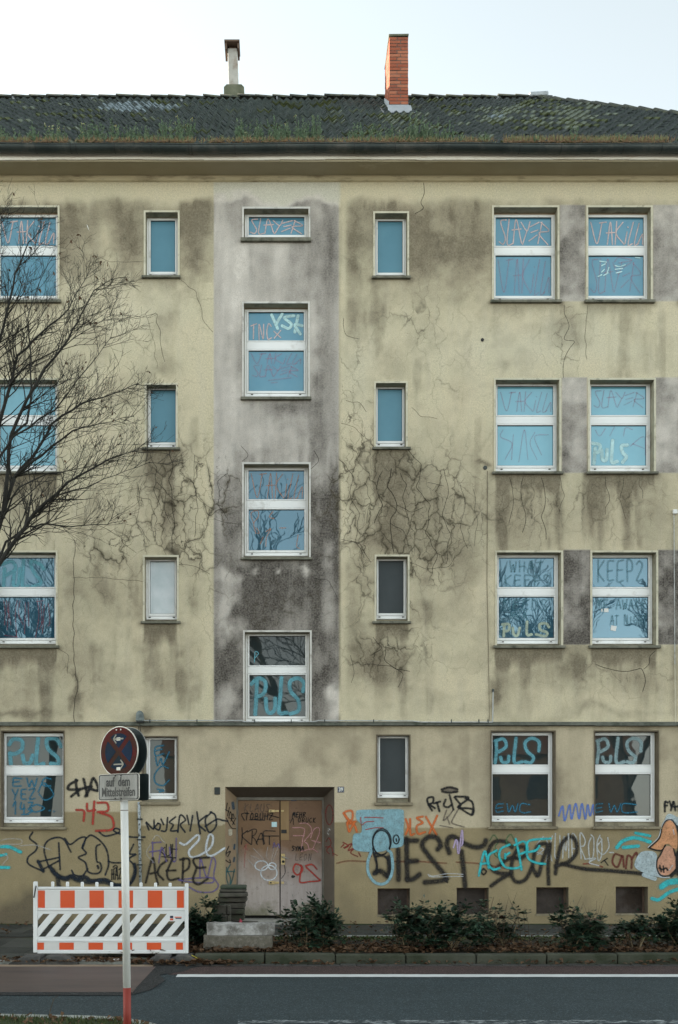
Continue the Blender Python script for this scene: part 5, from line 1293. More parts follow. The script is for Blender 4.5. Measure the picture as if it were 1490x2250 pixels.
q = MB(); q.tube(wl((308,1590,-.085),(309,1604,-.02),(309,1640)), .006, 5); q.tube(wl((305,1596,-.02),(306,1640)), .005, 5)
CT2 = empty('drain_conduit', W(307,1940,0), 'paint-splashed grey conduit running down the wall behind the road sign post', 'conduit')
o_ = q.build('cable', M['black'], CT2); o_.location = -CT2.location
q = MB(); q.tube(wl((306,1762,-.03),(307,1810,-.03),(309.5,1955,-.03)), .024, 10); o_ = q.build('pipe', simple('splashed_pipe', (.30,.34,.36), (.42,.46,.48), .6, 7, 0, dirt=(.05,.05,.05), dscale=22, dlo=.52, dhi=.56), CT2, True); o_.location = -CT2.location
for p in (1800, 1845, 1900):
    v = W(307, p, 0); q = MB(); q.box(v.x-.04, v.x+.05, -.058, -.001, v.z-.012, v.z+.012); o_ = q.build('bracket', M['zinc_seam'], CT2); o_.location = -CT2.location
VC = tag(bpy.data.objects.new('vertical_conduit', None), 'thin pale vertical conduit with a small white junction near the right edge', 'conduit'); COL.objects.link(VC)
q = MB(); q.tube(wl((1480,1130),(1481,1300),(1482,1460)), .007, 5); q.build('pipe', M['conduit'], VC); q = MB(); q.tube(wl((1482,1460),(1483,1588)), .006, 5); q.build('lower_pipe', M['surround'], VC)
v = W(1480,1127,0); q = MB(); q.box(v.x-.02, v.x+.05, -.05, -.001, v.z-.03, v.z+.05, j=.006); q.build('junction', M['white'], VC, bevel=.01)
VP = tag(bpy.data.objects.new('wall_cable', None), 'pair of thin sooty cables running down to the ledge left of the right-hand windows', 'cable'); COL.objects.link(VP)
q = MB(); q.tube(wl((1071,1035,-.008),(1070,1280,-.008),(1073,1420,-.008),(1075,1590,-.02)), .004, 5); q.build('cable', M['surround_dark'], VP); q = MB(); q.tube(wl((1083,1518),(1082,1588)), .010, 6); q.build('short_pipe', M['conduit'], VP)
v = W(1083,1518,0); q = MB(); q.tube([(v.x,-.02,v.z-.02),(v.x,-.02,v.z+.03)], .017, 6); q.build('pipe_cap', M['zinc'], VP)
HN = empty('house_number_plate', W(749,1735,0), 'small navy enamel plate reading 39 to the right of the entrance', 'number plate')
q = MB(); w_, h_ = .057, .050; q.box(-w_, w_, -.006, 0, -h_, h_); q.build('plate', M['navy'], HN, bevel=.003)
q = MB(); e = .004; q.box(-w_+.006, w_-.006, -.0072, -.0062, h_-.012, h_-.009); q.box(-w_+.006, w_-.006, -.0072, -.0062, -h_+.009, -h_+.012); q.box(-w_+.006, -w_+.009, -.0072, -.0062, -h_+.012, h_-.012); q.box(w_-.009, w_-.006, -.0072, -.0062, -h_+.012, h_-.012); q.build('border', M['white'], HN)
o_ = link_mesh('lettering', text_mesh('39', .085, M['white'], 'lettering', sx=.85, bold=.0028), HN, (0,-.0075,-.001))
BE = empty('bell_plate', W(477.5,1738,0), 'dark grey square bell plate left of the entrance', 'bell plate')
q = MB(); q.box(-.047,.047,-.02,0,-.06,.065); q.build('plate', M['zinc_seam'], BE, bevel=.006); q = MB(); q.box(-.02,.02,-.026,-.0205,-.01,.03); q.build('cover', M['zinc'], BE, bevel=.003)
for (px_, py_, r_, mt, nm, lab) in ((1060,747,.028,'black','wall_hole','dark round vent hole in the plaster between the windows'),(1066,1028,.035,'zinc','wall_bracket_stub','small grey metal stub with soot left of the middle right-hand windows'),(193,500,.0,'white','x','x')):
    if r_ == 0: continue
    v = W(px_, py_, 0); q = MB(); q.tube([(0,-.012,0),(0,.0,0)], r_, 10); q.tube([(0,-.02,0),(0,-.012,0)], r_*.5, 8); o_ = q.build(nm, M[mt], B); o_.location = v
v = W(193,500,0); q = MB(); q.prism([(-.02,.05),(.0,.03),(.02,-.04),(.03,-.06),(.005,-.02),(-.01,.02)], -.004, -.001); o_ = q.build('flaked_plaster', M['white'], B); o_.location = v

# ---------------------------------------------------------------- spray paint
_n = [0]
def cr_pts(pts, closed=False, step=2.2):
    P = [np.array(p[:2], float) for p in pts]
    if len(P) == 2:
        n = max(2, int(np.linalg.norm(P[1]-P[0])/step/2)+1); return [P[0]+(P[1]-P[0])*i/n for i in range(n+1)]
    if closed: Q = [P[-1]]+P+[P[0], P[1]]
    else: Q = [2*P[0]-P[1]]+P+[2*P[-1]-P[-2]]
    out = []
    for i in range(1, len(Q)-2):
        p0, p1, p2, p3 = Q[i-1:i+3]; n = max(2, int(np.linalg.norm(p2-p1)/step)+1)
        for k in range(n):
            t = k/n; out.append(.5*((2*p1)+(-p0+p2)*t+(2*p0-5*p1+4*p2-p3)*t*t+(-p0+3*p1-3*p2+p3)*t**3))
    out.append(Q[-2]); return out
class Spray:
    """ribbons of paint lying on a surface; fn maps picture coordinates to the surface"""
    def __init__(s, fn, base=.0025): s.mb = MB(); s.mb.uv = []; s.fn = fn; s.base = base; s.lift = 0
    def stroke(s, pts, w, closed=False, taper=0):
        w = (w*1.22+.3)*1.36
        P = cr_pts(pts, closed); n = len(P); rows = []; o = len(s.mb.v); up = s.base+s.lift
        T = [P[min(i+1,n-1)]-P[max(i-1,0)] for i in range(n)]; T = [t/(np.linalg.norm(t)+1e-9) for t in T]
        st = [(P[0]-T[0]*w/2, T[0], -1.0)]+[(P[i], T[i], 0.0) for i in range(n)]+[(P[-1]+T[-1]*w/2, T[-1], 1.0)]
        for i, (p, t, v) in enumerate(st):
            nn = np.array([-t[1], t[0]]); ww = w/2*(1-taper*i/len(st))
            for sd_ in (-1, 1):
                q = p+nn*ww*sd_; c = s.fn(q[0], q[1]); s.mb.v.append((c.x, c.y-up-i*.00002, c.z)); s.mb.uv.append((sd_, v))
        for i in range(len(st)-1): s.mb.f.append((o+2*i, o+2*i+1, o+2*i+3, o+2*i+2)); s.mb.m.append(0)
        s.lift += .00025
    def fill(s, pts, soft=4):
        P = cr_pts(pts, True, 4); c = sum(P)/len(P); o = len(s.mb.v); up = s.base+s.lift; n = len(P)
        cc = s.fn(c[0], c[1])
        for k, sc in ((0, 1.0), (1, None)):
            for p in P:
                q = p if k == 0 else p+(c-p)/np.linalg.norm(c-p)*soft
                w_ = s.fn(q[0], q[1]); s.mb.v.append((w_.x, w_.y-up, w_.z)); s.mb.uv.append((1.0 if k == 0 else .3, 0))
        for i in range(n): j = (i+1) % n; s.mb.f.append((o+i, o+j, o+n+j, o+n+i)); s.mb.m.append(0)
        s.mb.f.append(tuple(o+n+i for i in range(n))); s.mb.m.append(0); s.lift += .00025
    def build(s, mat, parent, label, name='graffiti'):
        return s.mb.build(name, mat, parent, label=label)
def crop(x0, y0, k): return lambda x, y: (x0+x*k, y0+y*k)
wallfn = lambda x, y: W(x, y, 0)
SPM = {}
def sm_(name, col, opac=1.0, soft=.35, grain=.35):
    if name not in SPM: SPM[name] = spray_material(name, col, opac, soft, grain)
    return SPM[name]
def paint(strokes, tr, w, mat, label, fn=wallfn, parent=None, base=.0025, fills=(), **kw):
    s = Spray(fn, base+.0022*(_n[0] % 7)/7 if fn is wallfn else base); _n[0] += 1
    for f in fills: s.fill([tr(*p) for p in f])
    for st_ in strokes:
        ww = w
        if isinstance(st_, tuple): st_, ww = st_
        cl = False
        if st_ and st_[-1] == 'c': st_ = st_[:-1]; cl = True
        s.stroke([tr(*p) for p in st_], ww, cl)
    return s.build(mat, parent if parent is not None else B, label)
FONT = {'A':[[(0,1),(.5,0),(1,1)],[(.2,.6),(.85,.6)]],'B':[[(.1,1),(.1,0),(.7,.1),(.65,.4),(.15,.48)],[(.15,.48),(.9,.6),(.8,.95),(.1,1)]],'C':[[(.9,.1),(.4,0),(.05,.5),(.3,.98),(.9,.9)]],
 'D':[[(.1,0),(.1,1),(.8,.8),(.8,.2),(.1,0)]],'E':[[(.9,0),(.15,.05),(.1,.5),(.12,1),(.9,.95)],[(.1,.5),(.75,.45)]],'F':[[(.1,1),(.15,0),(.9,0)],[(.12,.48),(.75,.45)]],'G':[[(.9,.1),(.4,0),(.05,.5),(.4,1),(.9,.85),(.9,.55),(.55,.55)]],
 'H':[[(.1,0),(.1,1)],[(.9,0),(.85,1)],[(.1,.5),(.9,.48)]],'I':[[(.5,.2),(.5,1)]],'K':[[(.1,0),(.1,1)],[(.9,0),(.1,.55),(.9,1)]],'L':[[(.2,0),(.1,.95),(.9,.95)]],'M':[[(0,1),(.15,0),(.5,.6),(.85,0),(1,1)]],
 'N':[[(.1,1),(.1,0),(.85,1),(.9,0)]],'O':[[(.5,0),(.08,.4),(.3,1),(.85,.8),(.85,.2),(.5,0)]],'P':[[(.15,1),(.1,0),(.8,.05),(.8,.45),(.12,.55)]],'Q':[[(.5,0),(.05,.5),(.5,1),(.95,.5),(.5,0)]],
 'R':[[(.15,1),(.1,0),(.85,.1),(.75,.42),(.15,.52),(.95,1)]],'S':[[(.9,.08),(.35,0),(.1,.25),(.8,.65),(.75,.95),(.05,.98)]],'T':[[(0,.05),(1,0)],[(.5,0),(.45,1)]],'U':[[(.1,0),(.1,.7),(.5,1),(.9,.7),(.9,0)]],
 'V':[[(0,0),(.45,1),(1,0)]],'W':[[(0,0),(.25,1),(.5,.35),(.75,1),(1,0)]],'X':[[(0,0),(1,1)],[(1,0),(0,1)]],'Y':[[(0,0),(.5,.5)],[(1,0),(.4,1)]],'Z':[[(.05,.05),(.9,0),(.1,1),(.95,.95)]],
 '1':[[(.2,.3),(.6,0),(.55,1)]],'2':[[(.1,.2),(.5,0),(.9,.25),(.1,.95),(.95,.95)]],'3':[[(.1,.05),(.85,.1),(.4,.45),(.9,.7),(.1,1)]],'4':[[(.3,0),(.1,.6),(.9,.55)],[(.75,.2),(.7,1)]],'9':[[(.85,.4),(.3,.55),(.1,.2),(.6,0),(.85,.3),(.7,1)]],'J':[[(.3,0),(.9,0),(.8,.8),(.4,1),(.1,.8)]]}
def word(txt, x0, y0, x1, y1, slant=0, jit=.06, seed=1, dy=0, gap=.16):
    r_ = random.Random(seed+len(txt)*7); n = len(txt); cw = (x1-x0)/n; out = []
    for i, c in enumerate(txt):
        if c == ' ': continue
        for st_ in FONT[c]:
            out.append([(x0+(i+.08+.84*(p[0]*(1-gap)+gap/2)+r_.uniform(-jit,jit)*.5)*cw+slant*(1-p[1])*(y1-y0), y0+(p[1]+r_.uniform(-jit,jit))*(y1-y0)+dy*(i/n)) for p in st_])
    return out
ident = lambda x, y: (x, y)
BLK = sm_('black_spray', (.008,.009,.011), .95); BLKF = sm_('faded_black_spray', (.014,.012,.011), .97, .45, .4); BLKN = sm_('navy_marker', (.006,.012,.022), .95, .3)
RED = sm_('red_spray', (.36,.035,.025), .9); DRED = sm_('dark_red_spray', (.20,.018,.015), .85); ORG = sm_('orange_spray', (.55,.13,.03), .85); BRN = sm_('brown_spray', (.20,.055,.028), .7, .6)
WHT = sm_('white_spray', (.55,.58,.62), .85); WHF = sm_('thin_white_spray', (.50,.50,.50), .45, .6); CYN = sm_('cyan_spray', (.03,.42,.46), .95); CYB = sm_('pale_blue_paint', (.21,.38,.45), .92, .2, .15)
PUR = sm_('violet_spray', (.12,.09,.24), .75); LIL = sm_('lilac_spray', (.42,.33,.50), .85); BLU = sm_('blue_spray', (.10,.18,.50), .8); GRN = sm_('green_spray', (.06,.16,.07), .65, .5); TEAL = sm_('teal_spray', (.02,.10,.11), .85)
GRY = sm_('grey_marker', (.10,.08,.07), .65, .5); PNK = sm_('pink_spray', (.48,.25,.24), .75, .5); PALE = sm_('pale_ice_paint', (.38,.46,.50), .92, .2, .2); SKIN = sm_('salmon_paint', (.55,.26,.13), .97, .12, .1); SKIN2 = sm_('light_salmon_paint', (.52,.27,.18), .97, .12, .1)
t = crop(0, 1560, .33557)
paint([[(505,462),(458,488),(447,518),(505,522)],[(498,458),(500,500),(515,560)],[(520,522),(468,566)],[(548,452),(560,500),(572,562)],[(520,520),(600,500)],[(560,565),(585,520),(612,447),(645,525),(585,515)]], t, 6.2, BLK, 'black tag left of the road sign')
paint([[(500,655),(550,662),(548,725)],[(570,615),(575,660),(622,655)],[(618,600),(608,745)],[(640,608),(700,610),(705,660),(640,668)],[(655,672),(732,705),(736,780),(630,792)]], t, 5.5, RED, 'red tag reading 143')
paint([[(215,800),(195,840),(240,880),(235,920),(185,965),(190,1010),(280,1055)],([(250,990),(285,1055)],7),[(250,995),(390,965)],[(385,870),(390,960),(395,1045)],[(270,1050),(390,985)],
       [(320,1030),(290,920),(310,860),(370,835),(420,850),(465,930)],[(425,840),(460,880),(520,840),(560,835),(550,880),(540,905)],([(330,1030),(370,1080),(420,1100),(470,1088),(500,1105),(560,1095),(600,1118),(690,1112),(760,1145),(850,1135),(885,1060),(880,1010)],8),
       [(565,840),(600,820),(660,860),(700,920),(712,1010),(690,1080)],[(560,850),(540,900),(565,940),(515,965),(560,1000),(580,1060),(640,1070),(665,1040),(655,1000),(635,990),(630,900),(655,880)],[(470,1050),(490,1080),(540,1085),(575,1040)],
       [(710,990),(740,1000),(790,1000)],[(650,800),(690,825),(760,810),(790,790),(760,775),(750,795),(850,830),(950,832)],[(875,880),(850,940),(890,945),(845,975),(880,1020),(885,1090),(840,1150)],([(640,1020),(645,1035)],5)], t, 3.6, BLKN, 'large black outline lettering behind the barrier')
paint([[(380,1100),(385,1150),(400,1190)],[(345,1050),(380,1085),(430,1108),(470,1095),(510,1115),(600,1128),(690,1125),(760,1155),(840,1150)]], t, 11, sm_('shadow_black_spray', (.012,.018,.024), .85, .4), 'black drop shadow under the outline lettering')
paint(word('HAZ', 728,1040,800,1105,0,.08,3)+[[(742,1028),(756,1016),(770,1028),(752,1036)]], t, 2.6, BLK, 'small black tag reading HAZ')
paint([([(-30,895),(60,897),(135,930)],8),([(-30,960),(40,945)],6),([(-30,1030),(60,1032)],7)], t, 7, CYN, 'cyan strokes at the left edge')
paint([[(-30,905),(30,880),(130,878),(140,850),(60,843),(-20,862)],[(130,890),(230,885),(330,915)],[(20,940),(52,965),(20,1010)]], t, 2.6, WHF, 'thin white strokes at the left edge')
paint([[(975,785),(958,735),(1005,780),(1010,722)],[(1035,742),(1015,770),(1042,785),(1050,750),(1033,742)],[(1055,715),(1072,750)],[(1098,705),(1088,788),(1058,792)],[(1150,700),(1110,735),(1135,752),(1118,790),(1162,790)],[(1165,800),(1180,690),(1215,720),(1182,752),(1212,800)],
       [(1225,690),(1238,750)],[(1262,692),(1245,792)],[(1290,668),(1312,810)],[(1352,690),(1300,742),(1345,792)],[(1385,668),(1345,720),(1370,800),(1415,760),(1410,690),(1378,668)],[(1345,762),(1420,716),(1455,722),(1490,728)]], t, 3.6, BLKN, 'dark blue scribbled tag above the white squiggle')
paint([[(1180,870),(1215,880),(1290,820),(1302,850),(1240,920),(1250,960),(1300,955),(1380,900),(1395,830),(1370,820),(1350,900),(1360,950),(1400,950),(1470,905)]], t, 4.8, WHT, 'white looping squiggle left of the entrance')
paint([[(1000,1000),(1000,865)],[(995,870),(1055,865)],[(980,930),(1050,920)],[(1040,1000),(1060,900),(1090,990)],[(1110,900),(1120,970),(1150,985),(1155,840)],[(1310,1100),(1312,970),(1340,1060),(1360,1090),(1390,970),(1412,1000),(1400,1090),(1430,1150),(1390,1190),(1300,1190),(1240,1160)],[(1170,1110),(1300,1100),(1390,1100),(1390,1130),(1290,1130),(1170,1115)]], t, 3.2, PUR, 'violet lettering and outline figure left of the entrance')
paint([[(1080,900),(1055,925),(1080,950)],[(1090,880),(1090,950),(1120,940),(1118,880)],[(1125,910),(1158,912)],[(1130,880),(1128,960)],[(1060,960),(1150,968)]], t, 2.6, BLK, 'small black tag over the violet lettering')
paint([[(955,1130),(1000,970),(1020,1080),(1035,1140)],[(985,1072),(1030,1062)],[(1095,985),(1050,1020),(1035,1070),(1070,1112)],[(1130,975),(1095,1060),(1110,1112),(1170,1102)],[(1090,1052),(1150,1050)],[(1195,1130),(1200,970)],[(1180,980),(1235,975),(1237,1030),(1200,1062)],[(1368,965),(1270,975),(1290,1030),(1345,1030)],[(1290,1030),(1265,1110),(1300,1142),(1360,1105)]], t, 5.2, BLKF, 'black lettering reading ACEPE left of the entrance')
paint([[(985,880),(960,940),(1010,1000)],[(1000,850),(1030,820),(1080,870)]], t, 2.2, WHF, 'faint pale arcs left of the entrance')
# right of the door
t = crop(740, 1680, .2550)
PB = [(190,385),(380,378),(560,380),(586,430),(584,560),(580,690),(540,718),(470,728),(400,755),(310,762),(190,752),(140,730),(128,670),(140,600),(200,588),(205,520),(165,470),(160,410)]
paint([[(90,470),(65,415),(130,400),(132,470),(92,500),(105,575)],[(95,505),(150,520),(172,578)],[(90,500),(160,492)],[(110,575),(150,500)],[(60,420),(120,500)]], t, 5, ORG, 'orange letters left of the pale blue patch')
paint([[(595,470),(615,540),(595,600)],[(632,470),(636,600),(668,597)],[(740,448),(690,462),(740,500),(690,530),(700,595),(762,582)],[(768,450),(858,602)],[(866,440),(798,592)]], t, 5, ORG, 'orange letters reading LEX')
paint([[(0,850),(100,830),(260,835)],[(490,835),(700,835),(945,850)],[(1030,840),(1240,855),(1500,905)]], t, 3.4, BRN, 'thin brown line sprayed along the wall')
paint([[(55,670),(100,700),(60,720),(130,680),(100,740),(150,720),(120,760),(180,792)],[(60,690),(38,712)],[(270,745),(300,790)],[(190,760),(205,790)]], t, 2.6, DRED, 'dark red tag left of the pale blue patch')
paint([[(870,730),(895,690),(860,630),(790,625),(738,680),(765,750),(935,960),(925,995),(760,1015)],[(530,735),(532,990)],[(600,640),(608,990)],[(595,655),(690,655)],[(610,835),(690,830)],[(608,990),(660,985),(712,948)],[(970,760),(950,700),(960,640),(1010,622),(1100,680),(1200,712),(1268,692),(1284,655)],[(1075,750),(1092,900),(1106,1050)],[(330,930),(380,918),(440,962),(455,900),(450,800)]], t, 12.5, BLKF, 'large faded black letters reading BIEST')
paint([], t, 5, CYB, 'pale blue painted patch between the entrance and the window', fills=[PB], base=.0062)
paint([[(300,740),(268,840),(275,940),(330,1015),(400,1028),(455,985),(482,890),(470,770),(440,735)]], t, 5.8, CYB, 'pale blue loop under the patch', base=.0062)
paint([[(205,455),(215,520),(250,495),(320,490)],[(240,455),(320,455),(400,460)],[(250,560),(330,545),(400,545)]], t, 1.9, RED, 'thin red lines on the pale blue patch', base=.0080)
paint([[(385+75*math.cos(a), 672+105*math.sin(a)) for a in np.linspace(0, 5.6, 12)]+['c'], [(388+80*math.cos(a), 665+112*math.sin(a)) for a in np.linspace(1.2, 6.9, 12)], ([(512+25*math.cos(a), 645+38*math.sin(a)) for a in np.linspace(0, 5.7, 9)]+['c'], 3),([(512,640),(515,660)],3.4),[(310,720),(320,770),(340,800),(345,900),(322,930)],([(345,790),(400,785),(440,820),(456,900),(450,935)],4.5),[(330,765),(345,770)],([(318,760),(345,860),(342,925)],5),([(325,940),(355,915)],8)], t, 3.0, BLK, 'black figure outline drawn over the pale blue patch', base=.0085)
paint([[(822,395),(790,345),(782,292),(830,282),(828,325),(800,340)],[(800,345),(845,375)],[(838,335),(890,318)],[(865,330),(885,402)],[(938,302),(922,350),(955,368),(985,350)],[(972,262),(1006,388)],[(1015,282),(1065,345),(1048,368)],[(1022,275),(1135,285),(1060,350),(1050,372),(1165,382),(1168,430)],[(1110,290),(1170,330),(1168,432),(1060,375)]], t, 4.6, BLK, 'black tag with a halo above it')
paint([[(945,395),(920,480),(968,440),(998,398)],[(950,452),(972,512)],[(1050,380),(995,480),(1000,508),(1098,538)]], t, 3.6, GRY, 'grey letters KL under the black tag')
paint([], t, 2, GRY, 'blurred grey halo above the black tag', fills=[[(890,225),(910,195),(970,182),(1035,195),(1055,225),(1035,248),(970,250),(910,248)]])
paint([[(905,215),(970,195),(1040,212)],[(910,232),(970,242),(1040,232)]], t, 5, BLKF, 'dark rim of the halo')
paint([[(890,525),(1000,545)]], t, 2.6, GRY, 'faint grey dash')
paint([[(1005,715),(1030,650),(1050,765),(1078,570),(1085,660),(1075,700)],[(1040,660),(1045,760)]], t, 3.8, LIL, 'lilac zigzag over the black letters', base=.0075)
paint([[(785,945),(830,960),(950,940),(1088,945)],[(790,955),(830,968),(1088,962)]], t, 1.1, WHT, 'thin white double line', base=.0075)
t = crop(1040, 1560, .3020)
paint([[(120,950),(150,910),(180,960),(160,1000),(200,1080),(280,1080),(310,1000),(240,960),(270,905),(300,950)],[(150,1010),(160,1060),(220,1090)]], t, 3.2, GRN, 'thin green outline behind the cyan letters')
paint([[(510,920),(460,990),(512,1012),(468,1052)]]+word('XUMPROO',520,915,950,1090,0,.10,4)+[[(935,945),(900,1000),(940,1052),(985,1000),(978,930)],[(810,1085),(890,1080),(842,1110),(912,1132)],[(990,1035),(1002,1038)],[(1010,1035),(1018,1038)],[(440,1025),(500,1050)]], t, 3.0, WHF if False else sm_('pale_grey_spray', (.46,.47,.46), .8), 'white scribbled tag behind the black letters')
paint([[(282,1000),(230,958),(150,962),(106,1040),(110,1120),(170,1182),(270,1192)],[(270,1192),(200,1230),(130,1280)],[(170,1150),(260,1080),(355,1075),(385,1010),(335,1000),(285,1090),(280,1200),(315,1250),(380,1232),(430,1130),(445,1040),(480,980),(540,985),(505,1090),(470,1205),(432,1150)],[(560,975),(545,1120),(548,1265)],[(598,1190),(610,1100),(640,980),(700,922),(742,950),(752,1030),(700,1100),(600,1135)],[(650,1120),(800,1155),(1000,1170),(1230,1190)],([(75,1155),(95,1175),(75,1198),(58,1175),(75,1155)],4)], t, 9.6, BLKF, 'large dark scrawl with a long tail to the right')
paint([[(40,1205),(60,1100),(85,1030),(112,1150)],[(55,1120),(112,1112)],[(168,1022),(112,1060),(112,1130),(150,1160),(190,1150)],[(262,980),(200,1012),(190,1070),(230,1140),(300,1152),(350,1140)],[(232,1048),(232,1078)],[(230,1062),(262,1040)],[(308,938),(332,1050),(350,1162)],[(300,982),(370,958),(392,1020),(332,1052)],[(560,935),(410,950),(388,1010),(400,1080),(460,1112),(522,1120)],[(395,1035),(455,1020),(480,990)]], t, 5.2, CYN, 'cyan letters reading ACEPE', base=.0080)
paint([[(622,770),(650,700),(665,805),(700,692),(715,792),(745,682),(770,790),(790,682),(815,792),(832,690),(850,770),(872,690),(878,760)]], t, 4.0, BLU, 'blue zigzag between the ground-floor windows')
paint([[(1078,1062),(1030,1050),(1013,1110),(1050,1142),(1085,1062),(1095,1140)],[(1110,1152),(1122,1062),(1152,1080),(1150,1150)],[(1152,1085),(1188,1040),(1198,1150)]], t, 4.4, sm_('maroon_spray', (.12,.025,.018), .92), 'maroon letters reading am')
paint([[(800,1120),(870,1120),(940,1142)]], t, 2.6, DRED, 'short dark red line')
paint([[(930,1110),(975,1080)],[(955,1095),(980,1130)]], t, 2.6, BLK, 'small black smudge')
paint(word('FY', 1385,668,1460,735,0,.1,5)+[[(1460,670),(1470,730)],[(1500,665),(1495,735)],[(1460,705),(1500,700)]]+word('RS', 1510,668,1600,735,0,.1,5), t, 4.6, BLK, 'black tag at the right edge')
paint([([(1045,1000),(1090,952),(1180,930),(1285,960)],8.5),([(1180,895),(1285,916)],6.5),([(1092,1000),(1200,990)],8),([(1370,1285),(1420,1255),(1500,1245)],14),([(1300,1372),(1350,1380),(1420,1330),(1500,1300)],8)], t, 8, CYN, 'cyan swooshes round the painted figure')
paint([([(1240,1200),(1320,1228)],8)], t, 8, PALE, 'pale backdrop of the painted figure', fills=[[(1165,1135),(1200,1042),(1262,1018),(1335,1040),(1340,1150),(1400,1222),(1330,1218),(1240,1192)], [(1372,870),(1390,780),(1425,748),(1490,775),(1560,800),(1560,900),(1400,850)]], base=.0080)
paint([], t, 3, SKIN, 'orange nose shape of the painted figure', fills=[[(1278,1004),(1350,935),(1372,855),(1400,808),(1440,800),(1478,850),(1490,930),(1485,1010),(1460,1015),(1430,985),(1395,985),(1370,1020),(1320,1018)]], base=.0092)
paint([], t, 3, SKIN2, 'drop-shaped salmon part of the painted figure', fills=[[(1395,990),(1430,985),(1460,1015),(1478,1080),(1472,1160),(1420,1205),(1362,1202),(1335,1155),(1335,1095),(1365,1045)]], base=.0102)
paint([[(1278,1004),(1350,935),(1372,855),(1400,808),(1440,798),(1482,850)],[(1278,1004),(1330,1020),(1372,1020),(1395,985)],[(1395,985),(1360,1050),(1335,1095),(1335,1155),(1362,1203),(1420,1207),(1470,1162)],([(1482,850),(1500,930),(1495,1010),(1480,1080),(1478,1160),(1440,1210)],6),[(1455,1010),(1468,1060)],([(1350,1150),(1375,1160),(1400,1150),(1412,1165)],4),[(1355,1130),(1365,1175)],[(1380,1135),(1385,1180)],([(1500,1190),(1490,1050)],14)], t, 3.2, BLK, 'black outline of the painted figure', base=.0112)
paint([[(1452,870),(1460,905)],[(1425,1165),(1448,1130)],[(1270,1000),(1345,925),(1366,850),(1396,800),(1442,790)],[(1325,1100),(1327,1160),(1358,1212),(1425,1218)]], t, 1.6, WHT, 'thin white outline and glints of the painted figure', base=.0120)
# door and reveals
t = crop(450, 1680, .2349); doorfn = lambda x, y: W(x, y, DY)
def dp(st_, w, mat, lab, par): return paint(st_, t, w, mat, lab, fn=doorfn, parent=par, base=.0035+.0006*(_n[0] % 6))
dp(word('KLAUS',362,368,610,440,.1,.08,6), 1.9, GRY, 'grey marker tag at the top of the left door leaf', DL)
dp(word('TOBUHZ',370,455,640,515,.1,.08,7)+[[(370,520),(345,465),(400,450)],[(420,515),(560,520)],[(600,470),(690,495)]], 2.1, BLK, 'black marker tag on the left door leaf', DL)
dp([[(348,590),(352,670),(343,745)],[(400,618),(350,668),(432,748)],[(440,745),(445,620)],[(400,632),(450,605),(485,612),(470,655),(442,672),(472,700),(492,748)],[(482,735),(530,640),(550,748)],[(495,700),(545,695)],[(560,742),(548,665),(560,622),(660,622)],[(540,668),(690,668)],[(605,670),(605,748)]], 2.0, BLK, 'black marker letters reading KRAFT', DL)
dp([[(370,960),(375,860),(385,750)],[(362,790),(385,750),(404,745)],[(385,760),(400,800)]], 1.9, sm_('red_chalk', (.42,.13,.11), .7, .5), 'pinkish red arrow on the left door leaf', DL)
dp([[(530+60*math.cos(a), 945+45*math.sin(a)) for a in np.linspace(0,5.6,9)]+['c'],[(632+35*math.cos(a), 950+32*math.sin(a)) for a in np.linspace(0,5.6,8)]+['c'],[(600+76*math.cos(a), 1012+70*math.sin(a)) for a in np.linspace(0,5.7,10)]+['c']], 2.8, WHT, 'white three-loop drawing on the left door leaf', DL)
dp([[(590,925),(520,850),(450,780)],[(590,925),(430,850)],[(600,920),(580,840),(590,770)],[(620,920),(650,775)],[(630,920),(690,760)],[(470,960),(400,885)]], 1.3, WHF, 'thin white rays above the loops', DL)
dp([[(640,780),(650,730),(665,770),(690,740),(700,780)]], 2.2, PUR, 'violet squiggle near the door gap', DL)
dp([[(735,470),(720,440),(765,400),(735,385)],[(735,420),(760,450),(720,480)],[(720,470),(790,520)],[(740,520),(730,540)]], 1.6, BLK, 'thin black marks near the top of the right door leaf', DR)
dp(word('MEHR',815,445,945,490,.1,.08,8), 1.9, BLK, 'black marker word MEHR', DR)
dp([[(800,545),(825,500),(830,560)]]+word('DRUCK',870,500,1040,540,.1,.08,9), 1.5, BLK, 'black marker word DRUCK', DR)
dp([[(820,590),(930,600),(915,700),(905,810)],[(828,665),(930,665)],[(890,550),(960,552),(1000,620),(930,720)],[(930,720),(960,742),(980,800)],[(990,685),(1020,610),(1060,588),(1072,640),(1010,792)],[(1000,710),(1082,730)],[(905,810),(1000,790),(1060,820)]], 2.8, PNK, 'pale pink scrawl on the right door leaf', DR)
dp(word('SYMA',812,765,930,803,0,.1,10), 1.9, BLK, 'small black tag on the right door leaf', DR)
dp(word('LEON',840,835,1000,895,.1,.1,11), 1.4, GRY, 'thin grey handwriting on the right door leaf', DR)
dp([[(900,948),(850,930),(828,990),(868,1032),(915,985),(900,940)],[(905,960),(892,1040),(895,1102),(980,1095),(1075,1085),(1050,1055),(950,960)],[(945,945),(1005,935),(1048,978)]], 3.6, RED, 'red spray mark on the lower right door leaf', DR)
dp([[(745,935),(752,1010),(718,1065)]], 1.3, BLK, 'thin black curve below the lock', DR)
def reveal_l(x, y):      # left splayed reveal: picture x 495..521 runs from the wall face to the door plane
    f_ = min(1, max(0, (x-495)/25.0)); return W(x, y, DY*f_)
def reveal_r(x, y):
    f_ = min(1, max(0, (735-x)/24.0)); return W(x, y, DY*f_)
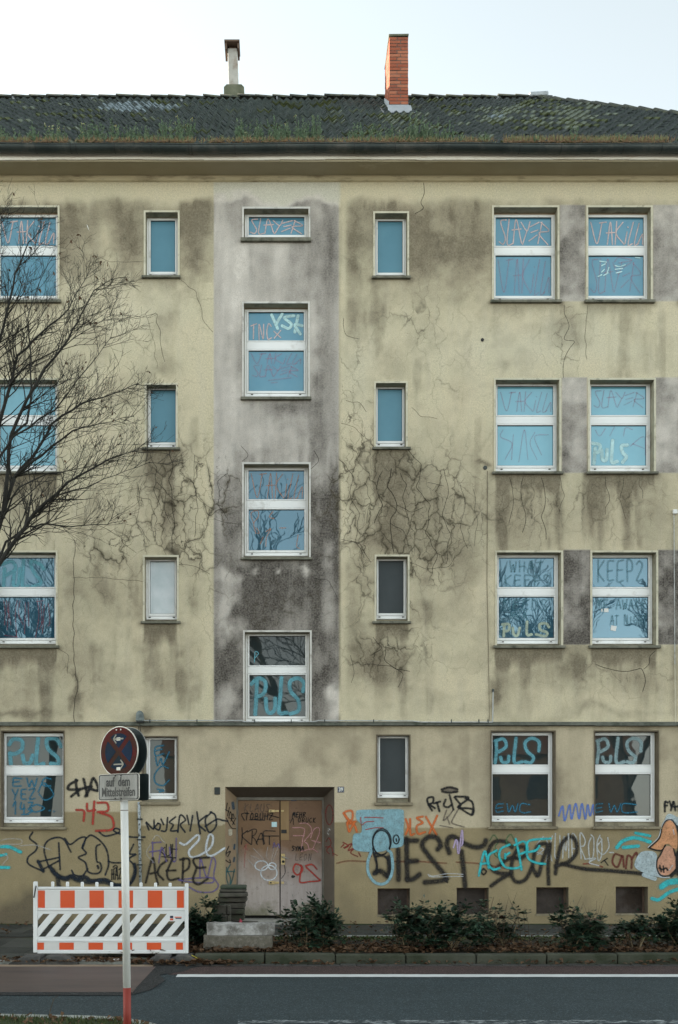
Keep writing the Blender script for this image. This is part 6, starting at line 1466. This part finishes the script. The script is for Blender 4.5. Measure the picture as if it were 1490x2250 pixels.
paint([[(192,460),(212,360)],[(212,480),(232,400)],[(195,420),(225,440)],[(225,500),(240,440),(255,500),(232,500)],[(245,530),(262,460),(275,500),(250,510),(280,560)],[(262,560),(290,500)],[(200,500),(250,590),(290,600)]], t, 1.9, BLK, 'black tag on the left door reveal', fn=reveal_l, base=.006)
paint([[(225,765),(198,830),(240,810),(215,860)],[(200,840),(195,890),(240,920),(235,890)]], t, 2.2, BLK, 'black squiggle on the left door reveal', fn=reveal_l, base=.006)
paint([[(205,960),(205,1060),(220,1120)],[(240,935),(215,990),(240,1060),(235,1130)],[(278,980),(262,1060),(240,1130)],[(205,1000),(280,1000)]], t, 2.6, TEAL, 'teal drips on the left door reveal', fn=reveal_l, base=.006)
paint([([(262,360),(270,410)],6),([(280,750),(275,790)],4),([(278,870),(272,905)],4)], t, 4, sm_('deep_blue_spray', (.01,.07,.13), .8), 'deep blue smears on the left door reveal', fn=reveal_l, base=.006)
paint([], t, 2, sm_('old_sticker', (.42,.38,.30), .9, .1), 'torn pale sticker on the left door reveal', fn=reveal_l, base=.007, fills=[[(218,600),(262,603),(260,665),(220,668)]])
paint([[(1165+34*math.cos(a), 470+92*math.sin(a)) for a in np.linspace(0,5.7,10)]+['c'],[(1135,720),(1160,685),(1182,740),(1140,800),(1165,835)],[(1130,770),(1185,775),(1200,850)],[(1200,830),(1240,850)]], t, 1.8, DRED, 'dark red marks on the right door reveal', fn=reveal_r, base=.008)
paint([[(1165,600),(1150,640),(1165,660)],[(1150,600),(1175,610)]], t, 2.6, WHF, 'pale torn sticker remains on the right door reveal', fn=reveal_r, base=.008)

CRK = spray_material('crack_shadow', (.030,.024,.016), .9, .3, .7, .12)
def crack(pts, w=1.0, lab=None):
    s = Spray(wallfn, .0016); r_ = random.Random(int(pts[0][0]*7+pts[0][1])); P = [pts[0]]
    for a, b in zip(pts[:-1], pts[1:]):
        n = max(1, int(math.hypot(b[0]-a[0], b[1]-a[1])/14))
        for k in range(1, n+1):
            t_ = k/n; j = 0 if k == n else 3.2; P.append((a[0]+(b[0]-a[0])*t_+r_.uniform(-j,j), a[1]+(b[1]-a[1])*t_+r_.uniform(-j,j)*.6))
    s.stroke(P, w); return s.mb.build('crack', CRK, B)
for pts, w in (([(165,1190),(160,1330),(161,1420),(171,1500),(164,1550),(164,1588)],.9),([(931,402),(932,425),(925,445),(930,458),(912,470)],1.0),([(392,612),(430,640),(445,700),(468,730)],.5),([(127,1425),(150,1440),(148,1480)],.5),
    ([(745,1010),(775,1045),(770,1090),(790,1130),(782,1190),(800,1225)],.8),([(898,990),(925,1020),(915,1070),(945,1110),(935,1170),(960,1215),(950,1260)],1.0),([(860,1030),(852,1070),(872,1110),(858,1150),(866,1215)],1.3),([(840,1035),(828,1075),(840,1110),(822,1150)],1.0),([(872,1110),(905,1125),(930,1115)],.8),([(858,1150),(885,1165),(898,1200)],.9),
    ([(880,1040),(893,1065),(885,1095),(898,1140)],.9),([(975,1030),(985,1085),(972,1130),(990,1175),(980,1240)],.8),([(1010,1060),(1022,1110),(1012,1160),(1028,1205)],.6),([(800,1060),(815,1100),(806,1150)],.7),([(750,1185),(790,1195),(815,1235)],.7),([(940,1060),(975,1068)],.6),([(1040,1075),(1050,1150),(1042,1200)],.5),
    ([(330,1000),(345,1030),(338,1075),(352,1110)],.9),([(372,990),(380,1020),(371,1055),(378,1110),(383,1160),(378,1210)],1.2),([(345,1060),(365,1080),(362,1120),(375,1150)],.8),([(300,1090),(330,1098),(345,1140),(340,1190)],.7),([(300,1060),(306,1110),(300,1150),(330,1190)],.6),([(428,1000),(425,1060),(435,1120),(428,1180)],.7),([(395,1040),(420,1055),(440,1100),(470,1120)],.5),
    ([(250,1120),(275,1150),(268,1190),(300,1215)],.5),([(392,1240),(430,1245),(462,1262)],.6),([(160,1270),(230,1270),(300,1275),(320,1280)],.5),([(270,690),(300,700),(345,690),(352,745),(362,795)],.6),([(320,690),(335,740),(345,810)],.4),([(205,560),(240,575),(300,575),(318,576)],.5),
    ([(1150,1048),(1145,1085),(1155,1130),(1148,1170)],.9),([(1190,1050),(1198,1090),(1190,1135),(1200,1185)],1.0),([(1120,1050),(1128,1100),(1118,1150)],.7),([(1230,1045),(1240,1090),(1228,1130)],.6),([(1330,1048),(1338,1085),(1330,1130)],.8),([(1370,1050),(1362,1095),(1375,1140)],.6),([(1405,1050),(1412,1095)],.6),
    ([(1310,1460),(1340,1470),(1380,1475),(1410,1470),(1418,1495),(1412,1520)],1.1),([(1440,1430),(1415,1470)],.9),([(1240,670),(1250,720),(1240,745),(1262,750),(1240,790),(1238,830)],.8),([(1290,670),(1286,730),(1290,790)],.5),([(905,895),(925,915),(960,920)],.5),([(760,880),(790,885),(805,905)],.6),([(750,930),(780,940),(800,960)],.6),([(755,700),(760,735),(790,745)],.7),
    ([(848,1420),(845,1450),(870,1470),(900,1475)],1.0),([(820,1400),(838,1425),(815,1440)],.8),([(800,1460),(860,1464),(885,1480),(875,1510)],.8),([(770,1440),(778,1480),(772,1500)],.6),([(900,1235),(935,1250),(985,1245),(1000,1220)],.6),([(500,1040),(478,1060),(480,1110),(500,1140)],.8),([(470,1140),(510,1150),(532,1152)],.6),([(690,1270),(720,1275),(740,1310)],.6),([(530,980),(545,1000),(532,1014)],.7),([(690,990),(700,1012),(684,1030)],.8)):
    crack(pts, w*1.05)

# --- writing on the window panes
WPK = sm_('pink_window_paint', (.62,.47,.46), .85, .4, .3); WFR = sm_('faded_red_window_paint', (.42,.17,.26), .36, .5, .35); WOR = sm_('orange_window_paint', (.50,.24,.14), .65, .5, .4); WIC = sm_('icy_window_paint', (.48,.68,.70), .97, .25, .15)
WCY = sm_('turquoise_window_paint', (.13,.36,.44), .88, .3, .2); WGB = sm_('grey_blue_window_paint', (.085,.22,.28), .42, .3, .2); WBL = sm_('blue_window_paint', (.02,.16,.27), .8, .45, .3); WYW = sm_('creamy_window_paint', (.40,.47,.38), .9, .25, .15); WRD = sm_('red_window_scribble', (.34,.05,.06), .5, .5, .4); WWH = sm_('white_window_paint', (.55,.58,.58), .85, .3, .2)
def pw(wi, k, strokes, w, mat, label, extra=0.0):
    root, yy = pane_objs[(wi, k)]
    s = Spray(lambda x, y: W(x, y, yy), .0015+extra)
    for st_ in strokes:
        ww = w
        if isinstance(st_, tuple): st_, ww = st_
        s.stroke(st_, ww)
    return s.build(mat, root, label)
def fat(x0, y0, x1, y1, seed=0):
    P = [[(.09,.95),(.11,.5),(.12,.12)],[(.02,.20),(.14,.06),(.27,.15),(.25,.42),(.12,.52)],[(.28,.56),(.30,.85),(.37,.92),(.44,.82),(.45,.56)],[(.56,.05),(.54,.5),(.52,.9),(.66,.91)],[(.95,.38),(.97,.18),(.86,.06),(.72,.14),(.73,.38),(.86,.6),(.87,.85),(.72,.94)]]
    return [[(x0+(x1-x0)*p[0], y0+(y1-y0)*p[1]) for p in s] for s in P]
def slayer(x0, y0, x1, y1):
    S = [[(.14,.02),(.03,.10),(.12,.70),(.08,.98),(.0,.88)],[(.20,.0),(.16,.95),(.28,.95)],[(.28,.95),(.34,.02),(.45,.95)],[(.26,.42),(.44,.38)],[(.44,.12),(.56,.45),(.62,.10)],[(.56,.45),(.47,.98)],[(.62,.30),(.80,.12)],[(.64,.52),(.78,.42)],[(.60,.85),(.76,.62)],[(.86,.12),(.78,.95)],[(.84,.12),(1.0,.45),(.80,.55),(.98,1.0)]]
    return [[(x0+(x1-x0)*p[0], y0+(y1-y0)*p[1]) for p in s] for s in S]
def vakill(x0, y0, x1, y1, n=9):
    S = [[(.0,.05),(.12,.95),(.22,.05)],[(.17,.08),(.30,.04)],[(.32,.98),(.38,.05),(.42,.98)],[(.30,.50),(.46,.48)],[(.47,.98),(.50,.02)],[(.62,.05),(.49,.50),(.64,.98)],[(.70,.45),(.66,.95)],[(.715,.25),(.72,.27)],[(.82,.05),(.72,.98),(.80,.96)],[(.93,.10),(.84,.98),(.92,.95)],[(.90,.98),(1.0,.55),(1.0,.98)]]
    return [[(x0+(x1-x0)*p[0], y0+(y1-y0)*p[1]) for p in s] for s in S][:n+2]
pw(W_M1,0, slayer(550,481,665,514), 2.6, WPK, 'pink spray reading SLAYER')
pw(W_M2,0, word('TNC',549,713,600,746,.0,.05,2)+[[(602,728),(617,742)],[(617,726),(603,743)]], 2.6, WPK, 'pink spray reading TNCX')
pw(W_M2,0, [[(597,692),(606,712),(610,722)],[(620,690),(606,714)],[(646,694),(625,698),(640,712),(634,722),(620,716)],[(655,694),(648,730)],[(664,716),(648,714),(660,734)]], 6.2, WIC, 'pale blue fat letters reading YSK', .001)
pw(W_M2,1, vakill(552,776,660,800)+slayer(555,802,655,828)+[[(590,836),(640,830)],[(596,842),(610,840)]], 2.4, WFR, 'faded red scribbles')
pw(W_M3,0, vakill(552,1038,664,1096,9), 1.9, WOR, 'thin orange writing on the upper pane')
pw(W_M3,1, [[(557,1150),(552,1128),(566,1122),(568,1135),(558,1150),(562,1172)],[(600,1124),(592,1135),(602,1140)],[(562,1158),(570,1170),(566,1172)],[(585,1168),(595,1162),(586,1180),(584,1200)],[(572,1195),(578,1180)],[(615,1160),(628,1160)],[(655,1175),(652,1200),(658,1205)]], 2.0, WOR, 'orange marks on the lower pane')
pw(W_M4,0, [[(559,1455),(561,1432),(568,1436),(560,1446)]], 1.8, WGB if False else WCY, 'small pale letter P')
pw(W_M4,1, fat(550,1485,672,1574), 8.5, WCY, 'turquoise fat letters reading PULS')
pw(W_A1,0, slayer(1097,482,1206,538), 2.6, WPK, 'pink spray reading SLAYER'); pw(W_B1,0, vakill(1298,486,1412,538), 2.6, WPK, 'pink spray reading VAKILL')
pw(W_L1,0, vakill(4,484,118,536), 2.8, WPK, 'pink spray behind the branches')
pw(W_L1,1, [[(20,580),(15,630)],[(40,575),(42,640)],[(60,570),(78,580),(75,640)],[(98,575),(100,640)]], 8, sm_('pale_curtain_smear', (.16,.38,.48), .5, .6), 'pale streaks on the pane')
pw(W_A1,1, vakill(1094,566,1206,646), 2.2, WFR, 'faded red scribbles'); pw(W_B1,1, slayer(1298,568,1408,644)+[[(1350,576),(1360,566),(1388,572),(1360,578)]], 2.2, WFR, 'faded red scribbles')
pw(W_B1,1, [[(1318,574),(1332,576)],[(1322,584),(1330,580)],[(1328,592),(1322,598)],[(1352,584),(1362,586),(1374,582)],[(1352,592),(1368,590)],[(1354,600),(1366,597)],[(1326,606),(1336,600)],[(1314,608),(1322,604)],[(1396,566),(1406,567)],[(1338,588),(1334,600)]], 2.2, WIC, 'small pale scribbles', .001)
pw(W_A2,0, vakill(1100,860,1210,905), 2.2, WFR, 'faded red scribbles'); pw(W_A2,1, [[(1105,945),(1100,960),(1125,975),(1110,1010)],[(1128,955),(1124,1010)],[(1140,1015),(1152,945),(1160,1010)],[(1175,950),(1165,975),(1180,1010)],[(1205,955),(1175,960),(1190,1000)]], 1.9, WFR, 'faded red scribbles')
pw(W_B2,0, slayer(1305,858,1415,896), 2.4, WFR, 'faded red scribbles'); pw(W_B2,1, [[(1308,945),(1318,958),(1330,942)],[(1340,958),(1350,938)],[(1370,958),(1375,940),(1390,944)],[(1385,980),(1415,960),(1418,1000)],[(1390,975),(1415,985)]], 2.0, WFR, 'faded red scribbles')
pw(W_B2,1, [[(1305,1018),(1308,985)],[(1302,974),(1318,978),(1316,992),(1306,996)],[(1322,990),(1324,1010),(1332,1010),(1334,988)],[(1346,968),(1344,1014),(1356,1014)],[(1378,978),(1366,980),(1368,994),(1376,1004),(1368,1016)]], 7, WIC, 'pale fat letters reading PULS', .001)
pw(W_A3,0, word('WHAT',1118,1234,1196,1256,0,.05,3)+word('KEEPS',1106,1264,1212,1288,0,.05,4), 3.6, WGB, 'grey-blue writing on the upper pane')
pw(W_A3,1, word('NEEDS',1104,1318,1206,1340,0,.05,5)+word('MEA',1120,1346,1160,1362,0,.05,5), 3.4, WGB, 'grey-blue writing on the lower pane')
pw(W_A3,1, [[(1107,1398),(1108,1374)],[(1104,1372),(1118,1372),(1118,1384),(1108,1388)],[(1127,1380),(1129,1394),(1137,1396),(1142,1380)],[(1158,1366),(1158,1394),(1168,1394)],[(1206,1378),(1200,1370),(1186,1372),(1188,1384),(1202,1390),(1198,1398),(1178,1394)]], 5.4, WYW, 'creamy fat letters reading PULS', .001)
pw(W_B3,0, word('KEEP2',1310,1232,1416,1276,0,.05,6), 4.0, WGB, 'grey-blue writing on the upper pane'); pw(W_B3,1, word('ME AWAKE',1310,1318,1422,1338,0,.05,7)+word('AT NIGHT',1340,1352,1422,1372,0,.05,8), 3.2, WGB, 'grey-blue writing on the lower pane')
for (a, b, c, d_, r_) in ((1321,1338,1324,1344,0),(1327,1337,1337,1345,0),(1342,1375,1354,1386,.2)):
    root, yy = pane_objs[(W_B3,1)]; u = W((a+c)/2,(b+d_)/2,yy); w2 = (c-a)/2*.0077; h2 = (d_-b)/2*.0077; q = MB(); q.box(-w2,w2,-.001,0,-h2,h2); o_ = q.build('paper_note', M['white'], root); o_.location = (u.x, yy-.003, u.z); o_.rotation_euler = (0, r_, 0)
pw(W_L3,0, [[(8,1288),(10,1250)],[(4,1240),(26,1234),(34,1250),(14,1264)],[(32,1256),(30,1286),(40,1284),(44,1250)],[(52,1232),(50,1288),(62,1288)],[(96,1250),(88,1240),(68,1234),(74,1256),(90,1280),(70,1290)]], 8, WCY, 'turquoise fat letters reading PULS')
random.seed(8); pw(W_L3,1, [[(x_, random.uniform(1316,1330)), (x_+random.uniform(-4,4), random.uniform(1340,1370)), (x_+random.uniform(-6,6), random.uniform(1370,1402))] for x_ in (8,14,20,38,44,56,62,82,90,98,106)]+[[(80,1322),(96,1320)],[(10,1396),(40,1400)]], 1.7, WRD, 'thin red scribbles')
pw(W_GL,0, [[(24,1678),(22,1655)],[(20,1636),(30,1624),(48,1628),(48,1646),(34,1656),(22,1656)],[(50,1660),(54,1676),(66,1676),(72,1660)],[(84,1622),(80,1678),(96,1678)],[(134,1640),(124,1624),(104,1624),(106,1645),(126,1664),(128,1678),(112,1678)]], 9, WCY, 'turquoise fat letters reading PULS')
pw(W_GL,1, word('EWC',22,1710,118,1728,0,.06,2)+word('YEZ',24,1734,80,1756,0,.06,3)+word('143',24,1762,76,1788,0,.06,4)+[[(48,1790),(62,1789)],[(62,1778),(80,1768),(98,1776),(80,1784),(64,1780)],[(108,1781),(110,1781)],[(118,1783),(120,1783)],[(84,1740),(96,1720),(118,1745),(100,1758),(86,1745)]], 3.6, WBL, 'blue writing on the lower pane')
pw(W_GS,0, [[(360,1638),(342,1642),(342,1660),(360,1656)],[(342,1650),(356,1646)],[(342,1664),(346,1682),(354,1666),(358,1680),(372,1652)],[(370,1688),(355,1684),(340,1702),(342,1720),(358,1726),(372,1714)],[(346,1734),(358,1736)],[(350,1740),(360,1738)]], 3.6, WBL, 'blue letters reading EWC')
for wi, ox in ((W_GA,0),(W_GB,224)):
    pw(wi,0, [[(1088+ox,1676),(1091+ox,1650),(1090+ox,1628)],[(1088+ox,1628),(1106+ox,1624),(1112+ox,1640),(1096+ox,1652)],[(1100+ox,1664),(1104+ox,1674),(1116+ox,1674),(1118+ox,1662)],[(1134+ox,1622),(1130+ox,1674),(1148+ox,1674)],[(1184+ox,1650),(1184+ox,1630),(1168+ox,1622),(1154+ox,1632),(1158+ox,1650),(1172+ox,1664),(1166+ox,1676),(1154+ox,1674)]], 7.5, WCY if ox == 0 else sm_('pale_window_paint', (.26,.37,.40), .88, .3, .2), 'pale turquoise fat letters reading PULS')
    k = 1 if ox == 0 else 1.32
    pw(wi,1, [[(1106+ox-(ox>0)*6,1766),(1092+ox-(ox>0)*6,1768),(1091+ox-(ox>0)*6,1784),(1106+ox-(ox>0)*6,1782)],[(1092+ox-(ox>0)*6,1776),(1104+ox-(ox>0)*6,1774)],[(1114+ox,1766),(1118+ox,1784),(1126+ox,1770),(1132+ox,1784),(1138+ox*1.01,1766)],[(1164+ox+(ox>0)*10,1768),(1146+ox,1766),(1142+ox,1780),(1150+ox,1786),(1166+ox+(ox>0)*10,1784)]], 3.0, WBL, 'blue letters reading EWC')

# ---------------------------------------------------------------- bare street tree at the left
random.seed(101)
YT = -3.1
TR = empty('bare_street_tree', (W(-175, 2060, YT).x, YT, .08), 'bare tree with thin spreading branches and few brown leaves at the left edge', 'tree')
TO = TR.location.copy()
def tp(px, py, dy=0.0): return W(px, py, YT+dy)-TO
trunk = MB(); fork = tp(-120, 1640); trunk.tube([Vector((0,0,-.1)), Vector((.0,0,.25)), fork*.5+Vector((-.02,0,0)), fork], [.17,.135,.115,.10], 12); trunk.build('trunk', M['bark'], TR, True)
LIMBS = [  # picture points with depth offset, base radius
 ([(-120,1640,0),(-80,1380,0),(-30,1280,-.1),(40,1180,-.2),(75,1130,-.25),(150,1060,-.35),(240,1010,-.45),(312,985,-.5)], .050),
 ([(-30,1280,-.1),(15,1190,.05),(55,1158,.1),(110,1150,.2),(150,1158,.25),(235,1152,.3),(262,1128,.32)], .022),
 ([(-120,1640,0),(-95,1380,.1),(-35,1250,.1),(5,1140,.15),(30,1050,.2),(75,1000,.25),(115,930,.3),(180,885,.4),(250,865,.5),(304,842,.55)], .046),
 ([(5,1140,.15),(14,1060,.1),(22,960,0),(60,880,-.1),(100,810,-.15),(150,745,-.3),(180,690,-.4),(205,640,-.45),(248,612,-.5)], .034),
 ([(-95,1380,.1),(-60,1150,.3),(-20,1000,.35),(20,850,.4),(40,780,.45),(95,730,.5),(150,680,.6),(200,590,.7)], .040),
 ([(-60,1150,.3),(-50,950,.0),(-10,780,-.1),(15,690,-.15),(35,600,-.2),(65,530,-.25),(90,510,-.3)], .034),
 ([(-120,1640,0),(-140,1200,-.2),(-110,900,-.3),(-60,700,-.4),(-30,560,-.4),(-5,480,-.4)], .050),
 ([(22,960,0),(60,930,.1),(70,850,.1),(65,760,.15),(60,700,.2),(85,620,.25),(120,560,.3)], .020),
 ([(30,1050,.2),(90,1000,0),(160,945,-.2),(220,930,-.3),(295,915,-.35)], .022),
 ([(75,1130,-.25),(120,1090,-.1),(190,1070,.0),(250,1045,.1),(330,1015,.15)], .016),
 ([(5,1140,.15),(40,1070,-.1),(110,1040,-.2),(180,1030,-.3),(260,1000,-.4)], .016),
 ([(-60,1150,.3),(-30,1040,-.2),(30,960,-.3),(120,900,-.4),(200,800,-.5),(245,740,-.5)], .024),
 ([(20,850,.4),(60,800,.2),(140,760,.1),(200,720,.1),(252,690,.1)], .015),
]
twigs = MB(); fine = MB(); LT = []
def grow(p, d, ln, r, lvl, mb_):
    n = 4; pts = [p]; dd = d.copy(); rad = [r]
    for i in range(n):
        dd = (dd+Vector((random.uniform(-.24,.24), random.uniform(-.2,.2), random.uniform(-.14,.24)))).normalized(); pts.append(pts[-1]+dd*ln/n); rad.append(max(.0016, r*(1-.62*(i+1)/n)))
    mb_.tube(pts, rad, 3, cap=False)
    if lvl > 0:
        k = random.randint(2, 4)
        for q in range(k):
            t = random.uniform(.2, .98); i = min(n-1, int(t*n)); s = pts[i].lerp(pts[i+1], t*n-i)
            ax = Vector((random.uniform(-1,1), random.uniform(-.8,.8), random.uniform(-.5,1))); ax = (ax-dd*ax.dot(dd)).normalized()
            nd = (dd*random.uniform(.6,1.0)+ax*random.uniform(.4,.9)).normalized(); grow(s, nd, ln*random.uniform(.42,.68), max(.0022, r*.58), lvl-1, fine)
    elif random.random() < .030:
        e = pts[-1]; 
        for q in range(random.randint(1,3)): add_leaf(LT, e, Vector((random.uniform(-.6,.6), random.uniform(-.6,.6), random.uniform(-1,-.2))).normalized(), random.uniform(.04,.07), .014, .6)
for pts, r in LIMBS:
    P = [tp(*p) for p in pts]; S = []
    for i in range(len(P)-1):
        for k in range(3): S.append(P[i].lerp(P[i+1], k/3)+rv3()*(.012 if i or k else 0))
    S.append(P[-1]); n = len(S); m_ = MB(); rad = [max(.0036, .98*r*(1-.92*(i/(n-1))**.9)) for i in range(n)]; m_.tube(S, rad, 7, 0); m_.build('limb', M['bark'], TR, True)
    tot = sum((S[i+1]-S[i]).length for i in range(n-1)); k = int(tot*8.5)
    for q in range(k):
        t = random.uniform(.22, 1)**.8; i = min(n-2, int(t*(n-1))); s = S[i].lerp(S[i+1], t*(n-1)-i); dd = (S[i+1]-S[i]).normalized(); sg = random.choice((-1,1))
        side_ = Vector((-dd.z, random.uniform(-.5,.5), dd.x)).normalized()*sg
        nd = (dd*random.uniform(.7,1.1)+side_*random.uniform(.4,.85)+Vector((.12,0,.10))).normalized(); ln = random.uniform(.35,.95)*(1.15-.65*t); 
        grow(s, nd, ln, max(.0042, rad[i]*.45), 2, twigs)
tag(twigs.build('branches', M['bark'], TR, True), kind='stuff'); o_ = fine.build('twigs', M['bark'], TR); o_['kind'] = 'stuff'
leaf_cloud('withered_leaves', LT, M['dead_leaf'], TR)

# ---------------------------------------------------------------- what the windows mirror: trees and a house across the street
random.seed(111); rt = MB()
def rgrow(p, d, ln, r, lvl):
    n = 3; pts = [p]; dd = d.copy(); rad = [r]
    for i in range(n): dd = (dd+Vector((random.uniform(-.2,.2), random.uniform(-.2,.2), random.uniform(-.05,.2)))).normalized(); pts.append(pts[-1]+dd*ln/n); rad.append(max(.009, r*(1-.5*(i+1)/n)))
    rt.tube(pts, rad, 5 if lvl > 3 else 3, cap=False)
    if lvl > 0:
        for q in range(random.randint(3, 5)):
            t = random.uniform(.45, 1); i = min(n-1, int(t*n)); s = pts[i].lerp(pts[i+1], t*n-i); ax = rv3(); ax = (ax-dd*ax.dot(dd)).normalized()
            rgrow(s, (dd+ax*random.uniform(.45,.9)).normalized(), ln*random.uniform(.5,.72), max(.009, r*.5), lvl-1)
rgrow(Vector((0,0,-.1)), Vector((0,0,1)), 4.2, .17, 5); print('CROWN', max(v[2] for v in rt.v), len(rt.f)); rme = rt.mesh('crown', M['bark_far'])
for i, (x, y, h, rz, lab) in enumerate(((-9,-25,1.35,.3,'third from the left'),(.6,-26,1.7,1.5,'fourth from the left'),(3.5,-24.5,1.35,2.6,'third from the right'),(9.5,-27,1.4,4.0,'second from the right'),(15,-25,1.3,5.1,'rightmost'),(-15,-27,1.35,.9,'second from the left'),(-21,-26,1.3,2.1,'leftmost'))):
    T_ = empty('mirrored_tree', (x,y,0), 'bare tree across the street, %s of them, mirrored in the windows' % lab, 'tree', 'bare trees across the street', rz); T_.scale = (h*1.2,h*1.2,h*1.25)
    o_ = link_mesh('crown', rme, T_)
HB = empty('house_across_street', (8,-52,0), 'sunlit rendered house across the street, seen only mirrored in the ground-floor windows', 'house')
q = MB(); q.box(-16, 16, -6, 0, -.05, 7.2); q.build('wall', M['far_wall'], HB); q = MB(); q.add([(-16.4,.4,7.15),(16.4,.4,7.15),(16.4,-3,10.2),(-16.4,-3,10.2),(16.4,-6.4,7.15),(-16.4,-6.4,7.15)], [(0,1,2,3),(3,2,4,5),(1,4,2),(0,3,5)]); q.build('roof', M['roof_far'], HB)
for i in range(9):
    for j in range(2):
        q = MB(); q.box(-14.6+i*3.4, -13.3+i*3.4, .01, .05, 1.2+j*3, 2.8+j*3); q.build('window', M['far_dark'], HB)
